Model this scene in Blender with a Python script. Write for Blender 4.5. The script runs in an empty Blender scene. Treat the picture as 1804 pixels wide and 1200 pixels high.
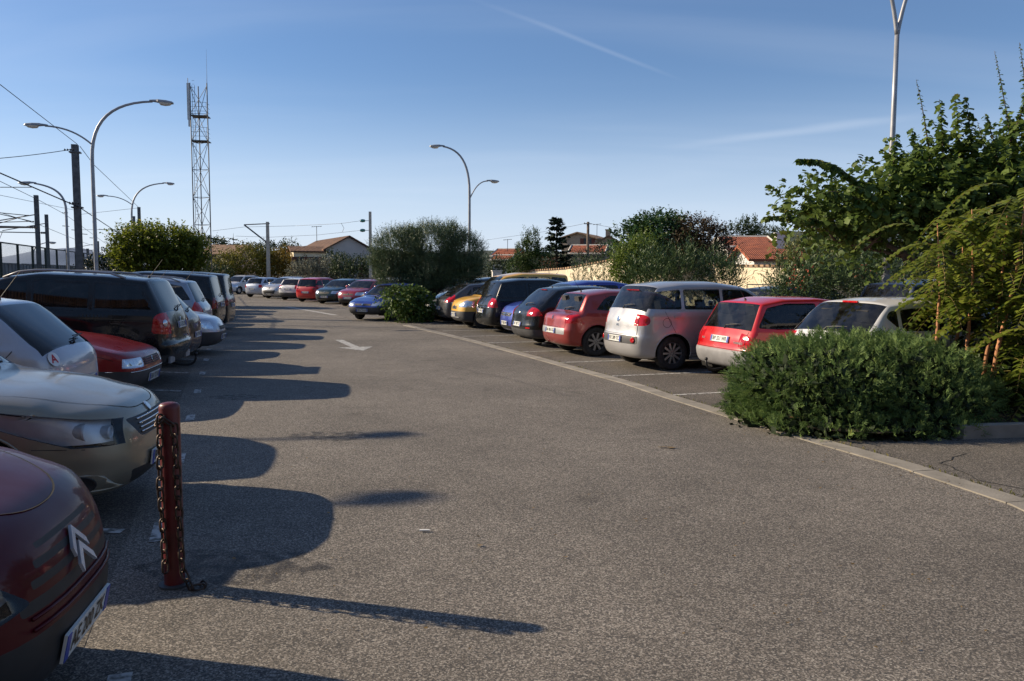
import bpy, bmesh, math, random
import numpy as np
from math import radians as R, sin, cos, pi
from mathutils import Vector, Matrix
from mathutils.bvhtree import BVHTree
from mathutils.geometry import delaunay_2d_cdt

sc = bpy.context.scene
COL = sc.collection
rnd = random.Random(7)
nr = np.random.default_rng(11)

# ------------------------------------------------------------------ camera
CAM_H = 1.80
cam = bpy.data.objects.new("camera", bpy.data.cameras.new("camera"))
COL.objects.link(cam)
cam.data.sensor_width = 36.0
cam.data.lens = 36.0 * 1400 / 1804
cam.data.clip_end = 6000
cam.data.clip_start = 0.05
CAM_M = Matrix.Translation((0, 0, CAM_H)) @ Matrix.Rotation(R(90 - 4.82), 4, 'X') @ Matrix.Rotation(0.005, 4, 'Z')
cam.matrix_world = CAM_M
sc.camera = cam

def ray(px, py):
    """world direction through a photo pixel (1804 wide)"""
    return (CAM_M.to_3x3() @ Vector(((px - 902) / 1400, -(py - 600) / 1400, -1))).normalized()
def gp(px, py, z=0.0):
    d = ray(px, py); t = (z - CAM_H) / d.z
    return Vector((d.x * t, d.y * t, z))
def at(px, py, Y):
    d = ray(px, py); t = Y / d.y
    return Vector((d.x * t, Y, CAM_H + d.z * t))

# ------------------------------------------------------------------ light
SUN_AZ = math.atan2(-0.966, 0.257)     # clockwise from +Y
SUN_EL = R(26.3)
sd = Vector((sin(SUN_AZ) * cos(SUN_EL), cos(SUN_AZ) * cos(SUN_EL), sin(SUN_EL)))
sl = bpy.data.lights.new("sun", 'SUN'); sl.energy = 5.0; sl.angle = R(0.55); sl.color = (1.0, 0.83, 0.60)
so = bpy.data.objects.new("sun", sl); COL.objects.link(so)
so.rotation_euler = sd.to_track_quat('Z', 'Y').to_euler()
so.location = sd * 60

w = bpy.data.worlds.new("World"); sc.world = w; w.use_nodes = True
nt = w.node_tree; nt.nodes.clear()
def N(t, typ, **kw):
    n = t.nodes.new(typ)
    for k, v in kw.items():
        if k.startswith('i_'): n.inputs[k[2:].replace('_', ' ')].default_value = v
        else: setattr(n, k, v)
    return n
sky = N(nt, 'ShaderNodeTexSky'); sky.sky_type = 'NISHITA'; sky.sun_disc = False
sky.sun_elevation = SUN_EL; sky.sun_rotation = SUN_AZ
sky.altitude = 0; sky.air_density = 1.0; sky.dust_density = 0.3; sky.ozone_density = 4.5
tc = N(nt, 'ShaderNodeTexCoord')
sep = N(nt, 'ShaderNodeSeparateXYZ'); nt.links.new(tc.outputs['Generated'], sep.inputs[0])
# thin high cirrus: project the direction on a plane overhead
zz = N(nt, 'ShaderNodeMath', operation='MAXIMUM'); nt.links.new(sep.outputs[2], zz.inputs[0]); zz.inputs[1].default_value = 0.0
za = N(nt, 'ShaderNodeMath', operation='ADD'); nt.links.new(zz.outputs[0], za.inputs[0]); za.inputs[1].default_value = 0.12
dx = N(nt, 'ShaderNodeMath', operation='DIVIDE'); nt.links.new(sep.outputs[0], dx.inputs[0]); nt.links.new(za.outputs[0], dx.inputs[1])
dy = N(nt, 'ShaderNodeMath', operation='DIVIDE'); nt.links.new(sep.outputs[1], dy.inputs[0]); nt.links.new(za.outputs[0], dy.inputs[1])
cmb = N(nt, 'ShaderNodeCombineXYZ'); nt.links.new(dx.outputs[0], cmb.inputs[0]); nt.links.new(dy.outputs[0], cmb.inputs[1])
mp = N(nt, 'ShaderNodeMapping'); mp.inputs['Rotation'].default_value = (0, 0, R(17)); mp.inputs['Scale'].default_value = (0.35, 1.5, 1)
nt.links.new(cmb.outputs[0], mp.inputs[0])
ns = N(nt, 'ShaderNodeTexNoise'); ns.inputs['Scale'].default_value = 1.1; ns.inputs['Detail'].default_value = 5; ns.inputs['Roughness'].default_value = 0.45
ns.inputs['Distortion'].default_value = 0.6
nt.links.new(mp.outputs[0], ns.inputs[0])
cr = N(nt, 'ShaderNodeMapRange'); cr.inputs[1].default_value = 0.42; cr.inputs[2].default_value = 0.85; cr.inputs[3].default_value = 0; cr.inputs[4].default_value = 0.13
cr.interpolation_type = 'SMOOTHSTEP'
nt.links.new(ns.outputs[0], cr.inputs[0])
# streaks (contrails): narrow bands in the overhead plane
def streak(a, b, c, width, x0, x1, amt):
    """band around a*X+b*Y=c between X=x0..x1 in the overhead plane"""
    m1 = N(nt, 'ShaderNodeMath', operation='MULTIPLY'); nt.links.new(dx.outputs[0], m1.inputs[0]); m1.inputs[1].default_value = a
    m2 = N(nt, 'ShaderNodeMath', operation='MULTIPLY_ADD'); nt.links.new(dy.outputs[0], m2.inputs[0]); m2.inputs[1].default_value = b; nt.links.new(m1.outputs[0], m2.inputs[2])
    wob = N(nt, 'ShaderNodeMath', operation='MULTIPLY_ADD'); nt.links.new(ns.outputs[0], wob.inputs[0]); wob.inputs[1].default_value = width * 2.5; nt.links.new(m2.outputs[0], wob.inputs[2])
    d = N(nt, 'ShaderNodeMath', operation='SUBTRACT'); nt.links.new(wob.outputs[0], d.inputs[0]); d.inputs[1].default_value = c + width * 1.25
    ab = N(nt, 'ShaderNodeMath', operation='ABSOLUTE'); nt.links.new(d.outputs[0], ab.inputs[0])
    r = N(nt, 'ShaderNodeMapRange'); r.interpolation_type = 'SMOOTHSTEP'; nt.links.new(ab.outputs[0], r.inputs[0])
    r.inputs[1].default_value = 0; r.inputs[2].default_value = width; r.inputs[3].default_value = amt; r.inputs[4].default_value = 0
    e1 = N(nt, 'ShaderNodeMapRange'); e1.interpolation_type = 'SMOOTHSTEP'; nt.links.new(dx.outputs[0], e1.inputs[0])
    L = x1 - x0
    e1.inputs[1].default_value = x0; e1.inputs[2].default_value = x0 + L * .5
    e2 = N(nt, 'ShaderNodeMapRange'); e2.interpolation_type = 'SMOOTHSTEP'; nt.links.new(dx.outputs[0], e2.inputs[0])
    e2.inputs[1].default_value = x1 - L * .4; e2.inputs[2].default_value = x1; e2.inputs[3].default_value = 1; e2.inputs[4].default_value = 0
    p1 = N(nt, 'ShaderNodeMath', operation='MULTIPLY'); nt.links.new(r.outputs[0], p1.inputs[0]); nt.links.new(e1.outputs[0], p1.inputs[1])
    p2 = N(nt, 'ShaderNodeMath', operation='MULTIPLY'); nt.links.new(p1.outputs[0], p2.inputs[0]); nt.links.new(e2.outputs[0], p2.inputs[1])
    return p2
def ovh(px, py):
    d = ray(px, py); return (d.x / (max(d.z, 0) + .12), d.y / (max(d.z, 0) + .12))
def streak_px(p, q, width, amt):
    (x0, y0), (x1, y1) = ovh(*p), ovh(*q)
    a, b = -(y1 - y0), (x1 - x0); l = math.hypot(a, b); a /= l; b /= l
    return streak(a, b, a * x0 + b * y0, width, min(x0, x1), max(x0, x1), amt)
acc = cr
for s in (streak_px((1130, 268), (1700, 200), 0.09, 0.16), streak_px((780, -20), (1220, 148), 0.020, 0.09)):
    m = N(nt, 'ShaderNodeMath', operation='ADD'); nt.links.new(acc.outputs[0], m.inputs[0]); nt.links.new(s.outputs[0], m.inputs[1]); acc = m
hs = N(nt, 'ShaderNodeHueSaturation'); hs.inputs['Saturation'].default_value = 1.18; hs.inputs['Value'].default_value = 1.0; nt.links.new(sky.outputs[0], hs.inputs['Color'])
hv = N(nt, 'ShaderNodeMix', data_type='RGBA', blend_type='MULTIPLY'); hv.inputs[0].default_value = 1; hv.inputs[7].default_value = (1.12, 1.0, 1.03, 1); nt.links.new(hs.outputs[0], hv.inputs[6])
hz = N(nt, 'ShaderNodeMapRange'); hz.interpolation_type = 'SMOOTHERSTEP'; nt.links.new(sep.outputs[2], hz.inputs[0]); hz.inputs[1].default_value = -.02; hz.inputs[2].default_value = .27; hz.inputs[3].default_value = .70; hz.inputs[4].default_value = .09
hm = N(nt, 'ShaderNodeMix', data_type='RGBA'); nt.links.new(hz.outputs[0], hm.inputs[0]); nt.links.new(hv.outputs[2], hm.inputs[6]); hm.inputs[7].default_value = (6.8, 7.9, 9.8, 1)
mx = N(nt, 'ShaderNodeMix', data_type='RGBA'); nt.links.new(acc.outputs[0], mx.inputs[0]); nt.links.new(hm.outputs[2], mx.inputs[6])
mx.inputs[7].default_value = (8.0, 8.6, 9.6, 1)
bg = N(nt, 'ShaderNodeBackground'); bg.inputs[1].default_value = 0.076
nt.links.new(mx.outputs[2], bg.inputs[0])
wo = N(nt, 'ShaderNodeOutputWorld'); nt.links.new(bg.outputs[0], wo.inputs[0])

sc.view_settings.view_transform = 'Standard'; sc.view_settings.look = 'None'
sc.view_settings.exposure = 0.55; sc.view_settings.gamma = 1.0
sc.render.engine = 'CYCLES'
sc.cycles.max_bounces = 6; sc.cycles.transparent_max_bounces = 12
sc.cycles.glossy_bounces = 3; sc.cycles.diffuse_bounces = 2
sc.cycles.use_denoising = True

# ------------------------------------------------------------------ materials
MATS = {}
def newmat(name):
    m = bpy.data.materials.new(name); m.use_nodes = True
    return m, m.node_tree, m.node_tree.nodes['Principled BSDF']
def noisecol(t, c1, c2, scale, detail=4, lo=.35, hi=.65, coord='Object', dist=0):
    co = N(t, 'ShaderNodeTexCoord'); n = N(t, 'ShaderNodeTexNoise')
    n.inputs['Scale'].default_value = scale; n.inputs['Detail'].default_value = detail; n.inputs['Distortion'].default_value = dist
    t.links.new(co.outputs[coord], n.inputs[0])
    r = N(t, 'ShaderNodeValToRGB'); r.color_ramp.elements[0].position = lo; r.color_ramp.elements[1].position = hi
    r.color_ramp.elements[0].color = (*c1, 1); r.color_ramp.elements[1].color = (*c2, 1)
    t.links.new(n.outputs[0], r.inputs[0])
    return r, n, co
def simple(name, c, rough=.5, metal=0, vary=.15, scale=6, bump=0, bscale=40, spec=.5, coat=0):
    if name in MATS: return MATS[name]
    m, t, p = newmat(name)
    r, n, co = noisecol(t, tuple(x * (1 - vary) for x in c), tuple(min(1, x * (1 + vary)) for x in c), scale)
    t.links.new(r.outputs[0], p.inputs['Base Color'])
    p.inputs['Roughness'].default_value = rough; p.inputs['Metallic'].default_value = metal
    p.inputs['Specular IOR Level'].default_value = spec; p.inputs['Coat Weight'].default_value = coat
    if bump:
        b = N(t, 'ShaderNodeBump'); b.inputs['Strength'].default_value = bump; b.inputs['Distance'].default_value = .02
        n2 = N(t, 'ShaderNodeTexNoise'); n2.inputs['Scale'].default_value = bscale; n2.inputs['Detail'].default_value = 5
        t.links.new(co.outputs['Object'], n2.inputs[0]); t.links.new(n2.outputs[0], b.inputs['Height']); t.links.new(b.outputs[0], p.inputs['Normal'])
    MATS[name] = m; return m
def paint(name, c, metal=.35, rough=.32, dust=.25, coat=.9):
    """car paint with clear coat, a little dust"""
    if name in MATS: return MATS[name]
    m, t, p = newmat(name)
    co = N(t, 'ShaderNodeTexCoord')
    n = N(t, 'ShaderNodeTexNoise'); n.inputs['Scale'].default_value = 3.0; n.inputs['Detail'].default_value = 6
    t.links.new(co.outputs['Object'], n.inputs[0])
    sp = N(t, 'ShaderNodeSeparateXYZ'); t.links.new(co.outputs['Object'], sp.inputs[0])
    h = N(t, 'ShaderNodeMapRange'); h.inputs[1].default_value = .25; h.inputs[2].default_value = .75; h.inputs[3].default_value = .45; h.inputs[4].default_value = .08
    t.links.new(sp.outputs[2], h.inputs[0])
    mu = N(t, 'ShaderNodeMath', operation='MULTIPLY'); t.links.new(h.outputs[0], mu.inputs[0]); t.links.new(n.outputs[0], mu.inputs[1])
    mu2 = N(t, 'ShaderNodeMath', operation='MULTIPLY'); t.links.new(mu.outputs[0], mu2.inputs[0]); mu2.inputs[1].default_value = dust * 2
    mxx = N(t, 'ShaderNodeMix', data_type='RGBA'); t.links.new(mu2.outputs[0], mxx.inputs[0])
    mxx.inputs[6].default_value = (*c, 1); mxx.inputs[7].default_value = (.16, .14, .12, 1)
    # dark inside of the shell
    ge = N(t, 'ShaderNodeNewGeometry'); m2 = N(t, 'ShaderNodeMix', data_type='RGBA')
    t.links.new(ge.outputs['Backfacing'], m2.inputs[0]); t.links.new(mxx.outputs[2], m2.inputs[6]); m2.inputs[7].default_value = (.03, .03, .032, 1)
    t.links.new(m2.outputs[2], p.inputs['Base Color'])
    rr = N(t, 'ShaderNodeMapRange'); rr.inputs[1].default_value = .3; rr.inputs[2].default_value = .7; rr.inputs[3].default_value = rough - .05; rr.inputs[4].default_value = rough + .15
    t.links.new(n.outputs[0], rr.inputs[0]); t.links.new(rr.outputs[0], p.inputs['Roughness'])
    p.inputs['Metallic'].default_value = metal; p.inputs['Coat Weight'].default_value = coat; p.inputs['Specular IOR Level'].default_value = .5 * coat
    r2 = N(t, 'ShaderNodeMapRange'); r2.inputs[1].default_value = .3; r2.inputs[2].default_value = .7; r2.inputs[3].default_value = .03; r2.inputs[4].default_value = .12
    t.links.new(n.outputs[0], r2.inputs[0]); t.links.new(r2.outputs[0], p.inputs['Coat Roughness'])
    MATS[name] = m; return m
def glassmat(name, tint, rough=.02, ior=1.5):
    if name in MATS: return MATS[name]
    m, t, p = newmat(name); t.nodes.remove(p)
    out = t.nodes['Material Output']
    tr = N(t, 'ShaderNodeBsdfTransparent'); tr.inputs[0].default_value = (*tint, 1)
    gl = N(t, 'ShaderNodeBsdfGlossy'); gl.inputs['Roughness'].default_value = rough; gl.inputs[0].default_value = (.9, .9, .9, 1)
    fr = N(t, 'ShaderNodeFresnel'); fr.inputs[0].default_value = ior
    # outside film of dust
    co = N(t, 'ShaderNodeTexCoord'); n = N(t, 'ShaderNodeTexNoise'); n.inputs['Scale'].default_value = 7; n.inputs['Detail'].default_value = 6
    t.links.new(co.outputs['Object'], n.inputs[0])
    df = N(t, 'ShaderNodeBsdfDiffuse'); df.inputs[0].default_value = (.3, .3, .3, 1)
    mr = N(t, 'ShaderNodeMapRange'); mr.inputs[1].default_value = .35; mr.inputs[2].default_value = .8; mr.inputs[3].default_value = .01; mr.inputs[4].default_value = .07
    t.links.new(n.outputs[0], mr.inputs[0])
    m1 = N(t, 'ShaderNodeMixShader'); t.links.new(mr.outputs[0], m1.inputs[0]); t.links.new(tr.outputs[0], m1.inputs[1]); t.links.new(df.outputs[0], m1.inputs[2])
    m2 = N(t, 'ShaderNodeMixShader'); t.links.new(fr.outputs[0], m2.inputs[0]); t.links.new(m1.outputs[0], m2.inputs[1]); t.links.new(gl.outputs[0], m2.inputs[2])
    t.links.new(m2.outputs[0], out.inputs[0])
    MATS[name] = m; return m
def lens(name, c, rough=.12, metal=0, scale=60):
    """ribbed lamp lens"""
    if name in MATS: return MATS[name]
    m, t, p = newmat(name)
    p.inputs['Base Color'].default_value = (*c, 1); p.inputs['Roughness'].default_value = rough; p.inputs['Metallic'].default_value = metal
    p.inputs['Coat Weight'].default_value = .35; p.inputs['Coat Roughness'].default_value = .05
    co = N(t, 'ShaderNodeTexCoord'); wv = N(t, 'ShaderNodeTexVoronoi'); wv.inputs['Scale'].default_value = scale * .25
    t.links.new(co.outputs['Object'], wv.inputs[0])
    b = N(t, 'ShaderNodeBump'); b.inputs['Strength'].default_value = .3; b.inputs['Distance'].default_value = .02
    t.links.new(wv.outputs['Distance'], b.inputs['Height']); t.links.new(b.outputs[0], p.inputs['Normal'])
    MATS[name] = m; return m

M_blk = simple('black plastic', (.018, .018, .019), .55, vary=.3)
M_dgr = simple('dark grey plastic', (.045, .046, .05), .6, vary=.2)
M_tyre = simple('tyre rubber', (.02, .02, .021), .85, vary=.4, scale=14)
M_int = simple('interior fabric', (.035, .034, .036), .9, vary=.3)
M_well = simple('wheel well', (.008, .008, .008), .95)
M_rim = simple('alloy', (.42, .43, .45), .35, .8, vary=.1)
M_chrome = simple('chrome', (.62, .63, .65), .12, 1, vary=.05)
M_plate = simple('plate white', (.62, .63, .60), .4, vary=.06)
M_plateY = simple('plate yellow', (.55, .42, .06), .4, vary=.06)
M_pblue = simple('plate blue', (.02, .06, .35), .4)
M_ptext = simple('plate letters', (.015, .015, .015), .5)
M_glass = glassmat('car glass', (.40, .43, .42))
M_glassd = glassmat('privacy glass', (.07, .075, .08))
M_clear = glassmat('lamp cover glass', (.9, .93, .95), ior=1.45)
M_red = lens('red lamp lens', (.42, .004, .006))
M_redb = lens('dark red lamp lens', (.22, .008, .012))
M_amb = lens('amber lamp lens', (.8, .25, .03))
M_head = lens('headlamp reflector', (.62, .64, .68), .16, .75, 50)
M_galv = simple('galvanised steel', (.30, .31, .33), .5, .4, vary=.15, scale=3)
M_dsteel = simple('dark steel', (.055, .06, .065), .55, .4, vary=.25, scale=3)
M_conc = simple('concrete', (.36, .33, .29), .9, vary=.25, scale=5, bump=.3)

# ------------------------------------------------------------------ object helpers
def link(name, me, mats=(), parent=None, smooth=False, loc=None):
    o = bpy.data.objects.new(name, me); COL.objects.link(o)
    for m in (mats if isinstance(mats, (list, tuple)) else [mats]): me.materials.append(m)
    if smooth: me.polygons.foreach_set('use_smooth', [True] * len(me.polygons))
    if parent: o.parent = parent
    if loc is not None: o.location = loc
    return o
def tag(o, label=None, cat=None, group=None, kind=None):
    if label: o['label'] = label
    if cat: o['category'] = cat
    if group: o['group'] = group
    if kind: o['kind'] = kind
    return o
def empty(name, loc, rz=0, label=None, cat=None, group=None):
    o = bpy.data.objects.new(name, None); COL.objects.link(o); o.location = loc; o.rotation_euler = (0, 0, rz)
    return tag(o, label, cat, group)
class MB:
    def __init__(s): s.v = []; s.f = []; s.mi = []; s.m = 0
    def add(s, vs, fs):
        b = len(s.v); s.v += [tuple(x) for x in vs]; s.f += [tuple(i + b for i in f) for f in fs]; s.mi += [s.m] * len(fs); return s
    def box(s, c, d, M=None, taper=1.0):
        hx, hy, hz = d[0] / 2, d[1] / 2, d[2] / 2
        vs = [Vector((x * hx * (taper if z > 0 else 1), y * hy * (taper if z > 0 else 1), z * hz)) for z in (-1, 1) for y in (-1, 1) for x in (-1, 1)]
        if M is not None: vs = [M @ v for v in vs]
        vs = [v + Vector(c) for v in vs]
        return s.add(vs, [(0, 2, 3, 1), (4, 5, 7, 6), (0, 1, 5, 4), (2, 6, 7, 3), (0, 4, 6, 2), (1, 3, 7, 5)])
    def tube(s, pts, rads, n=8, cap=True, squash=None):
        pts = [Vector(p) for p in pts]
        if not isinstance(rads, (list, tuple)): rads = [rads] * len(pts)
        rings = []; prev = None
        for i, p in enumerate(pts):
            t = (pts[min(i + 1, len(pts) - 1)] - pts[max(i - 1, 0)]).normalized()
            if prev is None:
                a = Vector((0, 0, 1)) if abs(t.z) < .9 else Vector((1, 0, 0)); u = t.cross(a).normalized()
            else:
                u = (prev - t * prev.dot(t)).normalized()
            prev = u; v = t.cross(u)
            rings.append([p + (u * cos(2 * pi * k / n) + v * sin(2 * pi * k / n)) * rads[i] for k in range(n)])
        vs = [q for r in rings for q in r]; fs = []
        for i in range(len(pts) - 1):
            for k in range(n): fs.append((i * n + k, i * n + (k + 1) % n, (i + 1) * n + (k + 1) % n, (i + 1) * n + k))
        if cap: fs += [tuple(range(n))[::-1], tuple((len(pts) - 1) * n + k for k in range(n))]
        return s.add(vs, fs)
    def lathe(s, prof, n=24, M=None, cap=False):
        """profile (radius, height) about local Z"""
        vs = [Vector((r * cos(2 * pi * k / n), r * sin(2 * pi * k / n), z)) for r, z in prof for k in range(n)]
        if M is not None: vs = [M @ v for v in vs]
        fs = [(i * n + k, i * n + (k + 1) % n, (i + 1) * n + (k + 1) % n, (i + 1) * n + k) for i in range(len(prof) - 1) for k in range(n)]
        if cap: fs += [tuple(range(n))[::-1], tuple((len(prof) - 1) * n + k for k in range(n))]
        return s.add(vs, fs)
    def prism(s, poly, z0, z1, M=None):
        n = len(poly); vs = [Vector((x, y, z)) for z in (z0, z1) for x, y in poly]
        if M is not None: vs = [M @ v for v in vs]
        return s.add(vs, [tuple(range(n))[::-1], tuple(range(n, 2 * n))] + [(i, (i + 1) % n, n + (i + 1) % n, n + i) for i in range(n)])
    def mesh(s, name='m'):
        me = bpy.data.meshes.new(name); me.from_pydata(s.v, [], s.f)
        if any(s.mi): me.polygons.foreach_set('material_index', s.mi)
        me.update(); return me
    def build(s, name, mats, parent=None, smooth=False, loc=None):
        return link(name, s.mesh(name), mats, parent, smooth, loc)
def bez(p0, p1, p2, p3, n):
    p0, p1, p2, p3 = map(Vector, (p0, p1, p2, p3))
    return [p0 * (1 - t) ** 3 + p1 * 3 * t * (1 - t) ** 2 + p2 * 3 * t * t * (1 - t) + p3 * t ** 3 for t in [i / n for i in range(n + 1)]]
TXT = {}
def textmesh(s, size=1.0, bold=0.0):
    key = (s, size, bold)
    if key in TXT: return TXT[key]
    cu = bpy.data.curves.new('t', 'FONT'); cu.body = s; cu.size = size; cu.align_x = 'CENTER'; cu.align_y = 'CENTER'; cu.offset = bold; cu.resolution_u = 3
    o = bpy.data.objects.new('t', cu); COL.objects.link(o)
    bpy.context.view_layer.update()
    me = bpy.data.meshes.new_from_object(o.evaluated_get(bpy.context.evaluated_depsgraph_get()))
    bpy.data.objects.remove(o); bpy.data.curves.remove(cu)
    TXT[key] = me; return me
# ------------------------------------------------------------------ cars
def rounded(poly, rad, seg=4):
    """round the corners of an open 2-D polyline; rad is one number or one per vertex"""
    out = [Vector(poly[0])]
    for i in range(1, len(poly) - 1):
        p = Vector(poly[i]); a = Vector(poly[i - 1]); b = Vector(poly[i + 1])
        r = rad[i] if isinstance(rad, (list, tuple)) else rad
        da = min(r, (a - p).length * .45); db = min(r, (b - p).length * .45)
        A = p + (a - p).normalized() * da; B = p + (b - p).normalized() * db
        for k in range(seg + 1):
            t = k / seg; out.append(A * (1 - t) ** 2 + p * 2 * t * (1 - t) + B * t * t)
    out.append(Vector(poly[-1])); return out
def resample(pl, step):
    out = [pl[0]]
    for a, b in zip(pl, pl[1:]):
        n = max(1, round((b - a).length / step))
        for k in range(1, n + 1): out.append(a.lerp(b, k / n))
    res = [out[0]]
    for p in out[1:]:
        if (p - res[-1]).length > 1e-3: res.append(p)
    return res
def sstep(a, b, x):
    t = min(1, max(0, (x - a) / (b - a))); return t * t * (3 - 2 * t)
def clip2(poly, a, b, c):
    """keep a*x+b*y>=c"""
    out = []
    for i in range(len(poly)):
        p, q = poly[i], poly[(i + 1) % len(poly)]
        dp, dq = a * p[0] + b * p[1] - c, a * q[0] + b * q[1] - c
        if dp >= 0: out.append(p)
        if (dp >= 0) != (dq >= 0):
            t = dp / (dp - dq); out.append((p[0] + (q[0] - p[0]) * t, p[1] + (q[1] - p[1]) * t))
    return out
def chamfer(poly, r=.05):
    """round a convex polygon"""
    n = len(poly); out = []
    for i in range(n):
        p = Vector(poly[i]); a = Vector(poly[i - 1]); b = Vector(poly[(i + 1) % n])
        da = min(r, (a - p).length * .42); db = min(r, (b - p).length * .42)
        A = p + (a - p).normalized() * da; B = p + (b - p).normalized() * db
        for t in (0, .33, .67, 1): out.append(tuple(A * (1 - t) ** 2 + p * 2 * t * (1 - t) + B * t * t))
    return out
def pick_faces(bm, planes, margin=1e-5):
    """cut the mesh along the planes (inside = all n.(p-c)>=0) and return the faces inside"""
    cand = set(bm.faces)
    def near(f):
        for c, n in planes:
            if all(n.dot(v.co - c) < 0 for v in f.verts): return False
        return True
    cand = [f for f in bm.faces if near(f)]
    for c, n in planes:
        cand = [f for f in cand if f.is_valid]
        need = [f for f in cand if min(n.dot(v.co - c) for v in f.verts) < -margin and max(n.dot(v.co - c) for v in f.verts) > margin]
        rest = set(cand) - set(need)
        if need:
            es = {e for f in need for e in f.edges}; vs = {v for f in need for v in f.verts}
            r = bmesh.ops.bisect_plane(bm, geom=list(need) + list(es) + list(vs), dist=margin, plane_co=c, plane_no=n)
            new = {g for g in r['geom'] if isinstance(g, bmesh.types.BMFace)} | {g for g in r['geom_cut'] if isinstance(g, bmesh.types.BMFace)}
            for g in r['geom_cut']:
                if isinstance(g, bmesh.types.BMEdge): new |= set(g.link_faces)
            rest |= new
        cand = [f for f in rest if f.is_valid and n.dot(f.calc_center_median() - c) > 0]
    return cand
def poly_planes(view, poly):
    """convex polygon in a view plane -> planes. view 'xz','yz','xy'"""
    ar = sum(poly[i][0] * poly[(i + 1) % len(poly)][1] - poly[(i + 1) % len(poly)][0] * poly[i][1] for i in range(len(poly)))
    if ar < 0: poly = poly[::-1]
    E = {'xz': lambda a, b: Vector((a, 0, b)), 'yz': lambda a, b: Vector((0, a, b)), 'xy': lambda a, b: Vector((a, b, 0))}[view]
    out = []
    for i in range(len(poly)):
        (a, b), (c, d) = poly[i], poly[(i + 1) % len(poly)]
        l = math.hypot(c - a, d - b)
        if l < 1e-4: continue
        out.append((E(a, b), E(-(d - b) / l, (c - a) / l)))
    return out
def fixn(me):
    q = bmesh.new(); q.from_mesh(me); bmesh.ops.recalc_face_normals(q, faces=q.faces); q.to_mesh(me); q.free()
WHEELS = {}
def wheel_meshes(r, wdt, style):
    key = (r, wdt, style)
    if key in WHEELS: return WHEELS[key]
    T = MB(); rr = r * (.62 if 'steel' in style else .66); h = wdt / 2
    prof = [(rr, -h * .8), (rr + .01, -h * .98), (r - .035, -h), (r - .012, -h * .88), (r, -h * .6), (r - .004, -h * .3), (r, 0), (r - .004, h * .3), (r, h * .6), (r - .012, h * .88), (r - .035, h), (rr + .01, h * .98), (rr, h * .8), (rr, -h * .8)]
    T.lathe(prof, 32, Matrix.Rotation(pi / 2, 4, 'X'))
    Rm = MB(); MX = Matrix.Rotation(-pi / 2, 4, 'X')   # local z -> +y (outside)
    Rm.lathe([(rr - .002, -h * .7), (rr - .002, h * .86), (rr - .014, h * .9), (rr - .022, h * .8), (rr - .03, -h * .3), (.02, -h * .35)], 32, MX)
    Rm.m = 1
    if style.startswith('cap'):
        n = int(style[3:] or 9)
        Rm.lathe([(rr - .02, h * .72), (rr * .7, h * .86), (rr * .3, h * .8), (.0, h * .84)], 32, MX)
        Rm.m = 2
        for k in range(n):
            a = 2 * pi * k / n
            Rm.box((cos(a) * rr * .72, h * .84, -sin(a) * rr * .72), (rr * .26, .012, rr * 2.2 / n * .5), Matrix.Rotation(a, 3, 'Y').to_4x4())
    else:
        n = int(''.join(ch for ch in style if ch.isdigit()) or 5)
        Rm.lathe([(rr * .24, h * .3), (rr * .24, h * .74), (rr * .12, h * .8), (0, h * .8)], 20, MX)
        for k in range(n):
            a = 2 * pi * k / n
            for off in ((-.1, .1) if n <= 7 else (0,)):
                aa = a + off
                M = Matrix.Rotation(aa, 4, 'Y')
                wd = rr * (.115 if n <= 7 else .9 / n * 1.6)
                Rm.add([M @ Vector(p) for p in [(rr * .18, h * .5, -wd * .5), (rr * .18, h * .78, -wd * .5), (rr * .18, h * .78, wd * .5), (rr * .18, h * .5, wd * .5),
                        (rr * .97, h * .5, -wd * .62), (rr * .97, h * .84, -wd * .62), (rr * .97, h * .84, wd * .62), (rr * .97, h * .5, wd * .62)]],
                       [(0, 1, 2, 3), (7, 6, 5, 4), (1, 5, 6, 2), (0, 4, 5, 1), (3, 2, 6, 7), (0, 3, 7, 4)])
        Rm.m = 2
        for k in range(5):
            a = 2 * pi * k / 5 + .3
            Rm.lathe([(.011, h * .76), (.011, h * .81), (0, h * .81)], 6, Matrix.Translation((cos(a) * rr * .15, 0, sin(a) * rr * .15)) @ MX)
    WHEELS[key] = (T.mesh('tyre'), Rm.mesh('rim')); return WHEELS[key]

LETTERS_AS = .58
def plate(parent, M, text, w_=.52, h_=.11, yellow=False):
    b = MB(); b.box((0, 0, 0), (w_, h_, .012), M)
    b.m = 1; b.box(M @ Vector((-w_ / 2 + .022, 0, .0075)), (.042, h_ * .94, .003), M.to_3x3().to_4x4())
    if not yellow: b.box(M @ Vector((w_ / 2 - .022, 0, .0075)), (.042, h_ * .94, .003), M.to_3x3().to_4x4())
    o = b.build('number_plate', [M_plateY if yellow else M_plate, M_pblue], parent)
    t = textmesh(text, .1, .0015).copy()
    xs = [v.co.x for v in t.vertices]; wd = max(xs) - min(xs)
    t.transform(M @ Matrix.Translation((0, 0, .0085)) @ Matrix.Diagonal((min(1.0, (w_ - .12) / wd), h_ / .11 * 1.0, 1, 1)))
    link('plate_lettering', t, M_ptext, o)
    return o

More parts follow.
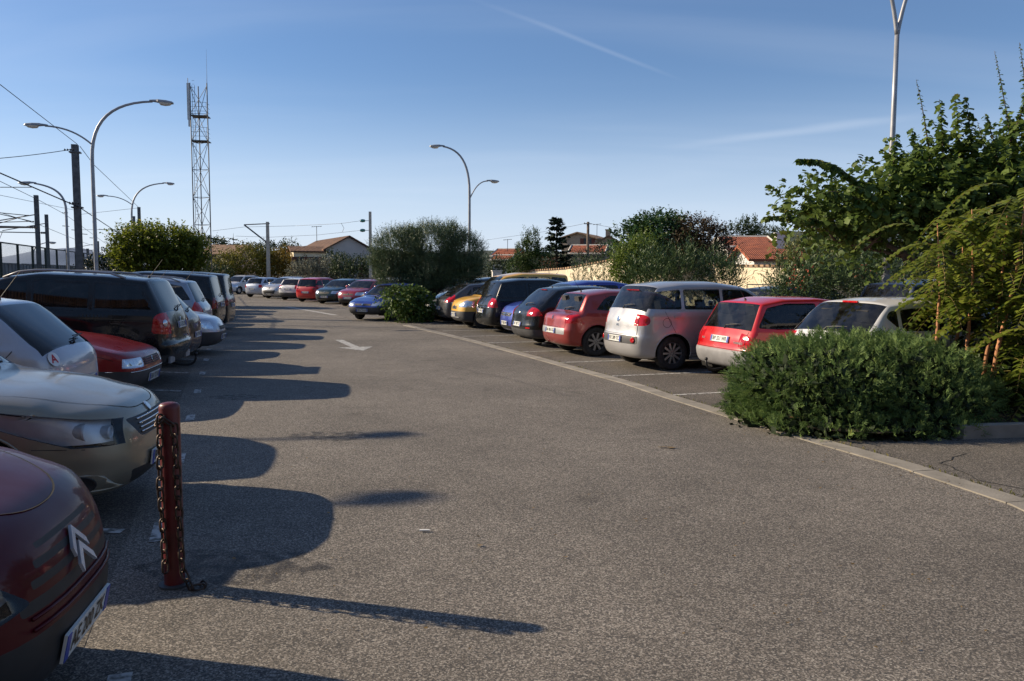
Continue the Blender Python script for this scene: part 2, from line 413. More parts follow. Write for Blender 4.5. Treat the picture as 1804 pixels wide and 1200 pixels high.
DEF = dict(L=4.1, W=1.72, H=1.45, wb=2.5, fo=.82, r=.31, ww=.19, clear=.2, rv=.115, rhf=.38, rhr=.20, planf=.12, planr=.08, tumble=.17,
           nose=.68, hood=.80, cowl=(1.05, .97), wt=(1.85, 1.40), rm=(2.4, None), rt=(3.75, 1.38), rb=(4.0, .98), tail=None, bf=.93, br=.98,
           pillars=(2.35, 3.2), door_rear=None, dlo_end=None, body=None, bumper=None, rims='spoke5', step=.05, glass=None, rearglass=None,
           plates=None, head=None, tailp=None, antenna=True, p=3.0, win=True, ndoors=4, rearw=.84, interior=True, hoodseam=False)
def make_car(name, label, cat, loc, heading, group, **kw):
    S = dict(DEF); S.update(kw)
    L, W, H = S['L'], S['W'], S['H']; hw = W / 2; r = S['r']
    X = lambda s: L / 2 - s
    xf = L / 2 - S['fo']; xr = xf - S['wb']
    root = empty(name, loc, heading, label, cat, group)
    tail = S['tail'] or [(L - .02, S['rb'][1] - .12), (L, .62)]
    cl = S['clear']; rmz = S['rm'][1] or H
    ctrl = [(.30, cl), (.12, cl + .02), (.015, cl + .14), (0, .50), (.05, S['nose']), (.16, S['hood']), (S['cowl'][0] * .55, S['hood'] * .4 + S['cowl'][1] * .6 + .012), S['cowl'], S['wt'],
            (S['rm'][0], rmz), (S['rm'][0] * .4 + S['rt'][0] * .6, rmz - .004), S['rt'], S['rb']] + list(tail) + [(L - .01, cl + .18), (L - .09, cl + .03), (L - .35, cl)]
    ctrl = S.get('ctrl') or ctrl
    rads = [.1] * len(ctrl)
    for i, c in enumerate(ctrl):
        if c == S['wt']: rads[i] = .16
        if c == S['rt']: rads[i] = S.get('rt_r', .05)
        if c == S['rb']: rads[i] = .06
    pl = [(X(s), z) for s, z in ctrl]
    P = resample(rounded(pl, rads), S['step'])
    # close along the bottom
    zb0 = P[0].y
    n = max(2, int((P[0].x - P[-1].x) / (S['step'] * 2)))
    P += [P[-1].lerp(P[0], k / n) for k in range(1, n)]
    xs_c, zs_c = X(S['cowl'][0]), S['cowl'][1]
    xb_c = X(S['rb'][0])
    def belt(x):
        t = (xs_c - x) / (xs_c - xb_c); return S['bf'] + (S['br'] - S['bf']) * min(1.2, max(-.6, t))
    def wfun(x, z):
        t = 2 * x / L
        pf = 1 - (S['planf'] if t > 0 else S['planr']) * abs(t) ** 3.2
        zb = belt(x)
        lo = 1 - .075 * max(0, (.62 - z) / .45) ** 1.7
        sh = max(0, (z - .62) / max(.1, zb - .62)); lo -= .022 * min(sh, 1) ** 2
        up = sstep(zb - .01, zb + .05, z) * .022 + max(0, z - zb) / (H - zb) * S['tumble'] * (1 if z < zb + .06 else 1)
        # wheel arch swelling
        sw = 0
        for xc in (xf, xr):
            d = math.hypot(x - xc, (z - r) * 1.0)
            sw = max(sw, .018 * (1 - sstep(r + .06, r + .26, d)))
        # press line along the flank
        if z < zb: sw += .010 * math.exp(-((z - (zb - .09)) / .035) ** 2) - .008 * math.exp(-((z - .42) / .06) ** 2)
        return hw * pf * (lo - up) + sw * pf
    zs = .56
    def spine(p):
        return Vector((min(max(p.x, -L / 2 + .55), L / 2 - .6), zs))
    FR = [0, .14, .3, .46, .6, .72, .82, .9, .95, .985, 1.0]
    bm = bmesh.new(); rings = []; E = []
    for p in P:
        c = spine(p); d = c - p; dl = d.length; d = d / dl
        rh = S['rhf'] if p.x > 0 else S['rhr']
        rz = S['rv'] if d.y < 0 else .06
        dv = Vector((d.x * rh, d.y * rz))
        if dv.length > dl * .9: dv *= dl * .9 / dv.length
        ring = []
        for fkk in FR:
            q = p + dv * (1 - (1 - fkk ** S['p']) ** (1 / S['p']))
            ring.append((q, fkk))
        rings.append(ring); E.append(ring[-1][0])
    nE = len(E); nF = len(FR)
    arch_r = r + S.get('archgap', .045)
    arcs = []
    for xc in (xf, xr):
        arcs.append([Vector((xc + arch_r * cos(a), r + .01 + arch_r * sin(a))) for a in [R(-25 + 230 * k / 40) for k in range(41)]])
    # interior grid
    pts = list(E); g = S['step']
    x = -L / 2 + g
    lo_z = cl
    from mathutils.geometry import intersect_point_line
    xsE = np.array([e.x for e in E]); zsE = np.array([e.y for e in E])
    def inside(x, z):
        c = False; j = nE - 1
        for i in range(nE):
            if (zsE[i] > z) != (zsE[j] > z) and x < (xsE[j] - xsE[i]) * (z - zsE[i]) / (zsE[j] - zsE[i]) + xsE[i]: c = not c
            j = i
        return c
    while x < L / 2:
        z = lo_z
        while z < H:
            if inside(x, z) and np.min((xsE - x) ** 2 + (zsE - z) ** 2) > (g * .6) ** 2 and all(abs(math.hypot(x - xc, z - r - .01) - arch_r) > g * .35 for xc in (xf, xr)):
                pts.append(Vector((x, z)))
            z += g
        x += g
    edges = []
    for arc in arcs:
        arc = [a for a in arc if inside(a.x, a.y) and np.min((xsE - a.x) ** 2 + (zsE - a.y) ** 2) > .015 ** 2]
        b = len(pts); pts += arc; edges += [(b + i, b + i + 1) for i in range(len(arc) - 1)]
    # belt crease rows
    for dz in (-.01, .05):
        prev = None; xx = xs_c + .25
        while xx > xb_c - .05:
            z = belt(xx) + dz
            if inside(xx, z) and np.min((xsE - xx) ** 2 + (zsE - z) ** 2) > .02 ** 2:
                pts.append(Vector((xx, z)))
                if prev is not None: edges.append((prev, len(pts) - 1))
                prev = len(pts) - 1
            else: prev = None
            xx -= g
    vs2, _, fs2, *_ = delaunay_2d_cdt(pts, edges, [list(range(nE))], 1, 1e-5)
    for sgn in (1, -1):
        V = []
        for ring in rings:
            V.append([bm.verts.new((q.x, sgn * f * wfun(q.x, q.y), q.y)) for q, f in ring])
        for i in range(len(V)):
            j = (i + 1) % len(V)
            for k in range(nF - 1):
                q = (V[i][k], V[j][k], V[j][k + 1], V[i][k + 1])
                cx = sum(v.co.x for v in q) / 4; cz = sum(v.co.z for v in q) / 4
                if FR[k] >= .59 and cz < zs and any(math.hypot(cx - xc, cz - r - .01) < arch_r for xc in (xf, xr)): continue
                try: bm.faces.new(q if sgn > 0 else q[::-1])
                except ValueError: pass
        W2 = [bm.verts.new((v.x, sgn * wfun(v.x, v.y), v.y)) for v in vs2]
        for f in fs2:
            cx = sum(vs2[i].x for i in f) / len(f); cz = sum(vs2[i].y for i in f) / len(f)
            if any(math.hypot(cx - xc, cz - r - .01) < arch_r - .001 for xc in (xf, xr)): continue
            try: bm.faces.new([W2[i] for i in (f if sgn < 0 else f[::-1])])
            except ValueError: pass
    bmesh.ops.remove_doubles(bm, verts=bm.verts, dist=2e-4)
    bm.verts.ensure_lookup_table()
    bmesh.ops.recalc_face_normals(bm, faces=bm.faces)
    top = max(bm.faces, key=lambda f: f.calc_center_median().z)
    if top.normal.z < 0: bmesh.ops.reverse_faces(bm, faces=bm.faces)
    for f in bm.faces: f.smooth = True
    bvh = BVHTree.FromBMesh(bm)
    def hit(view, a, b):
        o, d = {'front': (Vector((9, a, b)), Vector((-1, 0, 0))), 'rear': (Vector((-9, a, b)), Vector((1, 0, 0))),
                'left': (Vector((a, 9, b)), Vector((0, -1, 0))), 'right': (Vector((a, -9, b)), Vector((0, 1, 0))), 'top': (Vector((a, b, 9)), Vector((0, 0, -1)))}[view]
        l, nn, i, dd = bvh.ray_cast(o, d)
        if l is None: return Vector((a, 0, b)) if view in ('left', 'right') else Vector((0, a, b)), -d
        if nn.dot(d) > 0: nn = -nn
        return l, nn
    def on(view, a, b, up=Vector((0, 0, 1)), off=0):
        """frame on the surface: x right, y up, z out"""
        l, nn = hit(view, a, b)
        xx = up.cross(nn).normalized(); yy = nn.cross(xx)
        M = Matrix((xx, yy, nn)).transposed().to_4x4(); M.translation = l + nn * off
        return M
    def extract(nm, faces, mats, parent=root, inset=0, push=0, lining=None):
        faces = [f for f in faces if f.is_valid]
        if not faces: return None
        b2 = bmesh.new(); mp_ = {}
        for f in faces:
            vv = []
            for v in f.verts:
                if v not in mp_: mp_[v] = b2.verts.new(v.co + v.normal * push)
                vv.append(mp_[v])
            try: nf = b2.faces.new(vv); nf.smooth = True
            except ValueError: pass
        lin = None
        if lining:
            b3 = b2.copy(); b3.normal_update()
            nrm = {v: v.normal.copy() for v in b3.verts}; cc_ = sum((v.co for v in b3.verts), Vector()) / len(b3.verts)
            for v in b3.verts: v.co = cc_ + (v.co - cc_) * .93 + Vector((-math.copysign(.05, cc_.x), -math.copysign(.035, cc_.y), 0))
            ml = bpy.data.meshes.new('lamp_reflector'); b3.to_mesh(ml); b3.free(); lin = ml
        bmesh.ops.delete(bm, geom=faces, context='FACES')
        if inset:
            rr_ = bmesh.ops.inset_region(b2, faces=list(b2.faces), thickness=inset, use_boundary=True, use_even_offset=True)
            for f in rr_['faces']: f.material_index = 1
        me = bpy.data.meshes.new(nm); b2.to_mesh(me); b2.free()
        oo = link(nm, me, mats, parent)
        if lin: link('lamp_reflector', lin, lining, oo)
        return oo
    bodym = S['body']; glassm = S['glass'] or M_glass
    def glass_region(p0, p1, y0, y1, t0=.02, t1=.98, depth=.16):
        a = Vector((X(p0[0]), p0[1])); b = Vector((X(p1[0]), p1[1])); d = (b - a).normalized(); nn = Vector((-d.y, d.x))
        mid = (a + b) / 2
        if nn.dot(mid - Vector((0, zs))) < 0: nn = -nn
        e0, e1 = a.lerp(b, t0), a.lerp(b, t1); q = a - nn * depth
        V3 = lambda v: Vector((v.x, 0, v.y))
        pls = [(V3(e0), V3(d)), (V3(e1), -V3(d)), (V3(q), V3(nn))]
        ln = (b - a).length; sl_ = (y1 - y0) / ln
        for sg in (1, -1):
            nv = Vector((sl_ * d.x, -sg, sl_ * d.y)) if sg > 0 else Vector((sl_ * d.x, 1, sl_ * d.y))
            nv.normalize(); pls.append((Vector((a.x, sg * y0, a.y)), nv))
        return pls
    wt, cw, rt, rb = S['wt'], S['cowl'], S['rt'], S['rb']
    wcw = wfun(X(cw[0]), cw[1] - .06); wtw = wfun(X(wt[0]), wt[1] - .07); wrt = wfun(X(rt[0]), rt[1] - .1); wrb = wfun(X(rb[0]), rb[1] - .05)
    if S['win']:
        f = pick_faces(bm, glass_region(cw, wt, wcw * .93, wtw * .90)); extract('windscreen', f, [glassm, M_blk], inset=.025)
        rg = S['rearglass'] or (rt, rb)
        f = pick_faces(bm, glass_region(rg[0], rg[1], wrt * S['rearw'], wrb * S['rearw'], .05, .98, .14)); extract('rear_window', f, [S.get('rglass') or glassm, M_blk], inset=S.get('rearinset', .03))
        # side windows
        ztop = lambda s: rmz
        dlo = [(X(cw[0] + .22), belt(X(cw[0] + .2)) + .035), (X(wt[0] + .12), wt[1] - .075), (X(S['rm'][0]), rmz - S['rv'] - .02), (X(S['rm'][0] * .4 + rt[0] * .6), rmz - S['rv'] - .02),
               (X((S['dlo_end'] or rt[0]) - .10), rt[1] - S['rv'] - .01), (X((S['dlo_end'] or rt[0]) + S.get('dlo_slant', .12)), belt(X(rt[0])) + S.get('dlo_kick', .06)), (X((S['dlo_end'] or rt[0]) - .25), belt(X(rt[0])) + .035)]
        if S.get('dlo'): dlo = [(X(s), z) for s, z in S['dlo']]
        br_ = [cw[0]] + list(S['pillars']) + [L]
        for i in range(len(br_) - 1):
            poly = clip2(clip2(dlo, -1, .0, -(X(br_[i]) - .03)), 1, .0, X(br_[i + 1]) + .03)
            if len(poly) < 3: continue
            poly = chamfer(poly, .045)
            for sg in (1, -1):
                f = pick_faces(bm, poly_planes('xz', poly) + [(Vector((0, sg * .25, 0)), Vector((0, sg, 0)))])
                g_ = extract('side_window', f, [(S.get('backglass') if i >= 1 and S.get('backglass') else glassm), M_blk], inset=.022)
    cuts = S.get('cuts') or []
    for cname, view, poly, lim, mats_, kw2 in cuts:
        """lim: extra half-space on x; symmetrical when kw2['sym']"""
        for sg in ((1, -1) if kw2.get('sym', 1) else (1,)):
            if view == 'xz': pol = [(X(a), b) for a, b in poly]; ex = [(Vector((0, sg * kw2.get('ymin', hw - .30 if 'tail' in cname else hw - .58 if 'head' in cname else .3), 0)), Vector((0, sg, 0)))]
            elif view == 'yz': pol = [(a * sg, b) for a, b in poly]; ex = []
            else: pol = [(X(a), b * sg) for a, b in poly]; ex = []
            if kw2.get('round'): pol = chamfer(pol, kw2['round'])
            if lim: xl, sgn = lim; ex.append((Vector((X(xl), 0, 0)), Vector((sgn, 0, 0))))
            if 'zmin' in kw2: ex.append((Vector((0, 0, kw2['zmin'])), Vector((0, 0, 1))))
            f = pick_faces(bm, poly_planes(view, pol) + ex)
            extract(cname, f, mats_, inset=kw2.get('inset', 0), push=kw2.get('push', 0), lining=kw2.get('lining'))
            if kw2.get('sym', 1) == 0: break
    me = bpy.data.meshes.new('body')
    bm.normal_update(); bm.to_mesh(me); bm.free()
    link('body', me, bodym, root)
    # wheel wells, underside, arches lips
    b = MB()
    for xc in (xf, xr):
        for sg in (1, -1):
            vs = []; n_ = 16
            for k in range(n_ + 1):
                a = R(-20 + 220 * k / n_); rr2 = arch_r + .012
                for yy in (wfun(xc, r) - .035, .42 * W / 1.7): vs.append((xc + rr2 * cos(a), sg * yy, r + rr2 * sin(a)))
            b.add(vs, [(2 * k, 2 * k + 1, 2 * k + 3, 2 * k + 2) for k in range(n_)])
            c0 = len(vs); b.add([vs[2 * k + 1] for k in range(n_ + 1)], [tuple(range(n_ + 1))])
    b.box((0, 0, cl + .03), (L - .5, W * .5, .06))
    for xc in (xf, xr): b.tube([(xc, -hw * .8, r), (xc, hw * .8, r)], .04)
    b.build('underside', M_well, root)
    for arc, xc in zip(arcs, (xf, xr)):
        for sg in (1, -1):
            lip = MB(); pa = [a for a in arc if a.y > cl + .03]
            lip.tube([(a.x, sg * (wfun(a.x, a.y) - .004), a.y) for a in pa], S.get('lip', .011), 6)
            lip.build('wheel_arch', S.get('archmat') or bodym, root, True)
    # wheels
    tm, rm_ = wheel_meshes(r, S['ww'], S['rims'])
    steer = S.get('steer', 0)
    for xc, st in ((xf, steer), (xr, 0)):
        for sg in (1, -1):
            wy = wfun(xc, r) - S['ww'] / 2 - S.get('wheelin', .012)
            t = link('wheel', tm, [] if tm.materials else M_tyre, root, True, (xc, sg * wy, r)); t.rotation_euler = (0, rnd.uniform(0, 6), (0 if sg > 0 else pi) + st)
            ri = link('rim', rm_, [] if rm_.materials else [M_dgr, S.get('rimmat') or M_rim, M_dsteel], t)
    # seams
    sms = {1: MB(), -1: MB()}
    def seam(pts, wdt=.007, both=(1, -1)):
        pts = resample([Vector((X(a), b)) for a, b in pts], .06)
        for sg in both:
            ok = [p for p in pts if inside(p.x, p.y)]
            if len(ok) < 2: continue
            vs = []
            for i, p in enumerate(ok):
                d = (ok[min(i + 1, len(ok) - 1)] - ok[max(i - 1, 0)]).normalized(); nn = Vector((-d.y, d.x)) * wdt / 2
                for q in (p + nn, p - nn): vs.append((q.x, sg * (wfun(q.x, q.y) + .0022), q.y))
            sms[sg].add(vs, [(2 * i, 2 * i + 1, 2 * i + 3, 2 * i + 2) for i in range(len(ok) - 1)])
    dz0 = cl + .12
    fd = S.get('door_front', cw[0] + .22); pB = S['pillars'][0]
    seam([(fd, belt(X(fd)) - .02), (fd + .0, .5), (fd + .1, dz0)]); seam([(pB, belt(X(pB))), (pB, .5), (pB - .03, dz0)])
    if S['ndoors'] == 4:
        pe = S['door_rear'] or (L / 2 - xr - .10)
        seam([(pe + .28, belt(X(pe))), (pe + .05, .68), (pe - .12, .52), (pe - .17, dz0)])
        seam([(pe - .15, dz0), (pB, dz0)])
    seam([(pB, dz0), (fd + .1, dz0)])
    seam([(S['cowl'][0] + .1, belt(xs_c) + .0), (S['cowl'][0] * .5, S['hood'] * .5 + S['cowl'][1] * .5 - .10), (.30, S['hood'] - .10)])
    if S.get('filler'):
        fx, fz, fr_ = S['filler']; seam([(fx + fr_ * cos(a), fz + fr_ * sin(a)) for a in [2 * pi * k / 16 for k in range(17)]], both=(-1,))
    for sm in sms.values(): sm.build('door_seam', M_well, root)
    # handles, mirrors
    hb = [(pB - .16)] + ([S['door_rear'] - .05 if S['door_rear'] else L / 2 - xr - .1] if S['ndoors'] == 4 else [])
    for hx in hb:
        for sg, vw in ((1, 'left'), (-1, 'right')):
            M = on(vw, X(hx), belt(X(hx)) - .10)
            b = MB(); b.box(M @ Vector((0, 0, .022)), (.19, .028, .014), M.to_3x3().to_4x4())
            for q in (-.08, .08): b.box(M @ Vector((q, 0, .009)), (.03, .024, .02), M.to_3x3().to_4x4())
            b.build('door_handle', S.get('handlemat') or bodym, root)
    for sg in (1, -1):
        mx_, mz = X(S.get('mirror_s', cw[0] + .42)), S.get('mirror_z', belt(xs_c) + .08)
        y0 = wfun(mx_, mz) - .03
        b = MB(); prof = []
        nseg, nr_ = 12, 8
        vs = []
        for i in range(nr_ + 1):
            th = pi * i / nr_
            for k in range(nseg):
                ph = 2 * pi * k / nseg
                px_ = .07 * math.copysign(abs(sin(th)) ** .6, sin(th)) * math.copysign(abs(cos(ph)) ** .8, cos(ph)); pz = .078 * abs(sin(th)) ** .6 * math.copysign(abs(sin(ph)) ** .8, sin(ph)); py = -.11 * cos(th)
                if px_ < -.03: px_ = -.03
                vs.append((mx_ + px_ - .02, sg * (y0 + .16 + py), mz + pz + .03))
        b.add(vs, [(i * nseg + k, i * nseg + (k + 1) % nseg, (i + 1) * nseg + (k + 1) % nseg, (i + 1) * nseg + k) for i in range(nr_) for k in range(nseg)])
        b.tube([(mx_, sg * (y0 - .02), mz - .04), (mx_ - .01, sg * (y0 + .1), mz)], [.03, .022], 8)
        mo = b.build('side_mirror', S.get('mirrormat') or bodym, root, True); fixn(mo.data)
        g2 = MB(); g2.box((mx_ - .053, sg * (y0 + .16), mz + .03), (.004, .16, .10)); g2.build('mirror_glass', M_chrome, mo)
    if S['antenna']:
        l, nn = hit('top', X(S.get('ant_s', rt[0] - .15)), 0)
        b = MB(); b.tube([l, l + Vector((-.2, 0, .30))], [.005, .003], 5); b.lathe([(.022, 0), (.016, .02), (.005, .035)], 8, Matrix.Translation(l)); b.build('antenna', M_blk, root)
    if S.get('rwiper', True) and S['win']:
        zc = rb[1] + .03; M = on('rear', .0, zc + .0, off=.02)
        b = MB(); b.tube([M @ Vector((0, -.03, -.01)), M @ Vector((.05, .02, .012)), M @ Vector((.34, .05, .012))], [.014, .009, .005], 6)
        b.tube([M @ Vector((.12, .055, .004)), M @ Vector((.42, .06, .004))], .006, 5); b.build('rear_wiper', M_blk, root)
    b = MB()
    for y0, y1 in ((.50, -.12), (-.06, -.62)):
        zq = cw[1] + .02
        l0, n0 = hit('top', X(cw[0] + .03), y0 * hw); l1, n1 = hit('top', X(cw[0] + .12), y1 * hw)
        mid = (l0 + l1) / 2; lm, nm_ = hit('top', mid.x, mid.y)
        b.tube([l0 + Vector((.03, 0, .012)), lm + nm_ * .015, l1 + n1 * .015], [.01, .007, .005], 5)
    b.build('windscreen_wiper', M_blk, root)
    # cabin inside
    if S['interior']:
        b = MB(); fz = cl + .08
        xd = X(cw[0] + .28); wi = hw - .14
        b.box((0, 0, fz), (L * .55, wi * 2, .05))
        b.box((xd, 0, (fz + belt(xd)) / 2 + .05), (.34, wi * 2, belt(xd) - fz - .1))
        bx = X(rt[0] - .05)
        b.box((max(bx, -L / 2 + .30), 0, S['br'] - .14), (.5, wi * 1.8, .05))
        for sx in ([X(pB + .02)] + [X(pB + .92)] if L > 3 else []):
            for sy in ((.36, -.36)):
                b.box((sx + .22, sy, fz + .22), (.5, .48, .18))
                Mt = Matrix.Rotation(R(-14), 4, 'Y')
                b.box((sx - .08, sy, fz + .55), (.13, .46, .58), Mt, .86)
                b.box((sx - .17, sy, fz + .94), (.09, .25, .17), Mt, .9)
                b.tube([(sx - .15, sy - .05, fz + .8), (sx - .16, sy - .05, fz + .9)], .008, 4); b.tube([(sx - .15, sy + .05, fz + .8), (sx - .16, sy + .05, fz + .9)], .008, 4)
        th = [(.17 * cos(a), .17 * sin(a)) for a in [2 * pi * k / 14 for k in range(15)]]
        Ms = Matrix.Translation((xd - .28, .36, belt(xd) - .06)) @ Matrix.Rotation(R(-65), 4, 'Y')
        b.tube([Ms @ Vector((p_[1], p_[0], 0)) for p_ in th], .014, 6)
        b.build('interior', M_int, root)
    # plates
    S_ = dict(root=root, on=on, hit=hit, X=X, wfun=wfun, belt=belt, S=S, inside=inside)
    if S['plates']:
        txt, pzf, pzr = S['plates'][:3]; yl = S['plates'][3] if len(S['plates']) > 3 else False
        if pzf: plate(root, on('front', 0, pzf, off=.004 if W < 1.69 and L < 3.9 else .012), txt)
        if pzr: plate(root, on('rear', 0, pzr, off=.012), txt, yellow=yl)
    return root, S_
# ------------------------------------------------------------------ ground
H20 = R(19.5)
def asphalt(name, c, warm, agg=.55):
    m, t, p = newmat(name)
    co = N(t, 'ShaderNodeTexCoord')
    v = N(t, 'ShaderNodeTexVoronoi'); v.inputs['Scale'].default_value = 125; t.links.new(co.outputs['Object'], v.inputs[0])
    v2 = N(t, 'ShaderNodeTexNoise'); v2.inputs['Scale'].default_value = 70; v2.inputs['Detail'].default_value = 6; v2.inputs['Roughness'].default_value = .8; t.links.new(co.outputs['Object'], v2.inputs[0])
    big = N(t, 'ShaderNodeTexNoise'); big.inputs['Scale'].default_value = .35; big.inputs['Detail'].default_value = 6; t.links.new(co.outputs['Object'], big.inputs[0])
    med = N(t, 'ShaderNodeTexNoise'); med.inputs['Scale'].default_value = 2.2; med.inputs['Detail'].default_value = 7; med.inputs['Roughness'].default_value = .7; t.links.new(co.outputs['Object'], med.inputs[0])
    # stone colour per cell
    sp = N(t, 'ShaderNodeSeparateColor'); t.links.new(v.outputs['Color'], sp.inputs[0])
    r = N(t, 'ShaderNodeValToRGB'); e = r.color_ramp.elements
    e[0].position = .0; e[0].color = (c * .38, c * .37, c * .36, 1); e[1].position = 1; e[1].color = (c * 2.5, c * 2.3, c * 2.0, 1)
    for pos, k in ((.35, .62), (.62, 1.0), (.85, 1.6)):
        q = e.new(pos); q.color = (c * k * warm[0], c * k * warm[1], c * k * warm[2], 1)
    t.links.new(sp.outputs[0], r.inputs[0])
    def mul(col, fac, lo, hi, a, b):
        mr = N(t, 'ShaderNodeMapRange'); mr.inputs[1].default_value = lo; mr.inputs[2].default_value = hi; mr.inputs[3].default_value = a; mr.inputs[4].default_value = b
        t.links.new(fac, mr.inputs[0]); mxx = N(t, 'ShaderNodeVectorMath', operation='SCALE'); t.links.new(col, mxx.inputs[0]); t.links.new(mr.outputs[0], mxx.inputs['Scale']); return mxx.outputs[0]
    o = mul(r.outputs[0], v2.outputs[0], .35, .65, .75, 1.25)
    o = mul(o, big.outputs[0], .3, .7, .76, 1.2)
    o = mul(o, med.outputs[0], .3, .75, .84, 1.16)
    # oil drips
    oil = N(t, 'ShaderNodeTexVoronoi'); oil.inputs['Scale'].default_value = .9; oil.inputs['Randomness'].default_value = 1
    dm = N(t, 'ShaderNodeVectorMath', operation='MULTIPLY_ADD'); t.links.new(med.outputs['Color'], dm.inputs[0]); dm.inputs[1].default_value = (.5, .5, 0); t.links.new(co.outputs['Object'], dm.inputs[2]); t.links.new(dm.outputs[0], oil.inputs[0])
    o = mul(o, oil.outputs['Distance'], .04, .16, .72, 1.0)
    t.links.new(o, p.inputs['Base Color'])
    p.inputs['Roughness'].default_value = .86; p.inputs['Specular IOR Level'].default_value = .35
    b = N(t, 'ShaderNodeBump'); b.inputs['Strength'].default_value = .55; b.inputs['Distance'].default_value = .006
    ad = N(t, 'ShaderNodeMath', operation='ADD'); t.links.new(sp.outputs[1], ad.inputs[0]); t.links.new(v2.outputs[0], ad.inputs[1])
    t.links.new(ad.outputs[0], b.inputs['Height']); t.links.new(b.outputs[0], p.inputs['Normal'])
    return m
M_lane = asphalt('lane asphalt', .140, (1.13, 1.0, .85))
M_bay = asphalt('bay asphalt', .105, (1.14, 1.0, .84))
M_soil = simple('dry ground', (.11, .09, .06), .95, vary=.35, scale=1.5, bump=.4)
M_line = simple('worn road paint', (.32, .32, .31), .8, vary=.5, scale=14)
m, t, p = newmat('old road paint'); MATS['oldpaint'] = m
r, n, co = noisecol(t, (.12, .12, .11), (.46, .45, .43), 16, 8, .40, .56); t.links.new(r.outputs[0], p.inputs['Base Color']); p.inputs['Roughness'].default_value = .85
M_old = m

def sheet(name, poly, z, mat, kind='structure', **k):
    me = bpy.data.meshes.new(name); me.from_pydata([(x, y, z) for x, y in poly], [], [tuple(range(len(poly)))]); me.update()
    if me.polygons[0].normal.z < 0: me.flip_normals()
    return tag(link(name, me, mat), kind=kind, **k)
def strip(name, pts, wdt, z, mat, h=0, kind='structure', side=0, lab=None, cat=None):
    """ribbon along a polyline; h>0 gives it a solid height"""
    vs = []; n = len(pts)
    for i, p in enumerate(pts):
        a = Vector(pts[max(i - 1, 0)]); b_ = Vector(pts[min(i + 1, n - 1)]); d = (b_ - a).normalized(); nn = Vector((-d.y, d.x))
        for q in (Vector(p) + nn * wdt * (.5 + side), Vector(p) - nn * wdt * (.5 - side)): vs.append((q.x, q.y, z))
    fs = [(2 * i + 1, 2 * i + 3, 2 * i + 2, 2 * i) for i in range(n - 1)]
    if h:
        m_ = len(vs); vs += [(x, y, z - h) for x, y, _ in vs]
        for i in range(n - 1):
            fs += [(2 * i, 2 * i + 2, m_ + 2 * i + 2, m_ + 2 * i), (2 * i + 3, 2 * i + 1, m_ + 2 * i + 1, m_ + 2 * i + 3)]
        fs += [(1, 0, m_, m_ + 1), (2 * n - 2, 2 * n - 1, m_ + 2 * n - 1, m_ + 2 * n - 2)]
    me = bpy.data.meshes.new(name); me.from_pydata(vs, [], fs); me.update()
    o = link(name, me, mat); return tag(o, lab, cat, kind=kind)
sheet('ground', [(-3000, -200), (3000, -200), (3000, 4000), (-3000, 4000)], -.012, M_soil)
sheet('car_park', [(-60, -20), (40, -20), (40, 45), (8, 60), (-20, 80), (-60, 80)], 0, M_lane)
KERB = [gp(1960, 962), gp(1804, 889), gp(1600, 822), gp(1450, 780), gp(1300, 736), gp(1180, 699.5), gp(1110, 676), gp(1000, 646), gp(920, 624), gp(840, 603), gp(770, 586), gp(715, 573)]
KERB = [(p.x, p.y) for p in KERB]
UV = Vector((-sin(H20), cos(H20))); HV = Vector((cos(H20), sin(H20)))
bayp = list(KERB) + [(KERB[-1][0] + 3.0, KERB[-1][1] + 1.0), (KERB[-1][0] + 14, KERB[-1][1] + 10), (22, 34), (24, 4), (9, 3)]
sheet('parking_bay', bayp, .004, M_bay)
m, t, p = newmat('kerb concrete'); r, n, co = noisecol(t, (.17, .155, .13), (.30, .275, .235), 3.0, 8, .3, .7); t.links.new(r.outputs[0], p.inputs['Base Color']); p.inputs['Roughness'].default_value = .9
b_ = N(t, 'ShaderNodeBump'); b_.inputs['Strength'].default_value = .4; b_.inputs['Distance'].default_value = .01; n2 = N(t, 'ShaderNodeTexNoise'); n2.inputs['Scale'].default_value = 60; t.links.new(co.outputs['Object'], n2.inputs[0]); t.links.new(n2.outputs[0], b_.inputs['Height']); t.links.new(b_.outputs[0], p.inputs['Normal'])
M_kerb = m
# flush concrete channel in blocks with open joints
pl_ = resample([Vector(k) for k in KERB], .05); per = 20
i = 0; kb = MB(); nblk = 0
def ribbon_block(B, pts, wdt, z, h):
    vs = []; n = len(pts)
    for k, p in enumerate(pts):
        d = (pts[min(k + 1, n - 1)] - pts[max(k - 1, 0)]).normalized(); nn = Vector((-d.y, d.x))
        for q in (p + nn * wdt / 2, p - nn * wdt / 2): vs.append((q.x, q.y, z))
    m_ = len(vs); vs += [(x, y, z - h) for x, y, _ in vs]
    fs = [(2 * i + 1, 2 * i + 3, 2 * i + 2, 2 * i) for i in range(n - 1)]
    for i in range(n - 1): fs += [(2 * i, 2 * i + 2, m_ + 2 * i + 2, m_ + 2 * i), (2 * i + 3, 2 * i + 1, m_ + 2 * i + 1, m_ + 2 * i + 3)]
    fs += [(1, 0, m_, m_ + 1), (2 * n - 2, 2 * n - 1, m_ + 2 * n - 1, m_ + 2 * n - 2)]
    B.add(vs, fs)
while i < len(pl_) - 3:
    seg = [p_.copy() for p_ in pl_[i:i + per + 1]]
    if len(seg) > 2:
        d = (seg[1] - seg[0]).normalized(); seg[0] = seg[0] + d * .006; d = (seg[-1] - seg[-2]).normalized(); seg[-1] = seg[-1] - d * .006
        ribbon_block(kb, seg, .235, .012 + rnd.uniform(-.0015, .0015), .02)
    i += per
tag(kb.build('kerb_strip', M_kerb), kind='structure')
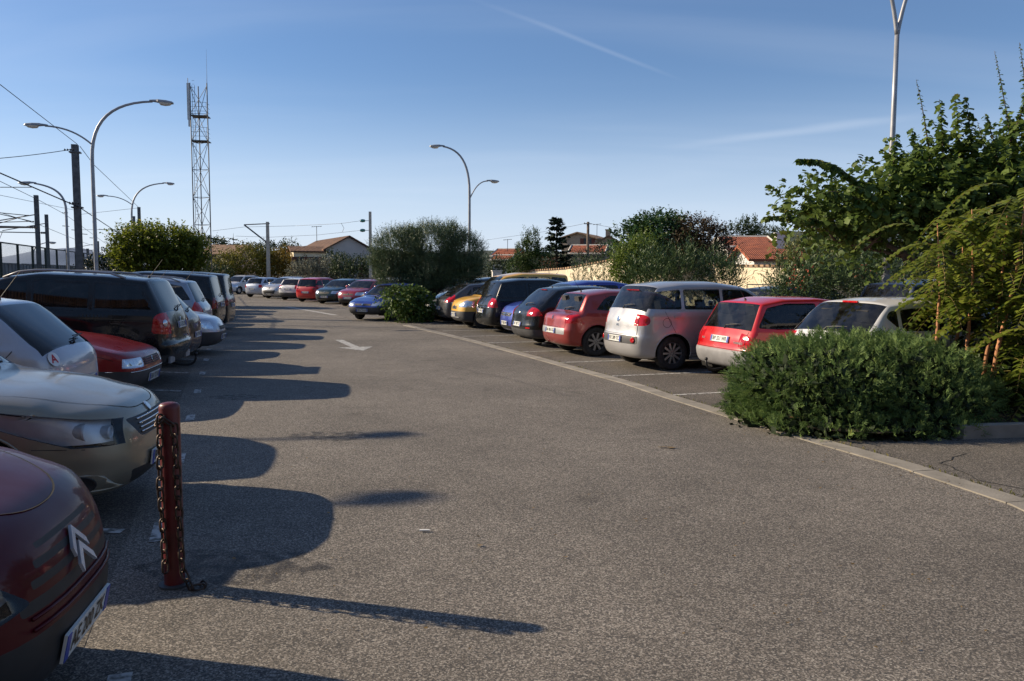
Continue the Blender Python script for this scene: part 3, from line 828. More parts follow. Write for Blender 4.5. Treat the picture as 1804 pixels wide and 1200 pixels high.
# bay lines on the right
bl = MB()
def line_on(B, a, b_, wdt, z):
    a = Vector((a[0], a[1])); b_ = Vector((b_[0], b_[1])); d = (b_ - a).normalized(); nn = Vector((-d.y, d.x)) * wdt / 2
    n = 6
    for k in range(n):
        p, q = a.lerp(b_, k / n), a.lerp(b_, (k + 1) / n)
        B.add([(p.x - nn.x, p.y - nn.y, z), (q.x - nn.x, q.y - nn.y, z), (q.x + nn.x, q.y + nn.y, z), (p.x + nn.x, p.y + nn.y, z)], [(0, 1, 2, 3)])
for (px, py) in ((1180, 697), (1062, 664), (980, 639.5), (911, 620.7), (856, 604.8)):
    a = gp(px, py); A2 = Vector((a.x, a.y)); line_on(bl, A2, A2 + HV * 4.8, .09, .008)
a0 = Vector((gp(856, 604.8).x, gp(856, 604.8).y))
for k in range(1, 5):
    A2 = a0 + UV * 2.25 * k; line_on(bl, A2, A2 + HV * 4.8, .09, .008)
tag(bl.build('bay_marking', M_old), kind='structure')
# left row: faded crosses at the bay ends
lm = MB()
L0 = gp(348, 690); L0 = Vector((L0.x, L0.y))
SLOPE = .04
zl = lambda d_: SLOPE * max(0, d_ - .2) + .008
B = MB(); ds = [.2, 2.5, 5.4, 8.6]; zz_ = [.002, SLOPE * 2.3, SLOPE * 5.2, SLOPE * 5.2]
for i_ in range(3):
    a, c = L0 - HV * ds[i_], L0 - HV * ds[i_ + 1]
    B.add([(*(a - UV * 14), zz_[i_]), (*(a + UV * 34), zz_[i_]), (*(c + UV * 34), zz_[i_ + 1]), (*(c - UV * 14), zz_[i_ + 1])], [(0, 1, 2, 3)])
o = B.build('parking_bay', M_bay); tag(o, kind='structure')
for k in range(-4, 9):
    c = L0 + UV * 2.3 * k
    line_on(lm, c - UV * .22, c + UV * .22, .10, .006)
    LV = Vector((cos(R(2)), sin(R(2)))); a, e = c - LV * .25, c - LV * 4.2; nn = Vector((-LV.y, LV.x)) * .045
    lm.add([(*(a - nn), zl(.25)), (*(a + nn), zl(.25)), (*(e + nn), zl(4.1)), (*(e - nn), zl(4.1))], [(0, 1, 2, 3)])
tag(lm.build('bay_marking', M_old), kind='structure')
# direction arrow, pointing toward the camera
ar = MB(); tip = gp(640, 618); tl_ = gp(597, 599)
tip = Vector((tip.x, tip.y)); bs = Vector((tl_.x, tl_.y)); d = (tip - bs).normalized(); nn = Vector((-d.y, d.x)); 
for poly in ([bs - nn * .10, tip - d * .955 - nn * .10, tip - d * .955 + nn * .10, bs + nn * .10], [tip, tip - d * .95 + nn * .42, tip - d * .95 - nn * .42]):
    ar.add([(q.x, q.y, .004) for q in poly], [tuple(range(len(poly)))])
o = ar.build('arrow_marking', M_line); fixn(o.data) if False else None; tag(o, kind='structure')
# pale line on the far lane
ll = MB(); line_on(ll, gp(505, 540.5), gp(592, 555.5), .25, .004); tag(ll.build('lane_line', M_old), kind='structure')
# sealed cracks and joints crossing the lane
def crack(name, pts, wdt, mat, z=.0035, wig=.03):
    B = MB(); pl3 = resample([Vector((gp(*p_).x, gp(*p_).y)) for p_ in pts], .12)
    pl3 = [p_ + Vector((rnd.uniform(-wig, wig), rnd.uniform(-wig, wig))) for p_ in pl3]; vs = []
    for k, p_ in enumerate(pl3):
        d = (pl3[min(k + 1, len(pl3) - 1)] - pl3[max(k - 1, 0)]).normalized(); nn = Vector((-d.y, d.x)) * wdt * rnd.uniform(.3, .8)
        vs += [(p_.x + nn.x, p_.y + nn.y, z), (p_.x - nn.x, p_.y - nn.y, z)]
    B.add(vs, [(2 * k + 1, 2 * k + 3, 2 * k + 2, 2 * k) for k in range(len(pl3) - 1)]); return tag(B.build(name, mat), kind='structure')
M_tar = simple('tar seal', (.022, .021, .02), .6, vary=.4, scale=8)
crack('tar_seam', [(400, 553), (520, 558), (610, 561)], .05, M_tar, wig=.01); crack('tar_seam', [(420, 575), (560, 577), (690, 581)], .03, M_tar)
crack('asphalt_crack', [(1060, 552 + 60), (1130, 640), (1240, 664)], .012, M_tar); crack('asphalt_crack', [(1700, 800), (1660, 818), (1735, 850), (1850, 868)], .010, M_tar, .0075)
crack('asphalt_crack', [(640, 632), (760, 640), (900, 668), (1010, 700)], .008, M_tar)
def stain(px, py, rx_, ry_, c=(.035, .03, .026)):
    q = gp(px, py); B = MB(); n = 22; B.add([(q.x + cos(2 * pi * k / n) * rx_ * rnd.uniform(.7, 1.1), q.y + sin(2 * pi * k / n) * ry_ * rnd.uniform(.7, 1.1), .003) for k in range(n)], [tuple(range(n))])
    return tag(B.build('oil_stain', M_stain), kind='structure')
m, t, p = newmat('oil stain'); co = N(t, 'ShaderNodeTexCoord'); n_ = N(t, 'ShaderNodeTexNoise'); n_.inputs['Scale'].default_value = 9; n_.inputs['Detail'].default_value = 8; t.links.new(co.outputs['Object'], n_.inputs[0])
gr_ = N(t, 'ShaderNodeTexVoronoi'); gr_.inputs['Scale'].default_value = 95; t.links.new(co.outputs['Object'], gr_.inputs[0])
tr = N(t, 'ShaderNodeBsdfTransparent'); mr = N(t, 'ShaderNodeMapRange'); mr.inputs[1].default_value = .40; mr.inputs[2].default_value = .62; mr.inputs[3].default_value = 0; mr.inputs[4].default_value = .5; t.links.new(n_.outputs[0], mr.inputs[0])
mxs = N(t, 'ShaderNodeMixShader'); t.links.new(mr.outputs[0], mxs.inputs[0]); t.links.new(tr.outputs[0], mxs.inputs[1]); t.links.new(p.outputs[0], mxs.inputs[2]); t.links.new(mxs.outputs[0], t.nodes['Material Output'].inputs[0])
p.inputs['Base Color'].default_value = (.022, .019, .016, 1); p.inputs['Roughness'].default_value = .6; M_stain = m
for a_ in ((585, 768, .55, .28), (1210, 660, .4, .25), (400, 1000, .6, .35), (420, 700, .4, .3)): stain(*a_)
# small litter and leaves on the asphalt
def flake(B, p, s, z=.006):
    a = rnd.uniform(0, 6.28); pts = []
    for k in range(6): pts.append((p.x + cos(a + k * 1.047) * s * rnd.uniform(.6, 1), p.y + sin(a + k * 1.047) * s * rnd.uniform(.25, .6), z + rnd.uniform(0, .01)))
    B.add(pts, [tuple(range(6))])
lf = MB()
for k in range(260):
    px = rnd.choice([rnd.uniform(1200, 1760), rnd.uniform(300, 1700)]); py = rnd.uniform(640, 1150)
    if px > 1200 and rnd.random() < .6: py = 735 + (px - 1300) * .29 + rnd.uniform(-6, 30)
    flake(lf, gp(px, py), rnd.uniform(.006, .016))
for (px, py, s) in ((1180, 790, .07), (1165, 789, .05), (845, 963, .03), (1136, 917, .02), (995, 984, .02)): flake(lf, gp(px, py), s, .008)
tag(lf.build('fallen_leaves', simple('dry leaf', (.20, .13, .05), .8, vary=.5, scale=3)), kind='stuff')
M_paper = simple('paper', (.6, .6, .58), .8)
for px, py, lab in ((748, 937, 'thin white paper scrap lying on the open asphalt'), (1290, 682, 'white paper scrap by the bay line near the small red car'), (514, 601, 'white litter on the asphalt near the painted arrow')):
    b = MB(); q = gp(px, py); b.box((q.x, q.y, .012), (.07, .02, .008)); b.build('paper_scrap', M_paper); o = bpy.data.objects[-1] if False else None
for o in [o for o in COL.objects if o.name.startswith('paper_scrap')]: pass
labs = ['thin white paper scrap lying on the open asphalt in the foreground', 'white paper scrap by the bay line near the small red car', 'white litter on the asphalt near the painted arrow']
for o, l in zip(sorted([o for o in COL.objects if o.name.startswith('paper_scrap')], key=lambda o: o.name), labs): tag(o, l, 'litter')

# traffic island kerb round the juniper and raised kerb on the right
isl = [gp(1300, 741), gp(1360, 758), gp(1450, 778), gp(1560, 785), gp(1690, 776), gp(1804, 772), gp(2150, 770)]
isl = [Vector((p.x, p.y)) for p in isl]
isl[0] += Vector((.12, .25))
pathk = resample([p_ + Vector((0.05, .10)) for p_ in isl[4:]], .5)
b = MB(); ribbon_block(b, [Vector(p_) for p_ in pathk], .14, .15, .16); tag(b.build('island_kerb', M_kerb), kind='structure')
ip = [(p.x, p.y + .15) for p in isl] + [(14, 12.8), (7.2, 12.4), (5.0, 11.1), (3.3, 10.7)]
sheet('planting_soil', ip, .10, simple('dark soil', (.045, .035, .022), .95, vary=.4, scale=4, bump=.5))
il2 = [gp(700, 568), gp(740, 571), gp(775, 566)]
sheet('planting_soil', [(-4.9, 30.2), (-3.9, 28.6), (-2.9, 29.3), (-2.4, 31), (-3.2, 35.5), (-4.6, 35.5)], .03, MATS['dark soil'])

# ------------------------------------------------------------------ hills
def hill(name, pts, Y, depth, mat):
    """pts: (x, height) ridge; a real sloping body"""
    vs = []; n = len(pts); rows = 10
    for j in range(rows + 1):
        tt = j / rows; f = math.sin(tt * pi) ** 1.2
        for k, (x, h) in enumerate(pts): vs.append((x + 6 * sin(j * 1.7 + k), Y + (tt - .5) * depth, -1 + (h + 1) * f * (1 + .05 * sin(k * 2.3 + j))))
    me = bpy.data.meshes.new(name); me.from_pydata(vs, [], [(j * n + k, j * n + k + 1, (j + 1) * n + k + 1, (j + 1) * n + k) for j in range(rows) for k in range(n - 1)]); me.update()
    return tag(link(name, me, mat, smooth=True), kind='structure')
M_hillg = simple('wooded hill', (.030, .045, .026), .95, vary=.5, scale=.15, bump=1, bscale=.3)
M_hillb = simple('hazy far hill', (.16, .22, .32), .95, vary=.08, scale=.01)  # distance haze is put into the base colour as blue
def ridge(pp, Y): 
    out = []
    for px, py in pp: q = at(px, py, Y); out.append((q.x, q.z))
    return out
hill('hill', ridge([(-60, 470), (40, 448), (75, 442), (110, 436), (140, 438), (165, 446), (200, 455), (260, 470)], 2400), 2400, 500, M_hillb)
hill('hill', ridge([(400, 462), (460, 447), (520, 437), (560, 430), (600, 433), (650, 440), (760, 445), (860, 443), (920, 441), (1000, 446), (1060, 440), (1120, 442), (1200, 430), (1280, 421), (1330, 414), (1400, 410), (1480, 412), (1600, 420), (1760, 440)], 700), 700, 260, M_hillg)

# ------------------------------------------------------------------ bollard
p0 = gp(308, 1030)
root = empty('bollard', (p0.x, p0.y, 0), 0, 'dark red steel bollard wrapped with a rusty chain beside the pewter saloon', 'bollard')
HB = 1.06; RB = .056
m, t, p = newmat('bollard paint'); r, n, co = noisecol(t, (.07, .008, .009), (.14, .012, .014), 5, 6, .3, .7); t.links.new(r.outputs[0], p.inputs['Base Color']); p.inputs['Roughness'].default_value = .42; M_bol = m
b = MB(); b.lathe([(RB, -.02), (RB, HB - .03), (RB * .96, HB - .012), (RB * .8, HB - .002), (RB * .4, HB + .004), (0, HB + .005)], 28); b.build('post', M_bol, root, True)
b = MB(); b.lathe([(RB + .03, 0), (RB + .03, .012), (RB, .014)], 24); b.build('base_plate', M_dsteel, root)
M_rust = simple('rusty chain', (.06, .04, .03), .55, .6, vary=.5, scale=30)
def chain(pts, parent, ll=.078, wl=.040, tr=.0062):
    B = MB(); pl2 = resample([Vector(q) for q in pts], .004); d = 0; idx = 0; k = 0
    L_ = [0]
    for a, c in zip(pl2, pl2[1:]): L_.append(L_[-1] + (c - a).length)
    s = 0; j = 0
    while s < L_[-1]:
        while j < len(L_) - 2 and L_[j + 1] < s: j += 1
        c = pl2[j]; tg = (pl2[j + 1] - pl2[j]).normalized()
        a = Vector((0, 1, 0)) if abs(tg.y) < .9 else Vector((1, 0, 0)); u = tg.cross(a).normalized(); v = tg.cross(u)
        ang = R(35 if k % 2 else 120) + rnd.uniform(-.25, .25); w_ = u * cos(ang) + v * sin(ang)
        ring = []
        for q in range(13):
            th = 2 * pi * q / 12; x = cos(th) * (ll / 2 - wl / 2) * 0; sx = math.copysign(ll / 2 - wl / 2, cos(th)) if abs(cos(th)) > .01 else 0
            ring.append(c + tg * (sx + cos(th) * wl / 2) + w_ * sin(th) * wl / 2)
        B.tube(ring, tr, 6, cap=False); s += ll - 2 * tr - .006; k += 1
    return B.build('chain', M_rust, parent, True)
q = RB + .024
chain([(-.02, -q, HB - .09), (-.028, -q - .004, .6), (-.02, -q, .3), (-.01, -q - .01, .10)], root)
chain([(-.02, -q, HB - .09), (.0, -q - .005, HB - .075), (.03, -q + .002, HB - .10), (.055, -q + .012, HB - .13), (.062, -q + .016, .6), (.068, -q + .015, .35), (.08, -q, .12), (.13, -q - .01, .015), (.19, -q + .03, .012), (.15, -q + .08, .012)], root)
b = MB(); b.lathe([(.012, 0), (.012, .03), (0, .035)], 10, Matrix.Translation((-.02, -RB + .004, HB - .085)) @ Matrix.Rotation(pi / 2, 4, 'X')); b.build('bolt', M_rust, root)

# ------------------------------------------------------------------ lamp posts
M_lhead = simple('lamp housing', (.28, .29, .30), .5, .3)
M_diff = simple('lamp diffuser', (.62, .62, .58), .25, vary=.05, coat=.5)
def lamp_head(root, p, d, s=1.0):
    d = Vector(d).normalized(); side = d.cross(Vector((0, 0, 1))).normalized(); up = side.cross(d)
    M = Matrix((d, side, up)).transposed().to_4x4(); M.translation = p
    B = MB(); secs = [(-.10, .05, .05), (0, .07, .07), (.12, .10, .085), (.18, .15, .10), (.42, .165, .10), (.62, .13, .08), (.68, .06, .04)]
    n = 10; vs = []
    for x, w_, h in secs:
        for k in range(n):
            a = pi * k / (n - 1); vs.append(M @ Vector((x * s, cos(a) * w_ * s, sin(a) * h * s)))
    B.add(vs, [(i * n + k, i * n + k + 1, (i + 1) * n + k + 1, (i + 1) * n + k) for i in range(len(secs) - 1) for k in range(n - 1)] + [tuple(range(n)), tuple(range((len(secs) - 1) * n, len(secs) * n))] + [(i * n, (i + 1) * n, (i + 1) * n + n - 1, i * n + n - 1) for i in range(len(secs) - 1)])
    o = B.build('lamp_head', M_lhead, root); fixn(o.data)
    D = MB(); vs = []; secs = [(.20, .10, .02), (.26, .135, .09), (.42, .14, .10), (.56, .12, .07), (.62, .07, .02)]
    for x, w_, h in secs:
        for k in range(n):
            a = -pi * k / (n - 1); vs.append(M @ Vector((x * s, cos(a) * w_ * s, sin(a) * h * s - .003)))
    D.add(vs, [(i * n + k, i * n + k + 1, (i + 1) * n + k + 1, (i + 1) * n + k) for i in range(len(secs) - 1) for k in range(n - 1)])
    D.build('diffuser', M_diff, o, True)
def arc_lamp(label, base, H, reach, az, second=None, hs=1.0, rad=.074, group='tall curved lamp posts', mat=None, rise=2.2):
    """base (x,y); the arm curves over toward azimuth az"""
    root = empty('street_lamp', (base[0], base[1], 0), 0, label, 'street lamp', group)
    d = Vector((cos(az), sin(az), 0))
    top = d * reach + Vector((0, 0, H))
    pts = [Vector((0, 0, z)) for z in (0, .6, H * .3, H * .5, H - rise - .3)] + bez((0, 0, H - rise), (0, 0, H - rise * .35), d * reach * .35 + Vector((0, 0, H - .12)), top, 12)
    n = len(pts); rads = [rad * (1 - .5 * i / n) for i in range(n)]
    B = MB(); B.tube(pts, rads, 10); B.build('pole', mat or M_galv, root, True)
    B = MB(); B.lathe([(rad * 1.5, 0), (rad * 1.5, .9), (rad * 1.1, 1.0)], 12); B.build('base_sleeve', mat or M_galv, root, True)
    lamp_head(root, top, (d + Vector((0, 0, -.05))), hs)
    if second:
        z0, r2, h2, az2 = second; e = Vector((cos(az2), sin(az2), 0)); tp = e * r2 + Vector((0, 0, z0 + h2))
        B = MB(); B.tube(bez((0, 0, z0), e * r2 * .25 + Vector((0, 0, z0 + h2 * .6)), e * r2 * .55 + Vector((0, 0, z0 + h2)), tp, 10), rad * .4, 8); B.build('side_arm', mat or M_galv, root, True)
        lamp_head(root, tp, e + Vector((0, 0, -.04)), hs * .9)
    return root
UA = H20; 
def bx(px, Y): q = at(px, 480, Y); return (q.x, Y)
arc_lamp('tall curved double lamp post at left in front of the railway fence', bx(170, 29), 8.0, 2.05, H20, (6.35, 1.45, .55, H20 + pi), 1.05)
arc_lamp('curved double lamp post rising behind the leafy tree at left', bx(235.5, 55), 7.9, 2.1, H20, (6.4, 1.5, .5, H20 + pi), 1.0)
arc_lamp('curved double lamp post rising behind the olive tree', bx(827, 39.5), 7.95, 1.30, H20 + pi * .93, (5.4, .95, .95, H20), .95)
arc_lamp('second lamp post outside the picture on the left, farther from the bollard', (-19.0, 12.2), 8.0, 1.7, H20, (6.6, 1.3, .6, H20 + pi), 1.05)
arc_lamp('lamp post on the left outside the picture whose shadow falls nearest the bollard', (-18.6, 9.7), 8.0, 1.7, H20, (6.6, 1.3, .6, H20 + pi), 1.15)
arc_lamp('small curved lamp on the railway side behind the fence', bx(121, 40), 6.1, 1.35, H20 + pi, None, 1.0, .07, 'railway yard lamps', rise=1.3)
arc_lamp('low curved lamp far back on the railway platform behind the fence', bx(60, 70), 4.3, 1.2, 0.1, None, 1.1, .07, 'railway yard lamps', rise=1.2)
# Y-shaped lamp at right
b0 = gp(1556, 645); YL = 18.6; b0 = at(1560, 520, YL)
root = empty('street_lamp', (b0.x, YL, 0), 0, 'pale Y-shaped lamp post standing in the foliage at right', 'street lamp')
B = MB(); B.box((0, 0, .9), (.17, .17, 1.8)); B.build('base_box', M_galv, root)
B = MB(); ZF = at(1583, 62, YL).z; B.tube([(0, 0, 1.6), (0, 0, 3), (0, 0, 5.5), (0, 0, ZF + .1)], [.075, .066, .058, .05], 12); B.build('pole', M_galv, root, True)
for sg, tpx in ((-1, 1), (1, 1)):
    B = MB(); e = Vector((sg * .94, sg * .33, 0)); tp = e * 1.6 + Vector((0, 0, ZF + 2.3))
    B.tube(bez((0, 0, ZF), e * .1 + Vector((0, 0, ZF + .45)), e * .35 + Vector((0, 0, ZF + 2.0)), tp, 12), [.05 - .0015 * k for k in range(13)], 10); B.build('arm', M_galv, root, True)
    lamp_head(root, tp, e, 1.0)

# ------------------------------------------------------------------ lattice mast
M_mgal = simple('weathered mast steel', (.12, .13, .14), .6, .3); YT = 66.0; tb = bx(359, YT); S_T = 1.42
root = empty('lattice_mast', (tb[0], tb[1], 0), R(8), 'tall triangular lattice telecom mast with two antenna panels, rising behind the left row', 'telecom mast')
HT = 17.05; LG = [Vector((-.66, -.1, 0)), Vector((.66, -.1, 0)), Vector((-.3, 1.1, 0))]
for l in LG:
    B = MB(); B.tube([l, l + Vector((0, 0, HT))], .045, 8); B.build('mast_leg', M_mgal, root, True)
B = MB(); nb = 7
for k in range(nb):
    z0 = 1.2 + k * (HT - 1.4) / nb; z1 = z0 + (HT - 1.4) / nb
    for i in range(3):
        a, c = LG[i], LG[(i + 1) % 3]
        B.tube([a + Vector((0, 0, z0)), c + Vector((0, 0, z0))], .02, 5)
        if i == 0 or k % 2 == i % 2: B.tube([a + Vector((0, 0, z0)), c + Vector((0, 0, z1))], .022, 5)
        if i == 0 or k % 2 != i % 2: B.tube([c + Vector((0, 0, z0)), a + Vector((0, 0, z1))], .022, 5)
B.build('bracing', M_mgal, root)
B = MB()
for x in (-.50, -.30): B.tube([(x, -.12, 1), (x, -.12, HT - .2)], .018, 5)
for k in range(60): B.tube([(-.50, -.12, 1 + k * .275), (-.30, -.12, 1 + k * .275)], .01, 4)
B.build('ladder', M_mgal, root)
for z in (HT - 2.6, HT - 4.9 + .3):
    B = MB(); B.box((.02, .3, z), (1.3, 1.2, .06))
    for zz2 in (.35, .7, 1.05):
        B.tube([(-.6, -.28, z + zz2), (.6, -.28, z + zz2), (.6, .85, z + zz2)], .014, 5)
    for x in (-.6, 0, .6): B.tube([(x, -.28, z), (x, -.28, z + 1.05)], .014, 5)
    B.build('platform', M_dsteel, root)
B = MB(); B.box((-.78, -.15, HT - 1.5), (.22, .14, 2.9)); B.tube([(-.80, -.15, HT - 3.4), (-.80, -.15, HT + .35)], .03, 6); B.build('antenna_panel', simple('antenna grey', (.42, .44, .45), .5), root)
B = MB(); B.box((-.76, -.2, HT - 2.3), (.12, .12, 2.4)); B.build('antenna_panel', MATS['antenna grey'], root)
B = MB(); B.tube([(.66, -.1, HT - .2), (.68, -.1, HT + .6), (.69, -.1, HT + 2.7)], [.03, .015, .006], 5); B.build('whip_antenna', M_galv, root)
B = MB(); B.tube([(-.28, -.14, 1), (-.28, -.14, 5.2)], .075, 6); B.build('cable_duct', simple('mast cable duct', (.06, .03, .04), .6), root)

# ------------------------------------------------------------------ railway masts and wires
M_mast = simple('catenary steel', (.10, .105, .11), .6, .3, vary=.25)
M_mastl = simple('concrete mast', (.42, .38, .32), .8, vary=.12)
M_ins = simple('green insulator', (.02, .16, .12), .2, coat=1)
M_wire = simple('wire', (.03, .03, .035), .5, .5)
def hmast(label, px, Y, ztop, wd, mat=None, lean=0):
    x = bx(px, Y)[0]; root = empty('catenary_mast', (x, Y, 0), H20, label, 'railway mast', 'railway catenary masts')
    B = MB(); h = wd / 2
    for sy in (-1, 1): B.box((0, sy * h * .9, ztop / 2), (wd, wd * .12, ztop))
    B.box((0, 0, ztop / 2), (wd * .12, wd * .8, ztop - .01)); B.build('column', mat or M_mast, root)
    return root, x
def wire(label, pts, rad=.014, sag=0, group='overhead wires'):
    B = MB(); out = []
    for a, c in zip(pts, pts[1:]):
        a, c = Vector(a), Vector(c)
        for k in range(9): 
            tt = k / 8; q = a.lerp(c, tt); q.z -= sag * 4 * tt * (1 - tt); out.append(q)
    B.tube(out, rad, 5); o = B.build('overhead_wire', M_wire); return tag(o, label, 'wire', group)
Z_ = lambda px, py, Y: at(px, py, Y)
r1, x1 = hmast('thick dark railway mast at left beside the double lamp post', 141, 33, at(138, 255, 33).z, .25)
r2, x2 = hmast('dark railway mast behind the fence, second from the left edge', 69.5, 44, at(69, 344, 44).z, .21)
r3, x3 = hmast('slim dark railway mast farther behind the fence', 86, 58, at(86, 378, 58).z, .21)
r4, x4 = hmast('dark railway mast rising from the top of the leafy tree', 248.5, 60, at(248, 365, 60).z, .21)
r5, x5 = hmast('short dark railway mast tip beside the one in the leafy tree', 239, 75, at(239, 381, 75).z, .24)
r6, x6 = hmast('far thin railway mast right of the double lamp post', 174, 85, at(174, 425, 85).z, .26)
r7, x7 = hmast('very far railway mast seen above the fence', 156, 110, at(156, 438, 110).z, .3)
for root, x, Y, py in ((r2, x2, 44, 400), (r3, x3, 58, 410), (r6, x6, 85, 440)):
    B = MB(); a = at(0, py, Y).z
    B.tube([(0, 0, a), (-3.2, 0, a)], .04, 6); B.tube([(0, 0, a + .7), (-2.8, 0, a + .1)], .03, 5); B.tube([(-2.8, 0, a), (-3.0, 0, a - .5)], .02, 5); B.build('cantilever', M_mast, root)
    B = MB(); B.lathe([(.05, 0), (.09, .05), (.05, .1), (.09, .15), (.05, .2), (.09, .25), (.05, .3)], 8, Matrix.Translation((-.1, 0, a)) @ Matrix.Rotation(-pi / 2, 4, 'Y')); B.build('insulator', M_dsteel, root, True)
for z in (at(0, 268, 33).z, at(0, 365, 33).z): B = MB(); B.box((0, 0, z), (.42, .36, .05)); B.build('clamp', M_mast, r1)
tipx = Z_(138, 258, 33)
wire('thin wire running up left from the thick railway mast', [Z_(-40, 118, 22), Z_(136, 254, 33)], .012)
wire('wire running left from the thick mast with an insulator string', [Z_(-40, 282, 31), Z_(134, 262, 33)], .014, .05)
wire('heavier wire dropping from the upper left to the thick mast', [Z_(-60, 280, 26), Z_(0, 305, 28), Z_(141, 366, 33)], .025)
wire('wire running from the thick mast down to the mast in the tree', [Z_(141, 366, 33), Z_(200, 405, 45), Z_(248, 425, 60)], .02)
wire('thin wire from the lamp post top down to the tree mast', [Z_(141, 258, 33), Z_(165, 290, 40), Z_(246, 367, 60)], .014)
wire('wire between the fence side masts at left', [Z_(-40, 300, 30), Z_(69, 353, 44), Z_(115, 378, 58), Z_(190, 432, 85)], .014)
wire('lower contact wire over the tracks at left', [Z_(-40, 362, 36), Z_(69, 396, 44), Z_(140, 425, 65), Z_(200, 445, 100)], .014)
wire('upper wire at the left edge', [Z_(-30, 338, 40), Z_(140, 372, 60)], .012)
wire('horizontal wire from the tree mast to the left', [Z_(140, 378, 60), Z_(248, 366, 60)], .012)
wire('horizontal wire at mid height right of the thick mast', [Z_(138, 405, 60), Z_(240, 404, 60)], .012)
for si, (a, c) in enumerate((((0, 330, 40), (56, 330, 40)), ((-10, 374, 40), (52, 380, 40)), ((-10, 392, 40), (60, 390, 40)), ((-10, 401, 40), (66, 401, 40)), ((-10, 396, 40), (50, 379, 40)), ((-10, 375, 40), (60, 391, 40)))):
    wire(['upper single steel strut of the railway gear at the left edge', 'steel strut sloping slightly down, upper one of the strut cluster at the left edge', 'nearly level thin strut low in the cluster at the left edge', 'thick level strut, lowest of the cluster at the left edge', 'strut rising to the right through the cluster at the left edge', 'strut falling to the right through the cluster at the left edge'][si], [Z_(*a), Z_(*c)], .035 if a[1] == 401 else .02, 0, 'overhead gear struts')
for k in range(9):
    px = 110 + k * 16; wire('short dropper bracket on the far railway wires', [Z_(px, 398 + (k * 7) % 22, 70), Z_(px + 12, 399 + (k * 7) % 22, 70)], .03, 0, 'far wire brackets')
for ii, (p_, r_) in enumerate(((Z_(113, 264, 32), .05), (Z_(122, 358, 32), .06), (Z_(110, 375, 57), .05))):
    B = MB(); 
    for k in range(4): B.lathe([(.02, 0), (r_, .02), (.02, .06)], 8, Matrix.Translation((k * .11, 0, 0)) @ Matrix.Rotation(pi / 2, 4, 'Y'))
    o = B.build('insulator_string', M_dsteel, None, True, p_); tag(o, 'dark disc insulator string ' + ['just left of the thick mast top', 'on the heavier sloping wire beside the thick mast', 'farther back behind the small curved lamp'][ii], 'insulator', 'wire insulators at left')
# the two light masts in the centre
Yc = 72
root = empty('catenary_mast', (bx(473, Yc)[0], Yc, 0), 0, 'pale concrete railway mast with a slanting bracket left of the gabled house', 'railway mast')
zt = at(477, 391, Yc).z; B = MB(); B.box((0, 0, zt / 2), (.30, .30, zt), None, .75); B.build('column', M_mastl, root)
B = MB(); a = at(475, 394, Yc); c = at(430, 396, Yc); d = at(475, 431, Yc); o_ = Vector((bx(473, Yc)[0], Yc, 0))
B.tube([a - o_, c - o_], .05, 6); B.tube([c - o_, d - o_], .07, 6); B.build('cantilever', M_mast, root)
Y2 = 62; root = empty('catenary_mast', (bx(653, Y2)[0], Y2, 0), 0, 'pale railway mast with two green insulators in front of the gabled house', 'railway mast')
zt = at(655, 373, Y2).z; B = MB(); B.box((0, 0, zt / 2), (.22, .30, zt), None, .8); B.build('column', M_mastl, root)
o_ = Vector((bx(653, Y2)[0], Y2, 0))
for py in (389, 406):
    a = at(650, py, Y2) - o_; c = at(634, py, Y2) - o_
    B = MB(); B.tube([a, c], .02, 5); B.build('arm', M_mast, root)
    B = MB(); B.lathe([(.03, 0), (.10, .05), (.13, .2), (.10, .38), (.03, .42)], 10, Matrix.Translation(c) @ Matrix.Rotation(pi / 2, 4, 'Y')); B.build('insulator', M_ins, root, True)
wire('upper wire between the two pale masts', [at(374, 407, 66), at(430, 400, 68), at(520, 398, 70), at(600, 394, 66), at(636, 389, 62)], .012)
wire('lower wire between the two pale masts', [at(415, 416, 68), at(475, 418, 72), at(560, 414, 68), at(636, 406, 62)], .012)
wire('hanging link between the two wires left of the pale mast', [at(601, 393, 66), at(606, 402, 66), at(603, 409, 66)], .015)
# telephone pole on the right
Yp = 62; root = empty('telephone_pole', (bx(1035, Yp)[0], Yp, 0), 0, 'weathered wooden telephone pole among the red roofed houses', 'pole')
zt = at(1035, 391, Yp).z; B = MB(); B.tube([(0, 0, 0), (0, 0, zt)], [.14, .10], 8); B.build('shaft', simple('weathered wood', (.12, .09, .07), .9, vary=.3), root, True)
B = MB(); B.tube([(-.3, 0, zt - .15), (.3, 0, zt - .15)], .03, 5); B.lathe([(.03, 0), (.05, .04), (.03, .1)], 6, Matrix.Translation((-.28, 0, zt - .15))); B.build('crossarm', M_dsteel, root)
wire('phone wire from the wooden pole to the right', [at(1035, 393, Yp), at(1100, 405, 50), at(1240, 410, 40)], .012, 0, 'phone wires'); wire('phone wire from the wooden pole to the left', [at(1035, 393, Yp), at(960, 408, 70), at(850, 424, 95)], .012, 0, 'phone wires')

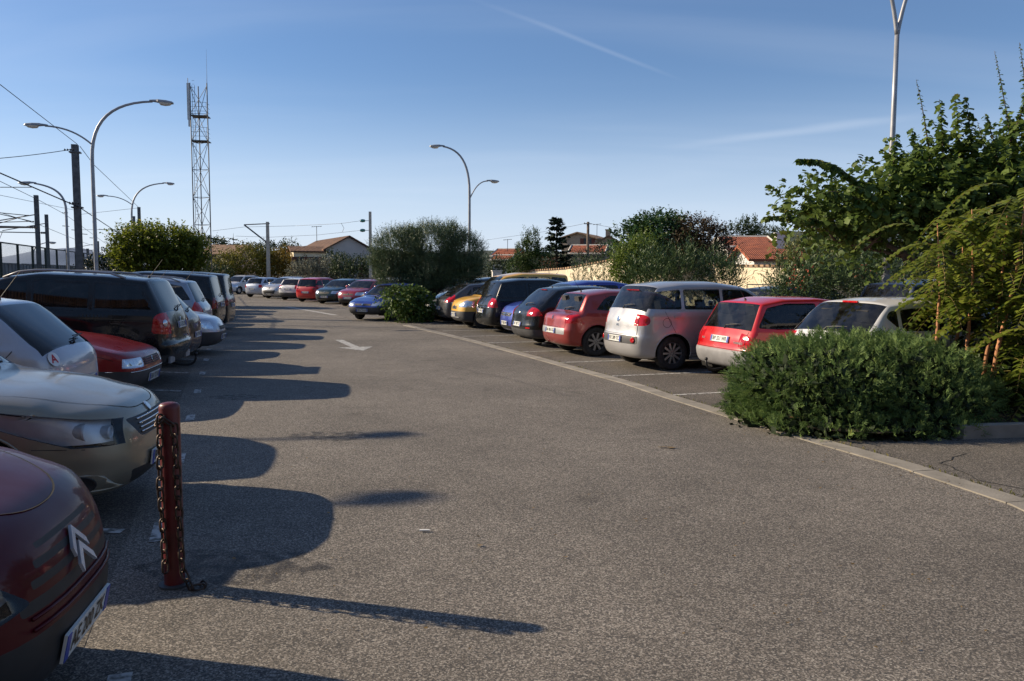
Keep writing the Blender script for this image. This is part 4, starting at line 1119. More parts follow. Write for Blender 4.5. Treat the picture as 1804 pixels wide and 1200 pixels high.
# ------------------------------------------------------------------ railway fence on the left
root = empty('mesh_fence', (0, 0, 0), 0, 'dark green wire mesh security fence along the railway behind the left row', 'fence')
fa = at(0, 427, 29.6); f0 = Vector((fa.x, fa.y)); FH = fa.z
d = Vector((-sin(H20), cos(H20)))
B = MB(); M_fpost = simple('green fence post', (.012, .028, .024), .6)
for k in range(-8, 22):
    c = f0 + d * 2.55 * k
    b = MB(); b.box((c.x, c.y, FH / 2), (.08, .08, FH), Matrix.Rotation(H20, 4, 'Z')); b.build('fence_post', M_fpost, root)
A = f0 - d * 20.4; E_ = f0 + d * 53
for k in range(0, 75):
    z = .1 + k * (FH - .15) / 74
    B.add([(A.x, A.y, z - .004), (E_.x, E_.y, z - .004), (E_.x, E_.y, z + .004), (A.x, A.y, z + .004)], [(0, 1, 2, 3)])
for k in range(int(73.4 / .11)):
    c = A + d * .11 * k; B.add([(c.x - d.x * .003, c.y - d.y * .003, .05), (c.x + d.x * .003, c.y + d.y * .003, .05), (c.x + d.x * .003, c.y + d.y * .003, FH), (c.x - d.x * .003, c.y - d.y * .003, FH)], [(0, 1, 2, 3)])
B.box(((A.x + E_.x) / 2, (A.y + E_.y) / 2, FH), (.05, (E_ - A).length, .05), Matrix.Rotation(H20, 4, 'Z'))
B.build('wire_mesh', M_fpost, root)
# grey platform shelter / wagons behind the fence
M_wag = simple('grey wagon', (.16, .18, .20), .6, vary=.25, scale=1.2)
def wagon(lab, c, L_, h):
    root = empty('freight_wagon', (c[0], c[1], 0), H20 + pi / 2, lab, 'wagon', 'grey wagons beyond the railway fence')
    B = MB(); B.box((0, 0, .9 + h / 2), (L_, 2.6, h)); B.build('wagon_body', M_wag, root)
    for k in range(int(L_ / 1.2)):
        pass
    B = MB()
    for k in range(int(L_ / 1.0)): B.box((-L_ / 2 + .5 + k, -1.33, .9 + h / 2), (.08, .06, h * .98)); 
    B.box((0, -1.335, .9 + h), (L_, .05, .08)); B.build('wagon_ribs', M_wag, root); B = MB(); B.box((0, 0, .75), (L_ * .98, 2.0, .25)); B.build('wagon_frame', M_dsteel, root)
    for s in (-.36, .36):
        for y in (-.75, .75):
            B = MB(); B.lathe([(.45, -.06), (.45, .06), (0, .06)], 16, Matrix.Translation((s * L_, y, .45)) @ Matrix.Rotation(pi / 2, 4, 'X')); B.build('wheel', M_dsteel, root)
for k in range(5):
    c = Vector((-31.5, 40)) + d * (k * 13.4 - 12); wagon(['nearest', 'second', 'third', 'fourth', 'farthest'][k] + ' grey freight wagon beyond the railway fence', c, 12.5, 1.45)

# ------------------------------------------------------------------ walls and houses
M_cream = simple('cream render', (.74, .64, .47), .9, vary=.18, scale=.9, bump=.3)
M_tan = simple('tan render', (.36, .29, .21), .9, vary=.10, scale=.8, bump=.2)
M_greyr = simple('grey render', (.44, .41, .39), .9, vary=.08, scale=.8)
M_whitew = simple('white render', (.6, .58, .55), .9, vary=.08)
M_dark = simple('dark opening', (.012, .012, .014), .3)
M_wood = simple('brown shutter', (.12, .035, .02), .7, vary=.2)
def tiles(name, c, scale=2.6):
    m, t, p = newmat(name); co = N(t, 'ShaderNodeTexCoord'); wv = N(t, 'ShaderNodeTexWave'); wv.bands_direction = 'X'; wv.inputs['Scale'].default_value = scale
    t.links.new(co.outputs['Object'], wv.inputs[0]); n = N(t, 'ShaderNodeTexNoise'); n.inputs['Scale'].default_value = 2.5; n.inputs['Detail'].default_value = 6; t.links.new(co.outputs['Object'], n.inputs[0])
    r = N(t, 'ShaderNodeValToRGB'); r.color_ramp.elements[0].position = .3; r.color_ramp.elements[1].position = .7; r.color_ramp.elements[0].color = (c[0] * .55, c[1] * .5, c[2] * .5, 1); r.color_ramp.elements[1].color = (c[0] * 1.25, c[1] * 1.3, c[2] * 1.3, 1)
    t.links.new(n.outputs[0], r.inputs[0]); t.links.new(r.outputs[0], p.inputs['Base Color']); b = N(t, 'ShaderNodeBump'); b.inputs['Strength'].default_value = 1; b.inputs['Distance'].default_value = .12
    t.links.new(wv.outputs[0], b.inputs['Height']); t.links.new(b.outputs[0], p.inputs['Normal']); p.inputs['Roughness'].default_value = .9; return m
M_tile = tiles('orange roof tiles', (.36, .10, .045)); M_tileb = tiles('brown roof tiles', (.20, .10, .06)); M_tilet = tiles('tan roof tiles', (.34, .22, .14))
def wallrun(label, pts, th, mat, zs_, cap=True):
    """wall along ground points with a top height at each point"""
    root = empty('garden_wall', (0, 0, 0), 0, label, 'wall'); B = MB(); Cc = MB()
    for (a, c, za, zc) in zip(pts, pts[1:], zs_, zs_[1:]):
        a, c = Vector(a), Vector(c); dd = (c - a).normalized(); nn = Vector((-dd.y, dd.x)) * th / 2
        for Q, e, z0a, z0c, z1a, z1c in ((B, 1.0, -.1, -.1, za, zc), (Cc, 1.5, za + .003, zc + .003, za + .09, zc + .09)):
            m_ = nn * e
            Q.add([(a.x - m_.x, a.y - m_.y, z0a), (c.x - m_.x, c.y - m_.y, z0c), (c.x + m_.x, c.y + m_.y, z0c), (a.x + m_.x, a.y + m_.y, z0a), (a.x - m_.x, a.y - m_.y, z1a), (c.x - m_.x, c.y - m_.y, z1c), (c.x + m_.x, c.y + m_.y, z1c), (a.x + m_.x, a.y + m_.y, z1a)],
                  [(3, 2, 1, 0), (4, 5, 6, 7), (0, 1, 5, 4), (1, 2, 6, 5), (2, 3, 7, 6), (3, 0, 4, 7)])
    B.build('wall', mat, root); Cc.build('coping', M_tilet if cap else mat, root)
q = [at(925, 479, 47), at(1000, 474, 44), at(1083, 459, 40)]
wallrun('long cream garden wall rising toward the right behind the black and blue cars', [(p_.x, p_.y) for p_ in q], .2, M_cream, [p_.z for p_ in q])
q = [at(1084, 459, 39.9), at(1290, 470, 33), at(1420, 471, 29)]
wallrun('cream wall behind the oleanders and the silver people carrier', [(p_.x, p_.y) for p_ in q], .2, M_cream, [p_.z for p_ in q])
def house(label, px0, px1, Y, eave_py, ridge_py, wall_m, roof_m, depth=7, ang=0, gable='front', over=.35, wins=(), zbase=0, chim=None, antenna=None, half=False, gm=None):
    """a house whose front spans px0..px1 at distance Y; gable 'front' shows the triangle, 'side' shows the roof slope"""
    a, c = at(px0, eave_py, Y), at(px1, eave_py, Y); ze = a.z; zr = at((px0 + px1) / 2, ridge_py, Y + (0 if gable == 'front' else depth / 2)).z
    W_ = c.x - a.x; cx = (a.x + c.x) / 2
    root = empty('house', (cx, Y, 0), ang, label, 'house', None)
    B = MB(); h = W_ / 2; D = depth
    if gable == 'front':
        B.add([(-h, 0, -.3), (h, 0, -.3), (h, D, -.3), (-h, D, -.3), (-h, 0, ze), (h, 0, ze), (h, D, ze), (-h, D, ze), (0, 0, zr), (0, D, zr)],
              [(0, 1, 5, 8, 4), (3, 7, 9, 6, 2), (0, 4, 7, 3), (1, 2, 6, 5), (0, 3, 2, 1)])
        sl = (zr - ze) / h; o_ = over
        rf = [((-h - o_, -o_, ze - sl * o_), (0, -o_, zr), (0, D + o_, zr), (-h - o_, D + o_, ze - sl * o_)), ((0, -o_, zr), (h + o_, -o_, ze - sl * o_), (h + o_, D + o_, ze - sl * o_), (0, D + o_, zr))]
    else:
        B.add([(-h, 0, -.3), (h, 0, -.3), (h, D, -.3), (-h, D, -.3), (-h, 0, ze), (h, 0, ze), (h, D, ze), (-h, D, ze), (-h, D / 2, zr), (h, D / 2, zr)],
              [(0, 1, 5, 4), (2, 3, 7, 6), (0, 4, 8, 7, 3), (1, 2, 6, 9, 5), (0, 3, 2, 1)])
        sl = (zr - ze) / (D / 2); o_ = over
        rf = [((-h - o_, -o_, ze - sl * o_), (h + o_, -o_, ze - sl * o_), (h + o_, D / 2, zr), (-h - o_, D / 2, zr)), ((-h - o_, D / 2, zr), (h + o_, D / 2, zr), (h + o_, D + o_, ze - sl * o_), (-h - o_, D + o_, ze - sl * o_))]
    B.build('wall', wall_m, root)
    Rf = MB()
    for qd in rf:
        v = [Vector(x) + Vector((0, 0, .02)) for x in qd]; Rf.add(v + [x + Vector((0, 0, .14)) for x in v], [(3, 2, 1, 0), (4, 5, 6, 7), (0, 1, 5, 4), (1, 2, 6, 5), (2, 3, 7, 6), (3, 0, 4, 7)])
    ro = Rf.build('roof', roof_m, root)
    if gm:   # pale verge trim along the gable ends
        B = MB()
        for qd in rf:
            v = [Vector(x) for x in qd]
            for i_, j_ in (((0, 1), (2, 3)) if gable == 'front' else ((1, 2), (3, 0), (0, 1))): B.tube([v[i_] + Vector((0, 0, .1)), v[j_] + Vector((0, 0, .1))], .13, 4)
        B.build('verge_trim', gm, root)
    for (fx, z, ww_, hh_, mt) in wins:
        x = -h + fx * W_; B = MB(); B.box((x, -.02, z), (ww_, .06, hh_)); wn = B.build('window', M_dark, root)
        for s in (-1, 1):
            B = MB(); B.box((x + s * (ww_ / 2 + .22), -.05, z), (.42, .05, hh_)); B.build('shutter', mt, wn)
    if chim:
        B = MB(); B.box((chim[0] * W_ - h, D * .4, zr + .2), (.5, .5, 1.2)); B.box((chim[0] * W_ - h, D * .4, zr + .85), (.62, .62, .1)); B.build('chimney', wall_m, ro)
    if antenna:
        B = MB(); x = antenna * W_ - h; B.tube([(x, D * .3, zr - .4), (x, D * .3, zr + 1.2)], .03, 5); B.tube([(x - .5, D * .3, zr + 1.1), (x + .5, D * .3, zr + 1.2)], .02, 4)
        for k in range(5): B.tube([(x - .4 + k * .2, D * .3 - .25, zr + 1.15), (x - .4 + k * .2, D * .3 + .25, zr + 1.15)], .012, 4)
        B.build('television_aerial', M_dsteel, root)
    return root
house('grey-walled house with a brown tiled gable roof and a roof aerial behind the pale masts', 574, 656, 76, 440, 418, M_greyr, M_tileb, 14, R(26), 'front', .3, [(.9, 2.0, .9, 1.2, M_wood)], antenna=.02)
house('low wing of the brown-roofed house with brown shutters and cream wall', 518, 572, 74.5, 444, 437, M_cream, M_tileb, 4, R(20), 'side', .3, [(.25, 2.4, .9, 1.7, M_wood), (.62, 2.4, .9, 1.7, M_wood)])
house('tan house with a ribbed tiled roof behind the lattice mast', 358, 415, 78, 449, 434, M_tan, M_tilet, 8, R(4), 'side', .4, [(.35, 2.3, .9, 1.1, M_dark)])
M_trim = simple('pale verge', (.5, .46, .40), .9)
house('small orange-roofed house with white verge between the olive and the conifer', 868, 906, 88, 452, 441, M_tan, M_tile, 6, R(-14), 'side', .3, (), gm=M_trim, antenna=.5)
house('low orange porch roof below the small white-verged house', 868, 896, 84, 459, 452, M_whitew, M_tile, 3, R(-14), 'side', .3, (), gm=M_trim)
house('two-storey tan house behind the telephone pole', 988, 1048, 92, 420, 411, M_tan, M_tilet, 9, R(-20), 'front', .4, [(.8, 5.2, .9, 1.3, M_wood)], antenna=.9)
house('tan house with a satellite dish right of the telephone pole', 1052, 1092, 80, 428, 417, M_tan, M_tilet, 8, R(-10), 'front', .3, (), chim=(.4, 0))
house('low orange-roofed house with pale gable in front of the tan houses', 1006, 1060, 70, 448, 435, M_tan, M_tile, 5, R(-12), 'side', .3, (), gm=M_trim)
house('house with an orange tiled roof and pale verge behind the dark-leaved tree', 1284, 1362, 52, 437, 421, M_whitew, M_tile, 7, R(-6), 'side', .3, (), gm=M_trim)
house('orange tiled roof with a white chimney left of the big tree', 1330, 1440, 46, 458, 437, M_whitew, M_tile, 6, R(-4), 'side', .4, (), chim=(.56, 0))
B = MB(); q = at(1048, 497, 38); B = MB(); q = at(875, 500, 40); root = empty('utility_cabinet', (q.x, q.y, 0), R(10), 'small cream utility cabinet behind the yellow van', 'cabinet')
B.box((0, 0, .95), (.45, .35, 1.9)); B.build('cabinet_body', M_whitew, root); B = MB(); B.box((0, 0, 1.93), (.52, .42, .05)); B.build('cabinet_lid', M_whitew, root); B = MB(); B.box((.08, -.185, 1.0), (.2, .02, 1.2)); B.build('cabinet_door', M_tan, root)

# ------------------------------------------------------------------ unseen block added behind the viewer to darken reflections and fill light
root = empty('unseen_light_block', (0, -11.5, 0), 0, 'unseen two-storey block added behind the viewpoint to darken reflections and fill light', 'building')
B = MB(); B.box((0, -3.5, 4.2), (64, 7, 8.6)); B.build('wall', M_greyr, root)
B = MB(); B.box((0, -3.5, 8.75), (66, 8.6, .35)); B.build('roof', M_tileb, root)
for k in range(16):
    for z in (2.0, 6.0):
        B = MB(); B.box((-30 + k * 4, .0, z), (1.6, .12, 2.1)); B.build('window', M_dark, root)
# ------------------------------------------------------------------ vegetation
def leafmat(name, c1, c2, trans=.25, rough=.5, c3=None, spec=.35):
    if name in MATS: return MATS[name]
    m, t, p = newmat(name)
    at_ = N(t, 'ShaderNodeAttribute', attribute_name='tint')
    r = N(t, 'ShaderNodeValToRGB'); r.color_ramp.elements[0].color = (*c1, 1); r.color_ramp.elements[1].color = (*c2, 1)
    if c3: e = r.color_ramp.elements.new(.93); e.color = (*c2, 1); r.color_ramp.elements[2].color = (*c3, 1)
    t.links.new(at_.outputs['Fac'], r.inputs[0]); t.links.new(r.outputs[0], p.inputs['Base Color'])
    p.inputs['Roughness'].default_value = rough; p.inputs['Specular IOR Level'].default_value = spec
    tr = N(t, 'ShaderNodeBsdfTranslucent'); t.links.new(r.outputs[0], tr.inputs[0])
    mx_ = N(t, 'ShaderNodeMixShader'); mx_.inputs[0].default_value = trans
    t.links.new(p.outputs[0], mx_.inputs[1]); t.links.new(tr.outputs[0], mx_.inputs[2]); t.links.new(mx_.outputs[0], t.nodes['Material Output'].inputs[0])
    MATS[name] = m; return m
SH = {
 'oval': (np.array([(0, 0, 0), (.35, .28, .05), (.35, -.28, .05), (.75, .22, .0), (.75, -.22, .0), (1, 0, -.08)]), [(0, 2, 1), (1, 2, 4, 3), (3, 4, 5)]),
 'blade': (np.array([(0, .06, 0), (0, -.06, 0), (.6, -.09, .03), (.6, .09, .03), (1, 0, 0)]), [(0, 1, 2, 3), (3, 2, 4)]),
 'quad': (np.array([(0, 0, 0), (.5, .30, .03), (1, 0, -.05), (.5, -.30, .03)]), [(0, 3, 2, 1)]),
 'lobed': (np.array([(0, 0, 0), (.18, .42, -.05), (.42, .22, .04), (.62, .40, -.04), (1, 0, -.16), (.62, -.40, -.04), (.42, -.22, .04), (.18, -.42, -.05)]), [(0, 2, 1), (0, 4, 2), (2, 4, 3), (0, 7, 6), (0, 6, 4), (4, 6, 5)]),
}
def leaves(name, P, D, U, S, shape, mat, parent=None, tint=None):
    """P base points, D directions, U up hints, S lengths (numpy)"""
    n = len(P); T, F_ = SH[shape]; k = len(T)
    D = D / (np.linalg.norm(D, axis=1, keepdims=True) + 1e-9); Sd = np.cross(U, D); Sd /= (np.linalg.norm(Sd, axis=1, keepdims=True) + 1e-9); Un = np.cross(D, Sd)
    V = P[:, None, :] + S[:, None, None] * (T[None, :, 0:1] * D[:, None, :] + T[None, :, 1:2] * Sd[:, None, :] + T[None, :, 2:3] * Un[:, None, :])
    V = V.reshape(-1, 3)
    tot = np.array([len(f) for f in F_]); flat = np.concatenate([np.array(f) for f in F_])
    loops = (flat[None, :] + (np.arange(n) * k)[:, None]).reshape(-1); tots = np.tile(tot, n); starts = np.concatenate([[0], np.cumsum(tots)[:-1]])
    me = bpy.data.meshes.new(name); me.vertices.add(len(V)); me.vertices.foreach_set('co', V.astype(np.float32).ravel())
    me.loops.add(len(loops)); me.loops.foreach_set('vertex_index', loops.astype(np.int32)); me.polygons.add(len(tots)); me.polygons.foreach_set('loop_start', starts.astype(np.int32)); me.polygons.foreach_set('loop_total', tots.astype(np.int32))
    me.update(calc_edges=True)
    a = me.attributes.new('tint', 'FLOAT', 'POINT')
    tv = nr.random(n) if tint is None else tint
    a.data.foreach_set('value', np.repeat(tv, k).astype(np.float32))
    return link(name, me, mat, parent)
def unit(v): return v / (np.linalg.norm(v, axis=1, keepdims=True) + 1e-9)
def blob_pts(blobs, n, shell=.45):
    """points in ellipsoids (cx,cy,cz,rx,ry,rz[,weight]), biased to the outside; returns pts and outward normals"""
    w_ = np.array([(b[3] * b[4] * b[5]) ** .67 * (b[6] if len(b) > 6 else 1) for b in blobs]); w_ /= w_.sum()
    idx = nr.choice(len(blobs), n, p=w_); B = np.array([b[:6] for b in blobs])[idx]
    d = unit(nr.normal(size=(n, 3))); r = 1 - shell * nr.random(n) ** 1.6
    return B[:, :3] + B[:, 3:6] * d * r[:, None], unit(d / B[:, 3:6])
def shoots(name, parent, blobs, nshoot, slen, nleaf, lsize, shape, mat, up=.5, droop=0., spread=1.1, shell=.5, zmin=None, jitter=.35, twigmat=None, tw=.004, lsvar=.35):
    P, Nn = blob_pts(blobs, nshoot, shell)
    if zmin is not None: k = P[:, 2] > zmin; P = P[k]; Nn = Nn[k]
    n = len(P); D = unit(Nn + np.array([0, 0, up]) + nr.normal(size=(n, 3)) * jitter)
    Ls = slen * (.6 + .8 * nr.random(n))
    ts = (np.arange(nleaf) + .5) / nleaf
    PP = P[:, None, :] + D[:, None, :] * (Ls[:, None] * ts[None, :])[:, :, None]
    PP[:, :, 2] -= droop * (Ls[:, None] * ts[None, :]) ** 2
    PP = PP.reshape(-1, 3); N2 = len(PP); DD = np.repeat(D, nleaf, axis=0)
    lat = unit(np.cross(DD, unit(nr.normal(size=(N2, 3))))); ld = unit(DD * .6 + lat * spread + np.array([0, 0, -droop * .6]))
    U = unit(np.array([0, 0, 1.0]) + nr.normal(size=(N2, 3)) * .6)
    S_ = lsize * (1 - lsvar + 2 * lsvar * nr.random(N2)) * np.tile(1 - .35 * ts, n)
    tn = np.clip(np.repeat(nr.random(n), nleaf) * .6 + .4 * nr.random(N2), 0, 1)
    o = leaves(name, PP, ld, U, S_, shape, mat, parent, tn)
    return o, P, D, Ls
M_bark = simple('bark', (.09, .07, .055), .95, vary=.35, scale=9, bump=.5)
M_barkl = simple('sunlit tan bark', (.42, .20, .10), .85, vary=.2, scale=9)
def limbs(parent, base, tips, r0, mat, nm='trunk', fork=.35, seed=1, twigs=0):
    rg = random.Random(seed); B = MB(); base = Vector(base)
    cz = sum(t_[2] for t_ in tips) / len(tips)
    fk = base + Vector((rg.uniform(-.1, .1), rg.uniform(-.1, .1), (cz - base.z) * fork))
    B.tube([base - Vector((0, 0, .1)), base + (fk - base) * .5 + Vector((.03, .02, 0)), fk], [r0 * 1.25, r0, r0 * .85], 9)
    for t_ in tips:
        t_ = Vector(t_); m1 = fk.lerp(t_, .35) + Vector((rg.uniform(-.15, .15), rg.uniform(-.15, .15), rg.uniform(0, .25))); m2 = fk.lerp(t_, .7) + Vector((rg.uniform(-.15, .15), rg.uniform(-.15, .15), rg.uniform(0, .2)))
        B.tube([fk - Vector((0, 0, .05)), m1, m2, t_], [r0 * .6, r0 * .42, r0 * .25, r0 * .08], 7)
        for k in range(twigs):
            q = m1.lerp(t_, rg.random()); e = q + Vector((rg.uniform(-1, 1), rg.uniform(-1, 1), rg.uniform(-.2, 1))) * (t_ - fk).length * .13
            B.tube([q, (q + e) / 2 + Vector((0, 0, .05)), e], [r0 * .16, r0 * .1, r0 * .03], 5)
    return B.build(nm, mat, parent, True)
def veg(name, label, cat, base, group=None): return empty(name, base, 0, label, cat, group)
def rel(blobs, base): return [(b[0] - base[0], b[1] - base[1], b[2], *b[3:]) for b in blobs]
def pb(px, py, Y, rx, ry, rz, w_=1):
    """blob centred on a photo direction at distance Y"""
    q = at(px, py, Y); return (q.x, q.y, q.z, rx, ry, rz, w_)

# --- juniper mound
M_jun = leafmat('juniper needles', (.060, .115, .036), (.18, .26, .08), .25, .6, (.26, .28, .07), .2)
b0 = (4.75, 10.0, 0)
root = veg('juniper_bush', 'big spreading green juniper mound at the corner of the right-hand bays', 'juniper', b0)
jb = [pb(1430, 669, 9.75, .97, 1.05, .48), pb(1560, 660, 10.1, 1.1, 1.1, .50), pb(1380, 695, 10.0, .62, .95, .36), pb(1340, 720, 10.0, .42, .7, .30), pb(1460, 725, 9.3, .85, .62, .38), pb(1590, 715, 9.5, 1.0, .8, .42), pb(1660, 690, 10.0, .6, .8, .36), pb(1500, 630, 10.5, 1.15, 1.1, .31), pb(1600, 740, 9.35, .7, .5, .22), pb(1395, 745, 9.35, .45, .42, .2), pb(1400, 762, 8.95, .35, .3, .16), pb(1480, 768, 8.75, .45, .3, .2), pb(1560, 768, 8.75, .5, .3, .2), pb(1640, 762, 8.85, .45, .3, .2), pb(1330, 745, 9.5, .3, .3, .12)]
jb = rel(jb, b0)
def juniper():
    n = 13000; P, Nn = blob_pts(jb, n, .30); k = P[:, 2] > .04; P = P[k]; Nn = Nn[k]; n = len(P)
    D = unit(Nn * 1.0 + np.array([-.25, -.1, .35]) + nr.normal(size=(n, 3)) * .35)
    L_ = .07 + .15 * nr.random(n) ** 2
    nb = 13; ts = (np.arange(nb) + .6) / nb
    side = unit(np.cross(D, unit(nr.normal(size=(n, 3)))))
    PP = (P[:, None, :] + D[:, None, :] * (L_[:, None] * ts)[:, :, None])
    PP[:, :, 2] -= 1.0 * (L_[:, None] * ts) ** 2
    sgn = np.where(np.arange(nb) % 2, 1., -1.)
    LD = D[:, None, :] * 1.1 + side[:, None, :] * sgn[None, :, None] + nr.normal(size=(n, nb, 3)) * .38
    SZ = (L_[:, None] * (.34 * (1.05 - ts))[None, :]) + .018
    U = unit(np.cross(D, side) + nr.normal(size=(n, 3)) * .4)
    tn = np.clip(np.repeat(nr.random(n) ** 1.3, nb) * .7 + .3 * nr.random(n * nb), 0, 1)
    leaves('foliage', PP.reshape(-1, 3), unit(LD.reshape(-1, 3)), np.repeat(U, nb, axis=0), SZ.reshape(-1), 'blade', M_jun, root, tn)
    # inner mass of darker leaf quads
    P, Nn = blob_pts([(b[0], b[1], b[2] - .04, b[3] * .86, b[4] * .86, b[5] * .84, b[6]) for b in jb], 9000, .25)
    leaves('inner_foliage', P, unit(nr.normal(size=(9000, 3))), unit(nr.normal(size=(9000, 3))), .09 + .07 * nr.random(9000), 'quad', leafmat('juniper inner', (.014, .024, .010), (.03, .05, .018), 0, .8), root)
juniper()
tips = [(b[0], b[1], b[2]) for b in jb]
limbs(root, (0, .2, .05), [(t_[0] * .9, t_[1] * .9, t_[2]) for t_ in tips], .05, M_bark, 'trunk', .2)

# --- large leafy tree at right (mulberry-like)
M_mul = leafmat('broad leaf', (.038, .078, .016), (.14, .20, .038), .38, .58, (.22, .21, .05), .3)
b0 = (9.6, 14.6, 0)
root = veg('broadleaf_tree', 'large dark green broad-leaved tree with long upright shoots at the right edge', 'tree', b0)
mbl = rel([pb(1700, 350, 14.6, 1.2, 1.2, .8), pb(1600, 365, 14.2, 1.1, 1.1, .55), pb(1500, 372, 13.9, 1.05, 1.0, .48), pb(1430, 400, 13.7, .6, .8, .40), pb(1560, 385, 14.5, 1.2, 1.2, .35), pb(1760, 400, 15, 1.6, 1.4, 1.2), pb(1860, 330, 15, 1.7, 1.5, 1.3), pb(1650, 300, 14.5, .4, .6, .5), pb(1590, 310, 14.2, .4, .5, .3), pb(1830, 450, 14.5, 1.2, 1.2, 1.1), pb(1960, 380, 15.4, 1.8, 1.6, 1.6),
     pb(1700, 450, 15.6, 1.2, 1.0, .8), pb(1470, 425, 14.3, .5, .8, .25), pb(1750, 290, 14.8, .5, .7, .4)], b0)
shoots('crown', root, mbl, 2700, .62, 9, .15, 'lobed', M_mul, up=.7, droop=.45, spread=1.0, shell=.85, jitter=.55, zmin=2.5)
# upright whips
ws = [((1640, 300), (1614, 140), .16, .035, 30, 0), ((1690, 320), (1682, 165), .19, .12, 42, 0), ((1660, 320), (1655, 175), .19, .12, 42, 0), ((1790, 320), (1752, 90), .19, .035, 32, 0), ((1815, 280), (1796, 75), .18, .035, 32, 0), ((1560, 360), (1580, 235), .18, .12, 42, 0),
      ((1745, 330), (1722, 215), .15, .04, 30, 0), ((1712, 300), (1700, 170), .19, .12, 40, 0), ((1850, 260), (1835, 60), .19, .05, 40, 0), ((1530, 350), (1405, 285), .17, .13, 60, .38), ((1510, 420), (1345, 385), .17, .12, 60, .25), ((1540, 380), (1440, 345), .17, .14, 60, .3), ((1600, 340), (1555, 262), .18, .13, 45, 0), ((1620, 330), (1605, 225), .18, .12, 40, 0), ((1760, 300), (1735, 200), .18, .1, 40, 0), ((1690, 300), (1640, 210), .18, .1, 40, 0), ((1780, 250), (1812, 150), .18, .1, 40, 0), ((1560, 380), (1500, 330), .18, .13, 50, .2)]
PP, DD, UU, SS = [], [], [], []; Bw = MB()
for wi, ((ax, ay), (ex, ey), s0, s1, dn, arch) in enumerate(ws):
    yy = 14.5 - (.9 if arch else 0) - .25 * (wi % 3)
    a = at(ax, ay, yy) - Vector(b0); e = at(ex, ey, yy) - Vector(b0); mid = (a + e) / 2 + Vector((.06, 0, .02 + arch)); Bw.tube([a * (1 - v_) ** 2 + mid * 2 * v_ * (1 - v_) + e * v_ * v_ + Vector((0, 0, arch * .1)) for v_ in (0, .25, .5, .75, 1)], [.020, .015, .010, .007, .003], 5)
    ln = (e - a).length; nl = int(ln * dn)
    for k in range(nl):
        tt = (k + .5) / nl; q = a * (1 - tt) ** 2 + mid * 2 * tt * (1 - tt) + e * tt * tt + Vector((0, 0, arch * .1)); an = k * 2.4
        PP.append(q); v = Vector((cos(an), sin(an), rnd.uniform(-1.1, .1) - (.6 if arch else 0))); DD.append(v); UU.append(Vector((0, 0, 1)) + Vector((rnd.uniform(-.5, .5), rnd.uniform(-.5, .5), 0))); SS.append((s0 * (1 - tt) + s1 * tt) * rnd.uniform(.75, 1.2))
leaves('shoot_leaves', np.array(PP), np.array(DD), np.array(UU), np.array(SS), 'lobed', M_mul, root)
Bw.build('shoots', M_bark, root, True)
limbs(root, (0, 0, 0), [(b[0], b[1], b[2]) for b in mbl], .17, M_bark, 'trunk', .4, 5, 4)

# --- young feathery-leaved trees behind the juniper
M_acc = leafmat('feather leaf', (.07, .11, .014), (.22, .26, .035), .42, .45, (.28, .24, .04), .4)
def feather_tree(label, px, pbase, Y, ztop, nfr, seed, lean=(0, 0), spreadr=.65, z0=1.35):
    q = gp(px, pbase) if Y is None else at(px, pbase, Y); base = (q.x, q.y, 0); rg = random.Random(seed)
    root = veg('sapling', label, 'young tree', base, 'feathery saplings at the right')
    B = MB(); pts = [Vector((0, 0, .05)), Vector((lean[0] * .3, lean[1] * .3, ztop * .3)), Vector((lean[0] * .7 + .05, lean[1] * .7, ztop * .65)), Vector((lean[0], lean[1], ztop))]
    B.tube(pts, [.034, .028, .018, .006], 7); B.build('trunk', M_barkl, root, True)
    P, D, U, S_, T_ = [], [], [], [], []; rb = MB()
    for f in range(nfr):
        tt = rg.uniform(z0 / ztop, 1); k = tt * 3; i = min(2, int(k)); o_ = pts[i].lerp(pts[i + 1], k - i)
        az = rg.uniform(0, 2 * pi); L_ = rg.uniform(.5, .95) * spreadr / .75; rise = rg.uniform(.0, .7)
        o_ = o_ + Vector((cos(az), sin(az), .3)) * rg.uniform(0, .45) * spreadr
        d0 = Vector((cos(az), sin(az), rise)).normalized(); pr = []; tn = rg.random()
        for j in range(7):
            s = j / 6; pr.append(o_ + d0 * L_ * s + Vector((0, 0, -.75 * L_ * s * s)))
        rb.tube(pr, [.004] * 6 + [.002], 4, cap=False)
        nl = 13
        for j in range(nl):
            s = (j + 1) / nl * 5.99; i = int(s); c = pr[i].lerp(pr[i + 1], s - i); tg = (pr[i + 1] - pr[i]).normalized(); sd_ = tg.cross(Vector((0, 0, 1))).normalized()
            for sg in (1, -1):
                P.append(c); D.append(sd_ * sg + tg * .5 + Vector((0, 0, -.15 + rg.uniform(-.12, .12)))); U.append(Vector((rg.uniform(-.3, .3), rg.uniform(-.3, .3), 1))); S_.append(.125 * (1 - .5 * abs(j / nl - .4)) * spreadr / .75); T_.append(min(1, max(0, tn * .7 + rg.random() * .3)))
    leaves('crown', np.array(P), np.array(D), np.array(U), np.array(S_), 'oval', M_acc, root, np.array(T_)); rb.build('leaf_stalks', MATS['feather stalk'], root)
simple('feather stalk', (.16, .12, .03), .7)
feather_tree('feathery sapling with a straight tan stem just right of the white hatchback', 1653, 622, 10.8, 2.5, 34, 1, (-.1, 0), .68)
feather_tree('thin feathery sapling second from the left behind the juniper', 1680, 620, 11.2, 2.2, 34, 2, (.05, 0), .6)
feather_tree('feathery sapling with a slightly crooked stem in the middle of the clump', 1705, 625, 10.9, 2.7, 34, 3, (-.05, 0), .7)
feather_tree('feathery sapling with a leaning orange stem', 1728, 640, 10.6, 2.6, 34, 4, (.30, .1), .7)
